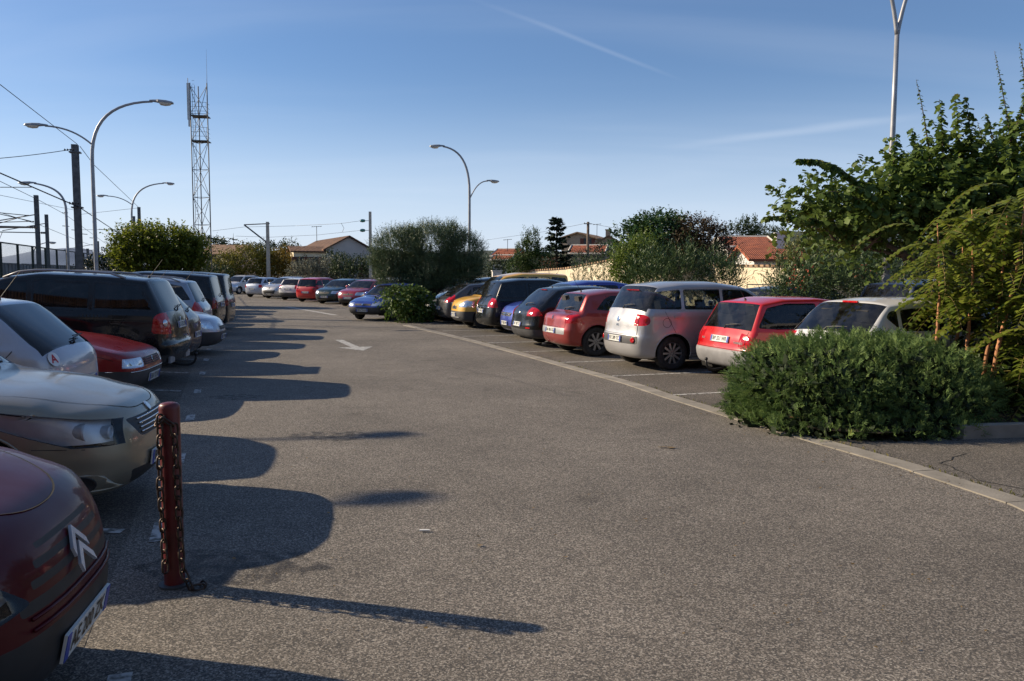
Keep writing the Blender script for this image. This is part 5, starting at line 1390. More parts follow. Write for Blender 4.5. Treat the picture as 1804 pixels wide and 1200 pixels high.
feather_tree('tallest feathery sapling at the right of the clump', 1742, 655, 10.4, 2.9, 46, 5, (.35, 0), .8, 1.2)
feather_tree('feathery sapling at the right edge of the picture', 1812, 690, 10.2, 2.6, 46, 6, (.05, 0), .8, .4)
feather_tree('low feathery sapling overhanging the raised kerb at right', 1850, 720, 9.6, 1.6, 40, 7, (-.1, 0), .7, .2)
# undergrowth behind the saplings
M_und = leafmat('undergrowth', (.016, .032, .010), (.045, .075, .02), .15, .6, (.12, .08, .03))
root = veg('shrub', 'dark undergrowth shrub below the saplings at the right edge', 'shrub', (7.6, 10.9, 0))
shoots('foliage', root, rel([pb(1760, 640, 11.2, .9, .6, .8), pb(1880, 640, 11.4, 1.3, .8, 1.2), pb(1720, 700, 10.2, .6, .4, .35), pb(1830, 735, 10.0, .9, .4, .3), pb(1700, 560, 12.3, .8, .7, .8), pb(1960, 640, 11, 1.2, .8, 1.4)], (7.6, 10.9, 0)), 2600, .3, 6, .10, 'oval', M_und, up=.3, droop=.4, zmin=.05, shell=.8)
limbs(root, (0, 0, 0), [(-.9, .2, 1.2), (.2, .3, 1.4), (1.2, .2, 1.6), (-.5, -.3, .8)], .03, M_bark, 'stem')

# --- oleanders and shrubs behind the right row
M_ole = leafmat('oleander leaf', (.030, .060, .022), (.085, .135, .045), .15, .5, (.20, .22, .08))
def shrub(name, label, cat, base, blobs, nsh, slen, nleaf, ls, shape, mat, stems=6, seed=1, tm=None, r0=.04, **k):
    root = veg(name, label, cat, base); rb_ = rel(blobs, base)
    shoots('foliage' if cat != 'tree' else 'crown', root, rb_, nsh, slen, nleaf, ls, shape, mat, **k)
    limbs(root, (0, 0, 0), [(b[0], b[1], b[2]) for b in rb_][:max(3, stems)], r0, tm or M_bark, 'stem' if cat != 'tree' else 'trunk', .3, seed, 2)
    return root
root = shrub('oleander', 'oleander with a few pink-orange flowers left of the pale lamp post', 'oleander', (8.2, 19.6, 0), [pb(1430, 500, 19, .75, .7, .55), pb(1490, 505, 19.3, .75, .7, .6), pb(1540, 490, 20, .5, .6, .6), pb(1400, 515, 19, .5, .6, .4)], 900, .55, 9, .14, 'blade', M_ole, up=.9, spread=.6, shell=.8, zmin=.1)
P, Nn = blob_pts(rel([pb(1415, 480, 18.6, .35, .3, .2), pb(1400, 500, 18.6, .3, .3, .2), pb(1525, 480, 19.4, .3, .3, .2)], (8.2, 19.6, 0)), 90, .5); leaves('flowers', P, unit(nr.normal(size=(90, 3))), unit(nr.normal(size=(90, 3))), .05 + .03 * nr.random(90), 'quad', leafmat('oleander flower', (.5, .10, .06), (.6, .2, .12), .2), root)
shrub('shrub', 'rounded yellowish shrub spilling over the cream wall at right', 'shrub', (9.3, 24.0, 0), [pb(1410, 470, 24, .62, .6, .75), pb(1440, 455, 24.3, .8, .8, .9), pb(1500, 450, 24.5, 1.1, .9, 1.0)], 1700, .3, 7, .09, 'oval', leafmat('yellowish leaf', (.07, .085, .022), (.20, .21, .07), .2, .6), up=.2, shell=.4, zmin=.1)
shrub('shrub', 'tall dark oleander mass behind the saplings and pale lamp post', 'shrub', (13.0, 21.0, 0), [pb(1620, 480, 22, 1.6, 1, 1.3), pb(1740, 470, 21, 1.9, 1, 1.5), pb(1860, 480, 20, 1.8, 1, 1.5), pb(1560, 500, 24, 1.2, 1, 1.1)], 2200, .5, 8, .16, 'blade', leafmat('dark oleander', (.014, .026, .010), (.04, .06, .02), .1), up=.8, spread=.7, zmin=.1)
shrub('oleander', 'oleander hedge with upright pale leaves behind the silver people carrier', 'oleander', (5.5, 30.5, 0), [pb(1150, 485, 30.5, .9, .7, .8), pb(1210, 480, 30.3, .9, .7, .9), pb(1265, 485, 30, .6, .6, .7), pb(1290, 492, 29.5, .4, .5, .5)], 1100, .6, 9, .16, 'blade', M_ole, up=1.0, spread=.5, zmin=.1, shell=.8)
shrub('shrub', 'light yellow-green upright shrub left of the oleander hedge', 'shrub', (4.6, 32.0, 0), [pb(1110, 468, 32, .55, .5, .9), pb(1135, 460, 32, .5, .5, 1.0), pb(1095, 480, 32, .35, .4, .7)], 900, .5, 8, .11, 'oval', leafmat('lime leaf', (.06, .10, .015), (.16, .22, .03), .35), up=.9, zmin=.1)
shrub('broadleaf_tree', 'green broad-leaved tree above the cream wall, left of the reddish tree', 'tree', (6.2, 37.0, 0), [pb(1160, 420, 36, 1.3, 1.2, .8), pb(1115, 425, 36, .9, .9, .6), pb(1170, 400, 36.5, .9, .9, .5), pb(1140, 450, 36, 1.2, 1.1, .7), pb(1130, 402, 36, .5, .5, .35), pb(1195, 440, 36, 1, 1, .8)], 1500, .55, 8, .17, 'oval', leafmat('fig leaf', (.018, .05, .012), (.055, .115, .03), .2), up=.6, droop=.3)
shrub('dark_leaved_tree', 'dark reddish-brown tree above the cream wall at centre right', 'tree', (8.3, 35.0, 0), [pb(1235, 430, 35, 1.1, 1, .95), pb(1205, 440, 35, .8, .8, .8), pb(1262, 440, 35, .75, .8, .9), pb(1225, 405, 35, .8, .8, .5), pb(1240, 462, 35, 1.2, 1, .7)], 1700, .4, 7, .11, 'oval', leafmat('bronze leaf', (.030, .022, .010), (.085, .055, .024), .15, .6, (.14, .07, .02)), up=.7)
for k, (px, py, Y, h) in enumerate(((1020, 488, 40, .9), (1045, 487, 39, .9), (1065, 490, 38, .8))):
    shrub('oleander', ['thin pale oleander left of three before the cream wall', 'thin pale oleander middle of three before the cream wall', 'thin pale oleander right of three before the cream wall'][k], 'oleander', (at(px, py, Y).x, Y, 0), [pb(px, py, Y, .28, .3, .75)], 70, .5, 8, .16, 'blade', M_ole, up=1.4, spread=.5, zmin=.1)

# --- conifers
M_con = leafmat('conifer needles', (.010, .024, .014), (.030, .055, .028), .05, .7)
def conifer(label, px, top_py, Y, rad, lay=12, zb=.6, dens=60, mat=None, seed=1):
    q = at(px, top_py, Y); base = (q.x, Y, 0); root = veg('conifer', label, 'conifer', base); H_ = q.z; rg = random.Random(seed)
    B = MB(); B.tube([(0, 0, 0), (0, 0, H_ * .6), (0, 0, H_)], [.12, .07, .015], 7)
    P, D = [], []
    for k in range(lay):
        f = k / lay; z = zb + (H_ - zb) * f ** .9; r_ = rad * (1 - f) ** .85 + .12
        nb = max(5, int(9 * (1 - f)) + 4)
        for j in range(nb):
            az = 2 * pi * j / nb + k * .7 + rg.uniform(-.2, .2); L_ = r_ * rg.uniform(.5, 1.2); z = z + rg.uniform(-.09, .09)
            pts = [Vector((0, 0, z)), Vector((cos(az) * L_ * .5, sin(az) * L_ * .5, z - L_ * .06)), Vector((cos(az) * L_, sin(az) * L_, z + L_ * .10))]
            B.tube(pts, [.02, .014, .004], 4)
            for m_ in range(dens // 4):
                s = rg.uniform(.15, 1); q_ = pts[0].lerp(pts[1], s * 2) if s < .5 else pts[1].lerp(pts[2], s * 2 - 1)
                P.append(q_); D.append(Vector((cos(az + rg.uniform(-1.2, 1.2)), sin(az + rg.uniform(-1.2, 1.2)), rg.uniform(-.35, .5))))
    n = len(P); leaves('crown', np.array(P), np.array(D), unit(nr.normal(size=(n, 3)) * .4 + np.array([0, 0, 1.])), (.16 + .16 * nr.random(n)), 'quad', mat or M_con, root)
    B.build('trunk', M_bark, root)
conifer('dark layered spruce behind the cream wall left of the telephone pole', 981, 381, 50, 1.55, 24, dens=90, seed=3)
conifer('small dark spruce beyond the tan ribbed roof', 411, 411, 105, 2.0, 8, seed=4)
def columnar(label, base, blobs, mat, nsh=1500, seed=1):
    return shrub('cypress', label, 'conifer', base, blobs, nsh, .30, 8, .10, 'quad', mat, up=1.6, spread=.8, shell=.3, r0=.07)
M_cyp = leafmat('cypress', (.022, .05, .010), (.07, .12, .02), .1, .6, (.15, .19, .03))
q = at(930, 440, 47); columnar('yellow-green pointed cypress left of the dark spruce', (q.x, 47, 0), [pb(938, 432, 47, .35, .4, .9), pb(930, 455, 47, .75, .7, 1.0), pb(915, 475, 47, .7, .7, .7), pb(950, 470, 47, .9, .8, .9), pb(925, 415, 47, .08, .1, .3)], M_cyp, 2000)
M_hedge = leafmat('hedge leaf', (.018, .036, .012), (.055, .085, .024), .15, .6)
shrub('shrub', 'dark hedge between the olive and the pointed cypress', 'hedge', (at(880, 480, 50).x, 50, 0), [pb(860, 475, 50, 1.1, .8, .9), pb(885, 478, 50, .9, .8, .8), pb(905, 480, 49, .7, .7, .7)], 1000, .35, 6, .11, 'oval', M_hedge, zmin=.1)
shrub('shrub', 'clipped green hedge below the telephone pole behind the cream wall', 'hedge', (at(1020, 466, 52).x, 52, 0), [pb(1015, 466, 52, 1.3, .8, .75), pb(1045, 462, 50, 1.1, .8, .8), pb(990, 470, 52, .8, .8, .7), pb(1070, 455, 50, .9, .8, 1.0)], 1400, .3, 6, .10, 'oval', leafmat('grey-green leaf', (.03, .05, .024), (.08, .11, .05), .1))
shrub('bare_shrub', 'reddish twiggy young tree before the long cream wall', 'tree', (at(968, 480, 43).x, 43, 0), [pb(968, 464, 43, .38, .35, .3)], 60, .25, 3, .06, 'quad', leafmat('russet', (.10, .03, .02), (.2, .07, .04)), up=.8, r0=.05)
shrub('shrub', 'distant green treetops behind the orange roofs at right', 'tree', (at(1310, 412, 70).x, 70, 0), [pb(1300, 412, 70, 1.8, 1, .8), pb(1320, 405, 70, 1.0, 1, 1.0), pb(1350, 415, 72, 1.8, 1, .6)], 900, .5, 6, .18, 'oval', M_hedge, up=.7)

# --- olive tree at the island and the leafy bush under it
M_olv = leafmat('olive leaf', (.042, .075, .030), (.13, .175, .080), .1, .5, (.18, .21, .11), .4)
b0 = (at(762, 540, 33).x, 33.0, 0)
root = veg('olive_tree', 'rounded grey-green olive tree with wispy upright shoots on the traffic island', 'olive tree', b0)
ob = rel([pb(700, 430, 33, 1.05, 1.1, .85), pb(760, 425, 33, 1.25, 1.3, .95), pb(815, 435, 33, .85, 1.0, .80), pb(690, 460, 33, .65, .9, .7), pb(760, 465, 33, 1.3, 1.2, .75), pb(810, 465, 33, .8, .9, .6), pb(795, 410, 33, .6, .7, .5), pb(720, 410, 33, .6, .7, .4), pb(700, 485, 33, .8, .9, .35), pb(740, 488, 32.6, .8, .7, .3), pb(795, 485, 33, .85, .9, .32), pb(830, 462, 33, .45, .7, .45), pb(672, 450, 33, .4, .6, .5)], b0)
shoots('crown', root, [(b[0], b[1], b[2] - .28, b[3] * .95, b[4], b[5] * .95, b[6]) for b in ob], 11500, .38, 11, .10, 'blade', M_olv, up=.9, spread=.7, shell=.45, jitter=.25)
limbs(root, (0, 0, 0), [(b[0], b[1], b[2]) for b in ob], .16, M_bark, 'trunk', .35, 9, 5)
M_bush = leafmat('glossy bush leaf', (.030, .065, .012), (.09, .15, .025), .25, .6, (.16, .2, .04), .3)
b0 = (at(735, 560, 29.3).x, 29.3, 0)
root = veg('shrub', 'glossy bright green leafy bush beside the blue hatchback', 'shrub', b0)
bb = rel([pb(722, 525, 29.3, .6, .6, .34), pb(700, 525, 28.9, .45, .5, .28), pb(742, 535, 29.4, .35, .6, .38), pb(728, 548, 29.3, .5, .6, .3)], b0)
shoots('foliage', root, bb, 420, .45, 8, .15, 'oval', M_bush, up=.2, droop=.9, spread=.9, shell=.6, zmin=.05)
limbs(root, (0, 0, 0), [(b[0], b[1], b[2]) for b in bb], .05, M_bark, 'stem')

# --- leafy tree on the left
M_pl = leafmat('maple leaf', (.05, .080, .010), (.17, .20, .022), .5, .5, (.32, .26, .03))
b0 = (at(282, 500, 42).x, 42.0, 0)
root = veg('broadleaf_tree', 'rounded yellow-green broad-leaved tree behind the left row', 'tree', b0)
lb = rel([pb(245, 435, 42, 1.15, 1.2, .8), pb(300, 435, 42, 1.3, 1.3, .8), pb(335, 450, 42, .7, 1.0, .75), pb(265, 465, 42, 1.4, 1.2, .7), pb(315, 470, 42, 1.1, 1.1, .6), pb(225, 455, 42, .6, .8, .6)], b0)
shoots('crown', root, lb, 2300, .65, 8, .16, 'lobed', M_pl, up=1.0, spread=.8, shell=.5)
limbs(root, (0, 0, 0), [(b[0], b[1], b[2]) for b in lb], .15, M_bark, 'trunk', .3, 4, 4)
ws = [((230, 430), (209, 392)), ((262, 420), (243, 385)), ((290, 415), (277, 384)), ((330, 430), (312, 398)), ((345, 440), (343, 405)), ((215, 440), (203, 398)), ((320, 425), (300, 400))]
PP, DD, UU, SS = [], [], [], []
for (ax, ay), (ex, ey) in ws:
    a = at(ax, ay, 42) - Vector(b0); e = at(ex, ey, 42) - Vector(b0)
    for k in range(34):
        tt = rnd.random(); PP.append(a.lerp(e, tt)); DD.append(Vector((rnd.uniform(-1, 1), rnd.uniform(-1, 1), rnd.uniform(-.3, .5)))); UU.append(Vector((0, .3, 1))); SS.append(rnd.uniform(.12, .2) * (1.1 - .5 * tt))
leaves('shoot_leaves', np.array(PP), np.array(DD), np.array(UU), np.array(SS), 'lobed', M_pl, root)
# background hedges and trees left of centre
M_yel = leafmat('autumn leaf', (.055, .070, .012), (.21, .19, .025), .3, .6, (.32, .22, .03)); M_gh = leafmat('grey shrub leaf', (.10, .11, .075), (.24, .24, .18), .1, .7)
shrub('shrub', 'yellow-green shrub thicket behind the white boxy car', 'shrub', (at(425, 480, 76).x, 76, 0), [pb(405, 470, 76, 1.5, 1, 1.3), pb(440, 462, 76, 1.9, 1.2, 1.5), pb(470, 468, 76, 1.4, 1.1, 1.2), pb(385, 478, 76, 1, 1, .9)], 1500, .6, 6, .20, 'oval', M_yel, up=.4, zmin=.1)
shrub('shrub', 'orange-tinged tree left of the brown shuttered house', 'tree', (at(510, 475, 76).x, 76, 0), [pb(505, 460, 76, 1.5, 1, 1.1), pb(490, 472, 76, 1.4, 1, 1.1), pb(530, 470, 75, 1.2, 1, .9)], 1000, .6, 6, .20, 'oval', leafmat('orange leaf', (.07, .065, .012), (.26, .17, .02), .3, .6), up=.4, zmin=.1)
shrub('shrub', 'grey-leaved shrub mass behind the far row of cars', 'shrub', (at(560, 480, 70).x, 70, 0), [pb(540, 478, 70, 1.5, 1, .8), pb(575, 475, 70, 1.6, 1, .95), pb(600, 482, 70, 1.3, 1, .7)], 1500, .5, 6, .14, 'oval', M_gh, up=.6, zmin=.1)
shrub('shrub', 'dark green hedge below the gabled house behind the pale masts', 'hedge', (at(640, 475, 68).x, 68, 0), [pb(610, 470, 68.5, 1.2, 1, .9), pb(640, 472, 68, 1.5, 1, .9), pb(670, 470, 68, 1.5, 1, 1.0), pb(590, 468, 72, 1.1, 1, 1.2)], 1300, .5, 6, .17, 'oval', M_hedge, up=.4, zmin=.1)
shrub('shrub', 'dark wood edge beyond the thicket left of centre', 'tree', (at(470, 450, 100).x, 100, 0), [pb(380, 446, 100, 3, 1.5, 1.5), pb(365, 436, 100, 2, 1.5, 1.2), pb(480, 447, 100, 2.5, 1.5, 1.2), pb(508, 440, 100, 1.2, 1, 1.0), pb(440, 450, 100, 3, 1.5, 1.2)], 1400, .7, 5, .30, 'oval', M_hedge, up=.5, zmin=.1)
shrub('shrub', 'dark hedge against the railway fence left of the leafy tree', 'hedge', (at(190, 480, 46).x, 46, 0), [pb(185, 478, 46, 1.0, 1.5, .9), pb(205, 470, 46, .8, 1.5, 1.0), pb(170, 486, 46, .9, 2, .8), pb(225, 482, 46, 1, 1, .8)], 1100, .4, 6, .15, 'oval', leafmat('dark hedge', (.008, .018, .008), (.03, .045, .016), .1), up=.4, zmin=.1)
shrub('shrub', 'ivy-dark shrubs behind the tan ribbed-roof house', 'shrub', (at(350, 478, 70).x, 70, 0), [pb(385, 484, 72, 1.3, 1, .8), pb(350, 480, 70, 1.5, 1, 1.1), pb(330, 485, 66, 1.2, 1, .8)], 900, .5, 6, .16, 'oval', M_hedge, up=.4, zmin=.1)
# leaf litter and bare stems at the foot of the juniper
P = np.array([(x_, y_, .16 + .05 * rnd.random()) for x_, y_ in [(rnd.uniform(3.2, 8.5), 8.95 + rnd.uniform(0, .5)) for _ in range(500)]])
o = leaves('leaf_litter', P, unit(nr.normal(size=(500, 3)) * np.array([1, 1, .2])), unit(nr.normal(size=(500, 3)) * .2 + np.array([0, 0, 1.])), .03 + .04 * nr.random(500), 'oval', leafmat('litter leaf', (.10, .06, .03), (.22, .14, .06), .1)); tag(o, kind='stuff')
# weeds and grass in the joints and on the verge
gx = MB(); P, D = [], []
for k in range(900):
    if k < 500: q = gp(rnd.uniform(1330, 1750), rnd.uniform(0, 1)) if False else Vector((rnd.uniform(3.6, 8.5), 0, 0)); q.y = 8.85 + rnd.uniform(-.08, .1)
    else: s = rnd.random(); i_ = int(s * (len(KERB) - 4)) + 1; a, c = Vector(KERB[i_]), Vector(KERB[i_ + 1]); u_ = a.lerp(c, rnd.random()); q = Vector((u_.x + .12 + rnd.uniform(-.02, .03), u_.y + .04, 0))
    P.append((q.x, q.y, 0)); D.append((rnd.uniform(-.6, .6), rnd.uniform(-.6, .6), 1))
o = leaves('weeds', np.array(P), np.array(D), unit(nr.normal(size=(len(P), 3))), .02 + .035 * nr.random(len(P)), 'blade', M_yel); tag(o, kind='stuff')
# ------------------------------------------------------------------ the parked cars
def yz(nm, poly, lim, mats, **k): return (nm, 'yz', poly, lim, mats, k)
def xz(nm, poly, mats, **k): return (nm, 'xz', poly, None, mats, k)
def full(nm, z0, z1, lim, mats, **k): return (nm, 'yz', [(-1.3, z0), (1.3, z0), (1.3, z1), (-1.3, z1)], lim, mats, dict(sym=0, **k))
def centre(nm, hw_, z0, z1, lim, mats, **k):
    t = k.pop('top', hw_); return (nm, 'yz', [(-hw_, z0), (hw_, z0), (t, z1), (-t, z1)], lim, mats, dict(sym=0, **k))
def F(L): return lambda d: (d, 1)           # front features reach back d metres
def fr(d): return (d, 1)
def rr_(L, d): return (L - d, -1)
def bars(C, view, zs, hw_, rad=.008, mat=None, name='grille_bar', off=.006, n=8):
    for z in zs:
        b = MB(); pts = []
        for k in range(n + 1):
            y = -hw_ + 2 * hw_ * k / n; l, nn = C['hit'](view, y, z); pts.append(l + nn * off)
        b.tube(pts, rad, 6); b.build(name, mat or M_chrome, C['root'], True)
def badge(C, view, a, z, kind='disc', s=.045, mat=None):
    M = C['on'](view, a, z, off=.006); b = MB()
    if kind == 'disc': b.lathe([(s, 0), (s, .004), (s * .8, .007), (0, .007)], 20, M)
    elif kind == 'diamond':
        for k in range(4):
            c = [(0, 1.35), (.9, 0), (0, -1.35), (-.9, 0)]; p, q = c[k], c[(k + 1) % 4]
            b.tube([M @ Vector((p[0] * s, p[1] * s, .004)), M @ Vector((q[0] * s, q[1] * s, .004))], s * .17, 6)
    elif kind == 'ring':
        b.tube([M @ Vector((s * cos(t), s * sin(t), .003)) for t in [2 * pi * k / 16 for k in range(17)]], s * .16, 6); b.box(M @ Vector((0, 0, .003)), (s * 2.4, s * .2, .004), M.to_3x3().to_4x4())
    elif kind == 'chevron':
        for dz in (.0, -.95):
            for sg in (1, -1):
                q = [(0, .75), (1.0 * sg, -.35), (1.0 * sg, -.85), (0, .22)]
                pts = [(x * s, (y + dz) * s) for x, y in q]
                if sg < 0: pts = pts[::-1]
                b.prism(pts, 0, .012, M)
    return b.build('badge', mat or M_chrome, C['root'])
def letters(C, view, a, z, txt, size, mat=None):
    t = textmesh(txt, size, .001).copy(); t.transform(C['on'](view, a, z, off=.004)); return link('lettering', t, mat or M_chrome, C['root'])
def exhaust(C, y):
    b = MB(); x = -C['S']['L'] / 2
    b.lathe([(.026, 0), (.03, 0), (.03, .25), (.022, .25)], 12, Matrix.Translation((x + .02, y, C['S']['clear'] - .02)) @ Matrix.Rotation(pi / 2, 4, 'Y'))
    b.build('exhaust_pipe', M_dsteel, C['root'], True)
def towbar(C):
    x = -C['S']['L'] / 2; z = C['S']['clear']
    b = MB(); b.tube(bez((x + .25, 0, z + .02), (x - .05, 0, z - .05), (x - .2, 0, z - .06), (x - .2, 0, z + .14), 10), .018, 8)
    b.lathe([(0, -.03), (.024, -.02), (.03, 0), (.024, .02), (0, .03)], 12, Matrix.Translation((x - .2, 0, z + .16))); b.build('tow_bar', M_blk, C['root'], True)
def roofbars(C, ss, long=False):
    S = C['S']
    if long:
        for sg in (1, -1):
            b = MB(); pts = []
            for k in range(9):
                x = C['X'](ss[0] + (ss[1] - ss[0]) * k / 8); y = sg * (S['W'] / 2 - .22); l, nn = C['hit']('top', x, y)
                pts.append(l + Vector((0, 0, .005 if k in (0, 8) else .055)))
            b.tube(pts, .018, 8); b.build('roof_rail', S.get('railmat') or M_galv, C['root'], True)
    else:
        for s in ss:
            b = MB(); y = S['W'] / 2 - .12; l, nn = C['hit']('top', C['X'](s), y); zt = max(C['hit']('top', C['X'](s), 0)[0].z + .07, l.z + .1)
            b.tube([(l.x, -y - .03, l.z - .05), (l.x, -y, zt), (l.x, y, zt), (l.x, y + .03, l.z - .05)], .016, 6); b.build('roof_bar', M_blk, C['root'])
def sticker_A(C, view, a, z):
    M = C['on'](view, a, z, off=.003); b = MB(); b.lathe([(.075, 0), (.075, .001), (0, .001)], 24, M); o = b.build('sticker', simple('sticker white', (.7, .7, .7), .5), C['root'])
    t = textmesh('A', .12, .004).copy(); t.transform(M @ Matrix.Translation((0, 0, .002))); link('sticker_letter', t, simple('sticker red', (.5, .01, .02), .5), o)
def place(ref, end, ang, L):
    h = Vector((cos(ang), sin(ang), 0)); return Vector((ref[0], ref[1], 0)) + h * (-L / 2 if end == 'n' else L / 2)
def car(label, cat, ref, end, ang, group, name='parked_car', **kw):
    L = kw.get('L', DEF['L']); z = kw.pop('z', 0); l = place(ref, end, ang, L); l.z = z
    r_, C = make_car(name, label, cat, l, ang, group, **kw); C['root'] = r_
    if group == GL:      # the left bays rise gently away from the lane
        c = Vector((l.x, l.y)); dd = -(c - L0).dot(HV) - .2; r_.location.z = SLOPE * max(0, dd)
        r_.rotation_euler = (Matrix.Rotation(math.atan(SLOPE), 3, Vector((UV.x, UV.y, 0))) @ Matrix.Rotation(ang, 3, 'Z')).to_euler()
    return C
HL = R(10.5)
GL = 'cars parked along the left side of the lane'; GR = 'cars parked in the right-hand bays'; GF = 'cars parked at the far end of the lot'; GB = 'cars in the bays behind the right-hand row'

def clear_lamp(C, poly, lim, view='yz'): pass
def lamp_details(C, sg, pts, rad=.055):
    """projector bowls behind the clear cover"""
    b = MB()
    for (s, y, z, r) in pts:
        M = Matrix.Translation((C['X'](s), sg * y, z)) @ Matrix.Rotation(pi / 2 - sg * .0, 4, 'Y')
        b.lathe([(r, .05), (r * .96, .0), (r * .7, -.03), (r * .2, -.045), (0, -.045)], 20, M); b.lathe([(r * 1.06, .045), (r * 1.06, .06), (r, .06), (r, .045)], 20, M)
        b.lathe([(r * .35, -.03), (r * .35, .01), (r * .2, .03), (0, .035)], 12, M)
    o = b.build('lamp_bowl', simple('lamp bowl', (.72, .73, .75), .4, .25, vary=.05), C['root'], True)

M_refl = simple('satin reflector', (.62, .63, .66), .35, .3, vary=.1)
def gate(C, y, zt, zb, notch=.0):
    b = MB(); zs_ = [zt + (zb - zt) * k / 16 for k in range(17)]; pts = []
    for sg in (1, -1):
        col = []
        for z in zs_:
            l, nn = C['hit']('rear', sg * (y - notch * (zt - z) / (zt - zb)), z); col.append(l + nn * .0005)
        pts.append(col)
    bot = [C['hit']('rear', (y - notch) * (1 - 2 * k / 12), zb)[0] for k in range(13)]
    b.tube(pts[0] + bot[1:-1] + pts[1][::-1], .0045, 5, cap=False); b.build('tailgate_seam', M_well, C['root'])
# ---- left row, from the camera outwards
P_wine = paint('deep wine paint', (.065, .003, .008), .0, .35, .0, .28)
C = car('dark wine-red hatchback with a chevron badge, nose nearest the camera in the bottom left corner', 'car', (-1.72, 3.10), 'n', R(11), GL,
    L=3.85, W=1.68, H=1.52, wb=2.46, fo=.76, nose=.74, hood=.90, cowl=(.92, 1.04), wt=(1.6, 1.46), rm=(2.1, 1.52), rt=(3.5, 1.42), rb=(3.75, 1.0), bf=.97, br=1.02, step=.035, rhf=.46, planf=.2,
    body=P_wine, plates=('AE 200 ZK', .40, .8), rims='cap7', pillars=(2.1, 2.9),
    cuts=[yz('headlight', [(.40, .64), (.62, .60), (.86, .74), (.86, .86), (.66, .86)], fr(.75), [M_clear, M_blk], round=.03, inset=.008, lining=M_refl),
          centre('lower_grille', .48, .26, .52, fr(.45), [M_blk], round=.05, top=.6),
          centre('air_intake', .46, .60, .645, fr(.4), [M_blk], round=.02), centre('air_intake', .38, .675, .705, fr(.4), [M_blk], round=.012), centre('air_intake', .33, .735, .762, fr(.4), [M_blk], round=.01), centre('air_intake', .27, .79, .81, fr(.4), [M_blk], round=.008),
          xz('fog_lamp_recess', [(.10, .32), (.34, .34), (.34, .44), (.14, .46)], [M_blk], round=.03)])
badge(C, 'front', 0, .74, 'chevron', .072, simple('satin badge', (.55, .58, .62), .35, .5))
for sg in (1, -1): lamp_details(C, sg, [(.30, .58, .71, .06), (.44, .68, .75, .05)])
bars(C, 'front', (.545, .585), .42, .007, P_wine, 'grille_bar')
# hood shut line
b = MB(); vs = []
C1 = C
for k in range(25):
    t = -1 + 2 * k / 24; y = .62 * t; s = .17 + .55 * abs(t) ** 2.6
    l, nn = C['hit']('top', C['X'](s), y); vs += [l + nn * .0025 + Vector((.004, 0, 0)), l + nn * .0025 - Vector((.004, 0, 0))]
b.add(vs, [(2 * i, 2 * i + 1, 2 * i + 3, 2 * i + 2) for i in range(24)]); b.build('bonnet_seam', M_well, C['root'])

P_pewter = paint('pewter metallic', (.27, .24, .18), .6, .36, .03, .7)
C = car('pewter grey saloon with long swept headlight, parked beside the red bollard', 'car', (-2.76, 6.12), 'n', R(10), GL,
    L=4.70, W=1.81, H=1.53, wb=2.70, fo=.95, r=.325, nose=.70, hood=.83, cowl=(1.32, 1.0), wt=(2.0, 1.47), rm=(2.6, 1.53), rt=(3.7, 1.44), rb=(4.35, 1.05), tail=[(4.66, 1.0), (4.7, .6)], bf=.93, br=1.0, step=.04, rhf=.5, planf=.2,
    body=P_pewter, plates=('BH 417 QD', .42, .9), rims='spoke10', pillars=(2.65, 3.5),
    cuts=[xz('headlight', [(.10, .585), (.38, .59), (.62, .665), (1.20, .865), (1.14, .88), (.45, .80), (.14, .755)], [M_clear, M_blk], inset=.010, lining=M_refl),
          centre('grille', .36, .60, .74, fr(.4), [M_blk, M_chrome], top=.48, round=.04, inset=.014), centre('lower_grille', .42, .26, .38, fr(.4), [M_blk], top=.5, round=.04),
          xz('fog_lamp_recess', [(.13, .265), (.30, .27), (.60, .30), (.50, .375), (.30, .40), (.2, .38)], [P_pewter, M_blk], inset=.006)])
for sg in (1, -1):
    lamp_details(C, sg, [(.38, .68, .685, .058), (.25, .57, .665, .045)])
    b = MB(); vw = 'right' if sg < 0 else 'left'
    M = C['on'](vw, C['X'](.33), .33, off=.006); b.lathe([(.062, 0), (.062, .006), (.055, .006), (.05, .002), (0, .001)], 20, M @ Matrix.Diagonal((1.6, 1, 1, 1))); b.build('fog_lamp', M_blk, C['root'], True)
    b = MB(); o = MB()
bars(C, 'front', (.63, .66, .69, .72), .34, .007); badge(C, 'front', 0, .765, 'disc', .04)
b = MB()
for sg in (1, -1): b.tube([C['hit']('left' if sg > 0 else 'right', C['X'](a), z)[0] for a, z in ((.30, .578), (.45, .585), (.6, .59), (.72, .592))], .004, 5)
b.build('bumper_seam', M_blk, C['root'])
b = MB(); vs = []
for k in range(33):
    t = -1 + 2 * k / 32; y = .72 * t; s = .13 + .85 * abs(t) ** 4
    l, nn = C['hit']('top', C['X'](s), y); vs += [l + nn * .0025 + Vector((.004, 0, 0)), l + nn * .0025 - Vector((.004, 0, 0))]
b.add(vs, [(2 * i, 2 * i + 1, 2 * i + 3, 2 * i + 2) for i in range(32)]); b.build('bonnet_seam', M_well, C['root'])

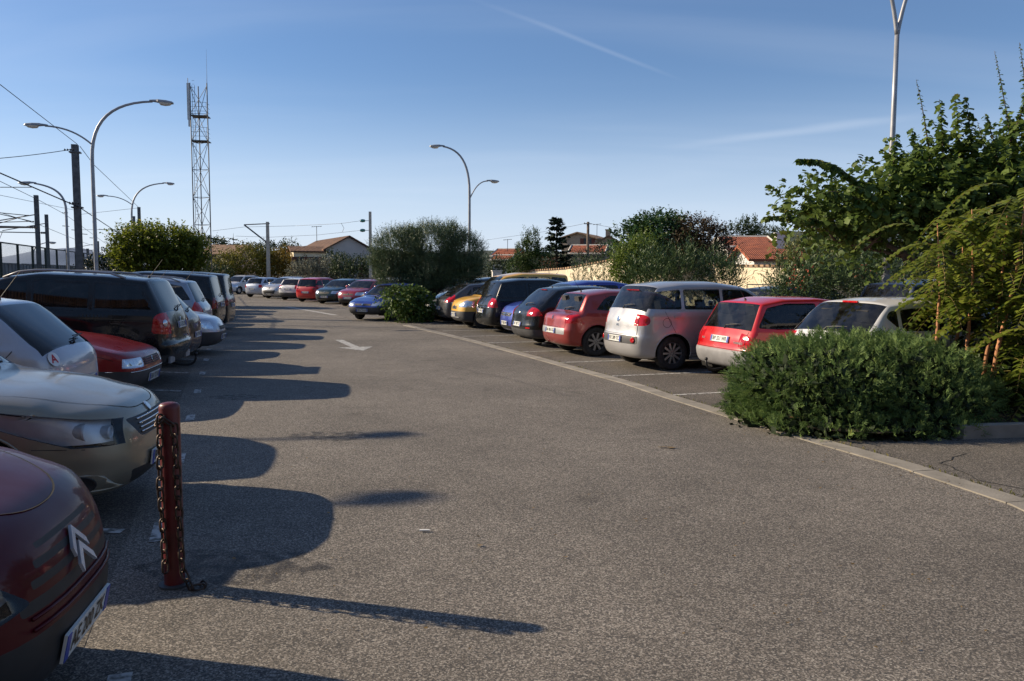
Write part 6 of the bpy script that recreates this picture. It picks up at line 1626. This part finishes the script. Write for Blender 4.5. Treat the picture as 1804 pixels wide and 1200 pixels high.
P_pearl = paint('pale grey-blue paint', (.40, .41, .46), .25, .35, .1)
C = car('pale grey hatchback backed toward the lane with a red letter A sticker on its tailgate', 'car', (-4.52, 8.35), 't', HL + pi, GL,
    L=3.9, W=1.70, H=1.47, wb=2.5, fo=.80, rt=(3.20, 1.43), rb=(3.78, 1.0), tail=[(3.87, .88), (3.9, .6)], nose=.7, cowl=(1.0, .98), wt=(1.7, 1.41), rm=(2.2, 1.47), bf=.93, br=1.0, step=.04, rhr=.34, planr=.14,
    body=P_pearl, rims='cap9', plates=('AB 618 VT', .45, .62), rglass=M_glassd, rearw=.93, rearinset=.02, pillars=(2.1, 2.9),
    cuts=[xz('tail_light', [(3.50, .60), (3.95, .58), (3.95, .74), (3.78, .80), (3.6, .77)], [M_redb, M_blk], round=.03)])
sticker_A(C, 'rear', .60, .90)
for sg in (1, -1):
    pass
P_red405 = paint('brick red paint', (.22, .012, .014), .1, .3, .05, .6)
C = car('brick-red older saloon with square headlights between the pale hatchback and black off-roader', 'car', (-4.93, 10.85), 'n', HL, GL,
    L=4.4, W=1.70, H=1.40, wb=2.67, fo=.86, nose=.66, hood=.735, cowl=(1.30, .93), wt=(2.0, 1.35), rm=(2.6, 1.40), rt=(3.55, 1.33), rb=(4.05, 1.0), tail=[(4.36, .95), (4.4, .6)], bf=.88, br=.92, rv=.07, rhf=.2, planf=.1,
    body=P_red405, rims='cap11', plates=('5361 TQ 83', .38, .75), pillars=(2.5, 3.3),
    cuts=[yz('headlight', [(.42, .54), (1.0, .54), (1.0, .66), (.42, .66)], fr(.20), [M_head, M_blk], inset=.01),
          centre('grille', .40, .55, .65, fr(.3), [M_blk]), full('bumper', .2, .50, fr(.75), [M_dgr])])
bars(C, 'front', (.575, .6, .625), .38, .006, M_red and simple('brick trim', (.2, .02, .02), .4)); bars(C, 'front', (.49,), .8, .006, M_chrome, 'bumper_strip', .006, 20)
badge(C, 'front', 0, .60, 'disc', .04)

P_blk = paint('black paint', (.004, .005, .006), .0, .25, .0, .55)
C = car('black off-roader with silver roof rails and a tow bar, backed toward the lane', 'off-road car', (-5.42, 13.0), 't', HL + pi, GL,
    L=4.31, W=1.82, H=1.72, wb=2.67, fo=.82, r=.36, ww=.22, clear=.30, nose=.86, hood=1.0, cowl=(1.15, 1.13), wt=(1.85, 1.63), rm=(2.4, 1.72), rt=(3.92, 1.67), rb=(4.20, 1.16), tail=[(4.27, 1.0), (4.30, .72), (4.36, .66)],
    bf=1.08, br=1.13, body=P_blk, archmat=M_blk, lip=.022, rims='spoke8', plates=('CA 532 LM', .55, .95), glass=M_glassd, railmat=M_galv, pillars=(2.3, 3.15), tumble=.12, rv=.09,
    cuts=[xz('tail_light', [(4.02, .84), (4.4, .82), (4.4, 1.14), (4.16, 1.17), (4.05, 1.10)], [M_red, M_blk], round=.05), full('bumper', .3, .5, rr_(4.31, .6), [M_dgr])])
roofbars(C, (1.9, 3.6), True); towbar(C)
for sg in (1, -1):
    b = MB(); M = C['on']('left' if sg > 0 else 'right', C['X'](4.20), 1.0, off=.003); b.lathe([(.055, 0), (.05, .006), (0, .007)], 16, M); b.build('reversing_lamp', M_head, C['root'], True)
    b = MB(); y = sg * .55; l, n_ = C['hit']('rear', y, .42); b.box(l + Vector((-.01, 0, 0)), (.03, .3, .10)); b.build('bumper_plate', M_galv, C['root'])
badge(C, 'rear', 0, 1.02, 'disc', .05)
P_dmar = paint('black cherry paint', (.03, .006, .008), .1, .3, .02, .6)
C = car('black-cherry hatchback with small roof spoiler, tail just past the black off-roader', 'car', (-6.15, 15.45), 't', HL + pi, GL,
    L=4.2, W=1.76, H=1.53, rt=(3.55, 1.47), rb=(4.02, 1.02), tail=[(4.15, .9), (4.2, .6)], body=P_dmar, rims='spoke5', plates=('AR 774 KX', .45, .6), glass=M_glassd,
    cuts=[xz('tail_light', [(3.98, .78), (4.3, .76), (4.3, 1.0), (4.0, 1.03)], [M_redb], round=.03)])
b = MB(); b.box((C['X'](3.62), 0, 1.49), (.26, 1.1, .03), Matrix.Rotation(R(4), 4, 'Y')); b.build('roof_spoiler', P_dmar, C['root'])
P_ice = paint('ice-blue silver paint', (.42, .47, .56), .45, .35, .1)
C = car('ice-blue small car with black bumper, nose poking out past the black-cherry hatchback', 'car', (-6.45, 17.7), 'n', HL, GL,
    L=3.85, W=1.66, H=1.44, nose=.66, hood=.80, cowl=(1.0, .95), wt=(1.7, 1.38), rm=(2.2, 1.44), rt=(3.3, 1.38), rb=(3.7, .98), rhf=.45, planf=.16, body=P_ice, rims='cap7', plates=('BC 209 FN', .40, .75),
    cuts=[xz('headlight', [(.12, .60), (.30, .60), (.62, .74), (.5, .78), (.2, .74)], [M_head, M_blk], round=.02), full('bumper', .2, .52, fr(.6), [M_dgr]), centre('grille', .3, .56, .64, fr(.3), [M_blk])])
P_bsil = paint('blue-grey silver paint', (.26, .30, .36), .5, .35, .1)
C = car('tall blue-grey people carrier with red tail light, beyond the ice-blue car', 'people carrier', (-7.72, 20.2), 't', HL + pi, GL,
    L=4.28, W=1.75, H=1.64, rt=(3.85, 1.56), rb=(4.12, 1.05), tail=[(4.25, .9), (4.28, .6)], cowl=(.95, 1.05), wt=(1.75, 1.55), rm=(2.4, 1.64), bf=1.0, br=1.05, body=P_bsil, rims='cap9', plates=('CD 145 BH', .45, .62), rglass=M_glassd,
    cuts=[xz('tail_light', [(3.98, .80), (4.4, .78), (4.4, 1.05), (4.08, 1.15)], [M_red], round=.03)])
roofbars(C, (1.9, 3.7), True)
C = car('black boxy off-roader with upright tail, seventh along the left side', 'off-road car', (-8.32, 22.75), 't', HL + pi, GL,
    L=4.5, W=1.82, H=1.76, r=.36, clear=.3, nose=.9, hood=1.0, cowl=(1.25, 1.15), wt=(1.9, 1.68), rm=(2.5, 1.76), rt=(4.25, 1.72), rb=(4.42, 1.12), tail=[(4.48, 1.0), (4.5, .7)], bf=1.1, br=1.12, rhr=.12, body=P_blk, rims='spoke6', plates=('AA 907 CR', .5, .9), glass=M_glassd, step=.07,
    cuts=[xz('tail_light', [(4.36, .8), (4.6, .8), (4.6, 1.1), (4.38, 1.1)], [M_redb])])
P_char = paint('charcoal paint', (.012, .013, .016), .1, .3, .02, .6)
C = car('charcoal van-like car with red tail light, farthest one clearly visible in left row', 'car', (-8.88, 25.2), 't', HL + pi, GL,
    L=4.4, W=1.80, H=1.80, wb=2.7, nose=.8, hood=.98, cowl=(.9, 1.1), wt=(1.6, 1.68), rm=(2.4, 1.80), rt=(4.2, 1.76), rb=(4.33, 1.1), tail=[(4.38, 1.0), (4.4, .6)], bf=1.05, br=1.1, rhr=.1, body=P_char, rims='cap7', plates=('BX 330 GT', .45, .8), glass=M_glassd, step=.07,
    cuts=[xz('tail_light', [(4.3, .8), (4.5, .8), (4.5, 1.2), (4.32, 1.2)], [M_redb])])
P_silv = paint('silver paint', (.44, .45, .47), .55, .35, .12)
P_white = paint('white paint', (.62, .62, .62), 0, .35, .12)
P_navy = paint('navy paint', (.012, .022, .055), .3, .3, .1)
for i, (x, y, nz, pm, h, lab) in enumerate([(-10.0, 27.5, 'n', P_silv, 1.45, 'silver car hidden behind the charcoal van-like car'), (-10.6, 30.0, 't', P_navy, 1.5, 'navy car deep in the left row behind the dark van-like car'),
        (-11.5, 32.4, 'n', P_white, 1.42, 'white car deep in the left row near the leafy tree'), (-12.3, 34.8, 't', P_red405, 1.42, 'red car last but one in the left row by the leafy tree'), (-13.2, 37.2, 't', P_char, 1.6, 'charcoal car last in the left row by the lattice mast')]):
    car(lab, 'car', (x - .2, y), nz, HL + (0 if nz == 'n' else pi), GL, H=h, rm=(2.3, h), wt=(1.8, h - .06), rt=(3.7, h - .07), body=pm, rims='cap9', plates=('BK 2%d7 RS' % i, .42, .8), step=.09,
        cuts=[yz('headlight', [(.45, .60), (1, .6), (1, .74), (.5, .74)], fr(.4), [M_head]), xz('tail_light', [(3.9, .75), (4.3, .75), (4.3, .95), (3.95, .95)], [M_red])])

# ---- right row, from the camera outwards
C = car('white hatchback with a sloping rear window behind the big juniper', 'car', (4.42, 11.62), 't', H20, GR,
    L=4.03, W=1.74, H=1.47, rt=(3.35, 1.42), rb=(3.86, .98), tail=[(3.98, .85), (4.02, .6)], bf=.93, br=1.0, cowl=(1.0, .98), wt=(1.75, 1.41), rm=(2.3, 1.47), body=P_white, rims='spoke5', plates=('CN 118 PL', .45, .7), rearw=.93, rhr=.3, dlo_end=3.45, dlo_slant=-.02, dlo_kick=.22, antenna=False,
    cuts=[xz('tail_light', [(3.75, .72), (4.1, .72), (4.1, .92), (3.8, .95)], [M_red], round=.03)])
b = MB(); l, n_ = C['hit']('top', C['X'](3.36), 0); b.box(l + Vector((-.02, 0, .004)), (.02, .30, .025)); b.build('brake_lamp', M_red, C['root'])
P_red = paint('bright red paint', (.50, .010, .014), .0, .3, .12)
M_bump = simple('grey bumper', (.21, .21, .22), .6, vary=.12)
C = car('small bright red three-door car with grey bumpers and plate BP 321 WR', 'car', (3.52, 13.62), 't', H20, GR,
    L=3.43, W=1.63, H=1.42, wb=2.34, fo=.58, r=.275, ww=.165, rt=(3.02, 1.34), rb=(3.28, .88), tail=[(3.36, .74), (3.38, .56), (3.43, .50)], cowl=(.55, .92), wt=(1.25, 1.36), rm=(1.8, 1.42), nose=.66, hood=.76, bf=.86, br=.86, rhr=.12, rv=.08, planr=.05, tumble=.20,
    body=P_red, rims='cap7', plates=('BP 321 WR', .40, .70), ndoors=2, pillars=(1.9,), rearw=.9, p=3.0, rearinset=.022, step=.04,
    cuts=[full('bumper', .2, .535, rr_(3.43, .42), [M_bump]), xz('tail_light', [(3.26, .60), (3.5, .6), (3.5, .86), (3.3, .86)], [M_red, M_blk], round=.02, inset=.008), full('front_bumper', .2, .5, fr(.4), [M_bump])])
gate(C, .66, .85, .545); letters(C, 'rear', .52, .69, 'ECO', .045, M_bump); letters(C, 'rear', -.50, .66, 'TWINGO', .055, M_bump); towbar(C)
P_sil2 = paint('pale silver paint', (.43, .43, .44), .5, .36, .08)
C = car('tall pale silver five-door with round red tail lights and plate FX 389 TC', 'car', (1.98, 15.30), 't', H20, GR,
    L=4.20, W=1.78, H=1.67, wb=2.61, fo=.80, r=.325, ww=.205, rt=(3.72, 1.60), rb=(4.02, 1.14), tail=[(4.12, .95), (4.15, .72), (4.20, .60)], cowl=(.95, 1.08), wt=(1.7, 1.58), rm=(2.4, 1.67), nose=.72, hood=.95, bf=1.08, br=1.12, rv=.13, rhr=.34, planr=.12, tumble=.15,
    body=P_sil2, rims='spoke10', plates=('FX 389 TC', .45, .575), rearw=.95, rearinset=.02, pillars=(2.35, 3.2), dlo_end=3.95, dlo_slant=.05, dlo_kick=.05, step=.04, filler=(3.55, .90, .085), mirrormat=P_sil2, backglass=M_glass, antenna=False,
    cuts=[centre('bumper_insert', .70, .495, .65, rr_(4.2, .45), [M_dgr, M_chrome], round=.05, inset=.006),
          xz('tail_light', [(3.88, .88), (4.0, .84), (4.3, .85), (4.3, 1.05), (4.0, 1.07), (3.88, .99)], [M_red, M_blk], round=.07, inset=.004, ymin=.57)])
for sg in (1, -1):
    b = MB(); M = C['on']('rear', sg * .60, .572, off=.004); b.lathe([(.052, 0), (.045, .012), (.03, .006), (0, .008)], 18, M); b.build('fog_lamp', M_red, C['root'], True)
    bb = MB(); 
b = MB(); l, n_ = C['hit']('top', C['X'](3.78), 0); b.box(l + Vector((-.03, 0, -.01)), (.02, .5, .02)); b.build('brake_lamp', M_redb, C['root'])
gate(C, .66, 1.08, .67); badge(C, 'rear', .0, .94, 'disc', .05, M_chrome); letters(C, 'rear', .0, .83, '500L', .06)
P_cop = paint('copper-red paint', (.30, .035, .032), .45, .3, .10)
C = car('copper-red hatchback with protruding tail, upright rear window and multi-spoke alloys', 'car', (.86, 17.78), 't', H20, GR,
    L=4.21, W=1.78, H=1.46, wb=2.63, fo=.83, r=.325, ww=.205, rt=(3.62, 1.38), rb=(3.86, .98), tail=[(4.14, .90), (4.18, .66), (4.21, .55)], cowl=(1.0, .98), wt=(1.75, 1.39), rm=(2.3, 1.46), bf=.93, br=.96, rhr=.26, planr=.14, p=3.0,
    body=P_cop, rims='spoke8', plates=('BA 906 XG', .45, .55), rearw=.84, ndoors=2, pillars=(2.6,), dlo_end=3.35, step=.04, lip=.014,
    cuts=[centre('bumper_insert', .62, .48, .62, rr_(4.21, .4), [M_galv], round=.03), xz('tail_light', [(3.78, .74), (4.3, .72), (4.3, .80), (4.05, .90), (3.86, .93)], [M_red, P_cop], round=.02)])
exhaust(C, .55); badge(C, 'rear', 0, .84, 'diamond', .035); gate(C, .62, .93, .64)
C = car('glossy black hatchback with red tail light clusters between the copper-red and blue cars', 'car', (.12, 19.85), 't', H20, GR,
    L=4.25, W=1.80, H=1.50, rt=(3.45, 1.44), rb=(4.02, 1.0), tail=[(4.18, .88), (4.22, .6), (4.25, .52)], cowl=(1.0, 1.0), wt=(1.8, 1.43), rm=(2.3, 1.50), bf=.95, br=1.0, rhr=.32, planr=.13, body=P_blk, rims='spoke5', plates=('AC 902 TZ', .42, .55), rearw=.92, rglass=M_glassd,
    cuts=[xz('tail_light', [(3.88, .78), (4.3, .76), (4.3, .93), (4.0, .98)], [M_red, M_blk], round=.03, ymin=.48), full('bumper', .2, .44, rr_(4.25, .55), [M_dgr]), yz('reflector', [(.5, .46), (.66, .46), (.66, .50), (.5, .50)], rr_(4.25, .4), [M_red])])
badge(C, 'rear', 0, .84, 'disc', .045); b = MB(); l, n_ = C['hit']('top', C['X'](3.5), 0); b.box(l + Vector((-.02, 0, 0)), (.02, .35, .02)); b.build('brake_lamp', M_redb, C['root'])
P_blue = paint('bright blue paint', (.035, .06, .33), .35, .3, .1)
gate(C, .64, .95, .50)
C = car('royal-blue people carrier facing the lane with a silver grille bar', 'people carrier', (-.22, 22.2), 'n', H20 + pi, GR,
    L=4.05, W=1.69, H=1.62, wb=2.63, fo=.8, cowl=(.85, 1.05), wt=(1.75, 1.54), rm=(2.3, 1.62), rt=(3.6, 1.53), rb=(3.9, 1.05), nose=.72, hood=.88, bf=1.0, br=1.02, body=P_blue, rims='cap7', plates=('CF 285 HV', .43, .8),
    cuts=[yz('headlight', [(.46, .60), (.95, .62), (.95, .82), (.60, .82)], fr(.45), [M_head, M_blk], round=.03, inset=.006), centre('grille', .38, .62, .72, fr(.3), [M_blk, M_galv], top=.44, round=.03, inset=.012), centre('lower_grille', .42, .27, .36, fr(.3), [M_blk], round=.03)])
bars(C, 'front', (.67,), .38, .014); badge(C, 'front', 0, .67, 'ring', .045)
C = car('black people carrier with tall red tail lights and a chrome strip', 'people carrier', (-1.0, 24.4), 't', H20, GR,
    L=4.47, W=1.80, H=1.65, wb=2.7, rt=(4.0, 1.57), rb=(4.26, 1.06), tail=[(4.38, .92), (4.44, .6)], cowl=(1.0, 1.05), wt=(1.8, 1.55), rm=(2.4, 1.65), bf=1.0, br=1.04, rhr=.22, body=P_blk, rims='spoke5', plates=('BZ 640 DP', .45, .66), rearw=.92, glass=M_glassd, pillars=(2.3, 3.2),
    cuts=[xz('tail_light', [(4.16, .78), (4.5, .78), (4.5, 1.20), (4.24, 1.20)], [M_red, M_blk], round=.03, ymin=.52)])
bars(C, 'rear', (.78,), .74, .012, name='chrome_strip'); badge(C, 'rear', 0, .9, 'ring', .045)
P_yel = paint('mustard yellow paint', (.72, .40, .05), .0, .35, .08)
C = car('mustard-yellow small van with tall roof and grey bumper facing the lane', 'van', (-1.95, 26.4), 'n', H20 + pi, GR,
    L=4.0, W=1.67, H=1.83, wb=2.6, fo=.78, nose=.78, hood=.92, cowl=(.85, 1.06), wt=(1.5, 1.72), rm=(2.2, 1.83), rt=(3.85, 1.78), rb=(3.95, 1.05), tail=[(3.98, .9), (4.0, .6)], rhr=.1, bf=1.0, br=1.02, body=P_yel, archmat=M_dgr, rims='cap9', plates=('AV 551 JC', .45, .8), mirrormat=M_blk,
    cuts=[yz('headlight', [(.38, .70), (.9, .70), (.9, .86), (.62, .93)], fr(.5), [M_head, M_blk], round=.05), full('bumper', .2, .56, fr(.65), [M_dgr]), centre('grille', .26, .62, .72, fr(.3), [M_blk], round=.02)])
badge(C, 'front', 0, .70, 'diamond', .04); bars(C, 'front', (.36,), .5, .012, M_galv)
P_slate = paint('slate grey paint', (.06, .065, .075), .5, .32, .1)
C = car('slate grey hatchback with tall red tail lights running up beside its rear window', 'car', (-2.68, 28.6), 't', H20, GR,
    L=4.26, W=1.77, H=1.46, rt=(3.3, 1.42), rb=(4.0, .98), tail=[(4.2, .84), (4.24, .55)], body=P_slate, rims='cap9', plates=('AZ 213 QS', .45, .56), rearw=.86, rhr=.3,
    cuts=[xz('tail_light', [(3.85, .80), (4.3, .76), (4.3, .86), (4.05, 1.06), (3.8, 1.16)], [M_red], round=.02)])
C = car('silver sporty saloon with four round lamps nosing out beside the slate grey hatchback', 'car', (-3.38, 30.5), 'n', H20 + pi, GR,
    L=4.45, W=1.75, H=1.38, nose=.62, hood=.72, cowl=(1.4, .92), wt=(2.1, 1.33), rm=(2.7, 1.38), rt=(3.4, 1.32), rb=(4.0, .98), tail=[(4.4, .92), (4.45, .6)], bf=.86, br=.92, body=P_silv, rims='spoke5', plates=('AT 466 WN', .40, .75),
    cuts=[yz('headlight', [(.42, .54), (.9, .54), (.9, .66), (.42, .66)], fr(.3), [M_head, M_blk], round=.03, inset=.01), centre('lower_grille', .5, .22, .32, fr(.3), [M_blk], round=.03), yz('kidney_grille', [(.03, .54), (.22, .54), (.22, .66), (.03, .66)], fr(.3), [M_blk, M_chrome], round=.04, inset=.012)])
C = car('dark grey people carrier facing the lane behind the olive trunk', 'people carrier', (-3.35, 33.3), 'n', H20 + pi, GR,
    L=4.3, W=1.8, H=1.63, cowl=(.9, 1.05), wt=(1.75, 1.55), rm=(2.4, 1.63), rt=(3.9, 1.55), rb=(4.15, 1.05), bf=1.0, br=1.03, body=P_slate, rims='cap7', plates=('BD 712 YE', .42, .8), step=.07,
    cuts=[yz('headlight', [(.46, .64), (.95, .66), (.95, .84), (.60, .82)], fr(.5), [M_head]), centre('grille', .3, .6, .7, fr(.3), [M_blk])])
# ---- row behind
C = car('dark car with black roof bars showing over the silver and red cars', 'car', (6.15, 21.3), 't', H20, GB,
    L=4.4, W=1.74, H=1.50, rt=(4.0, 1.43), rb=(4.3, .98), body=P_char, rims='cap9', plates=('AD 823 NM', .42, .8), step=.07, cuts=[xz('tail_light', [(4.2, .75), (4.5, .75), (4.5, .98), (4.25, .98)], [M_red])])
roofbars(C, (2.4, 3.7))
car('dark blue people carrier half hidden behind the foliage beside the grey lamp post', 'people carrier', (7.9, 17.4), 't', H20, GB,
    L=4.5, W=1.8, H=1.72, cowl=(1.0, 1.05), wt=(1.8, 1.64), rm=(2.4, 1.72), rt=(4.1, 1.63), rb=(4.35, 1.1), bf=1.05, br=1.08, body=P_navy, rims='cap9', plates=('AF 158 GB', .42, .8), step=.07, cuts=[xz('tail_light', [(4.3, .8), (4.6, .8), (4.6, 1.1), (4.32, 1.1)], [M_red])])

# ---- the blue car by the island and the far row
C = car('blue older hatchback with grey bumper standing by the leafy bush on the traffic island', 'car', (-5.65, 29.85), 'n', R(244), 'cars near the traffic island',
    L=4.0, W=1.69, H=1.40, nose=.62, hood=.72, cowl=(1.15, .92), wt=(1.85, 1.34), rm=(2.4, 1.40), rt=(3.35, 1.33), rb=(3.85, .92), bf=.87, br=.90, rv=.08, rhf=.28, body=paint('cobalt paint', (.015, .045, .28), .3, .3, .1), rims='cap9', plates=('4836 TW 83', .40, .7), clear=.22, steer=.1,
    cuts=[yz('headlight', [(.40, .56), (.95, .56), (.95, .68), (.42, .68)], fr(.3), [M_head, M_blk], inset=.008), centre('grille', .36, .57, .64, fr(.3), [M_blk]), full('bumper', .2, .51, fr(.7), [M_dgr])])
badge(C, 'front', 0, .62, 'disc', .04)
AF = R(248)
P_bord = paint('crimson paint', (.26, .012, .025), .2, .3, .1); P_dgn = paint('dark teal-green paint', (.008, .03, .035), .3, .3, .1)
def far(label, x, y, end, pm, cuts, **k):
    L = k.get('L', 3.95); d = dict(L=3.95, W=1.66, H=1.44, nose=.68, hood=.82, cowl=(.95, .97), wt=(1.65, 1.38), rm=(2.2, 1.44), rt=(3.5, 1.38), rb=(3.83, .98), rims='cap7', step=.06); d.update(k); d.pop('name_', 0)
    return car(label, 'car', (x, y), end, AF + (0 if end == 'n' else pi), GF, body=pm, cuts=cuts, **d)
hl = yz('headlight', [(.42, .60), (.9, .60), (.9, .76), (.46, .76)], fr(.4), [M_head, M_blk], round=.03); gr = centre('grille', .32, .60, .68, fr(.3), [M_blk]); lg = centre('lower_grille', .5, .26, .38, fr(.3), [M_blk])
tl = lambda L, z0=.75, z1=.98: xz('tail_light', [(L - .2, z0), (L + .1, z0), (L + .1, z1), (L - .18, z1)], [M_red], round=.02)
C = far('crimson small car with black roof rack facing the camera, behind the blue hatchback', -8.75, 42.2, 'n', P_bord, [hl, gr, full('bumper', .2, .44, fr(.5), [M_blk])], plates=('7214 SX 83', .46, .8), L=3.75, wb=2.4); roofbars(C, (1.8, 2.9)); badge(C, 'front', 0, .70, 'diamond', .035)
C = far('dark green hatchback facing the camera between two red cars', -10.75, 45.4, 'n', P_dgn, [hl, gr, lg], plates=('3359 VB 13', .42, .8)); badge(C, 'front', 0, .70, 'diamond', .035)
C = far('red tall hatchback with a wide black rear window, tail toward the camera', -12.6, 48.4, 't', P_red, [tl(3.95, .62, 1.05)], plates=('AG 392 MT', .45, .6), H=1.5, rm=(2.2, 1.5), rt=(3.7, 1.42), rb=(3.88, .94), rglass=M_glassd, rearw=.9)
C = far('white hatchback with black bumper strip, tail toward the camera', -14.5, 51.3, 't', P_white, [tl(3.95), full('bumper', .2, .5, rr_(3.95, .4), [M_dgr])], plates=('588 AXR 83', .45, .72))
C = far('silver hatchback with a large dark mouth-like grille facing the camera', -16.6, 54.2, 'n', P_silv, [yz('headlight', [(.42, .64), (.95, .70), (.95, .84), (.60, .80)], fr(.6), [M_head, M_blk], round=.03), centre('grille', .42, .34, .58, fr(.35), [M_blk], top=.52, round=.05)], plates=('BJ 671 DS', .30, .8), L=4.2, H=1.5, rm=(2.2, 1.5), cowl=(.85, 1.0), wt=(1.75, 1.43)); badge(C, 'front', 0, .74, 'disc', .05, M_dgr)
C = far('pale silver hatchback, tail toward the camera, last before the white boxy car', -18.7, 57.2, 't', P_ice, [tl(3.95, .7, .92)], plates=('AP 284 LK', .45, .6), rhr=.3)
C = far('small white boxy car with a tall roof standing apart at the far hedge', -23.3, 65.0, 'n', P_white, [hl, centre('grille', .42, .5, .58, fr(.3), [M_dgr]), lg], plates=('AS 937 FJ', .44, .8), L=3.54, H=1.54, W=1.6, wb=2.3, fo=.62, cowl=(.7, 1.0), wt=(1.35, 1.48), rm=(1.9, 1.54), rt=(3.3, 1.46), rb=(3.45, .98), bf=.95); roofbars(C, (1.5, 3.0), True)
for x, y, pm, h, lab in ((-9.3, 52.5, P_white, 1.5, 'white estate car roof showing behind the crimson car'), (-7.6, 48.5, paint('pale blue paint', (.30, .42, .50), .3, .35, .1), 1.4, 'pale blue car roof showing behind the blue hatchback'), (-5.2, 46.5, P_silv, 1.5, 'silver car behind the olive tree foliage')):
    far(lab, x, y, 'n', pm, [hl, gr, lg], plates=('AH 563 XB', .44, .8), H=h, rm=(2.2, h), L=4.3, rt=(3.95, h - .06), rb=(4.2, 1.0))
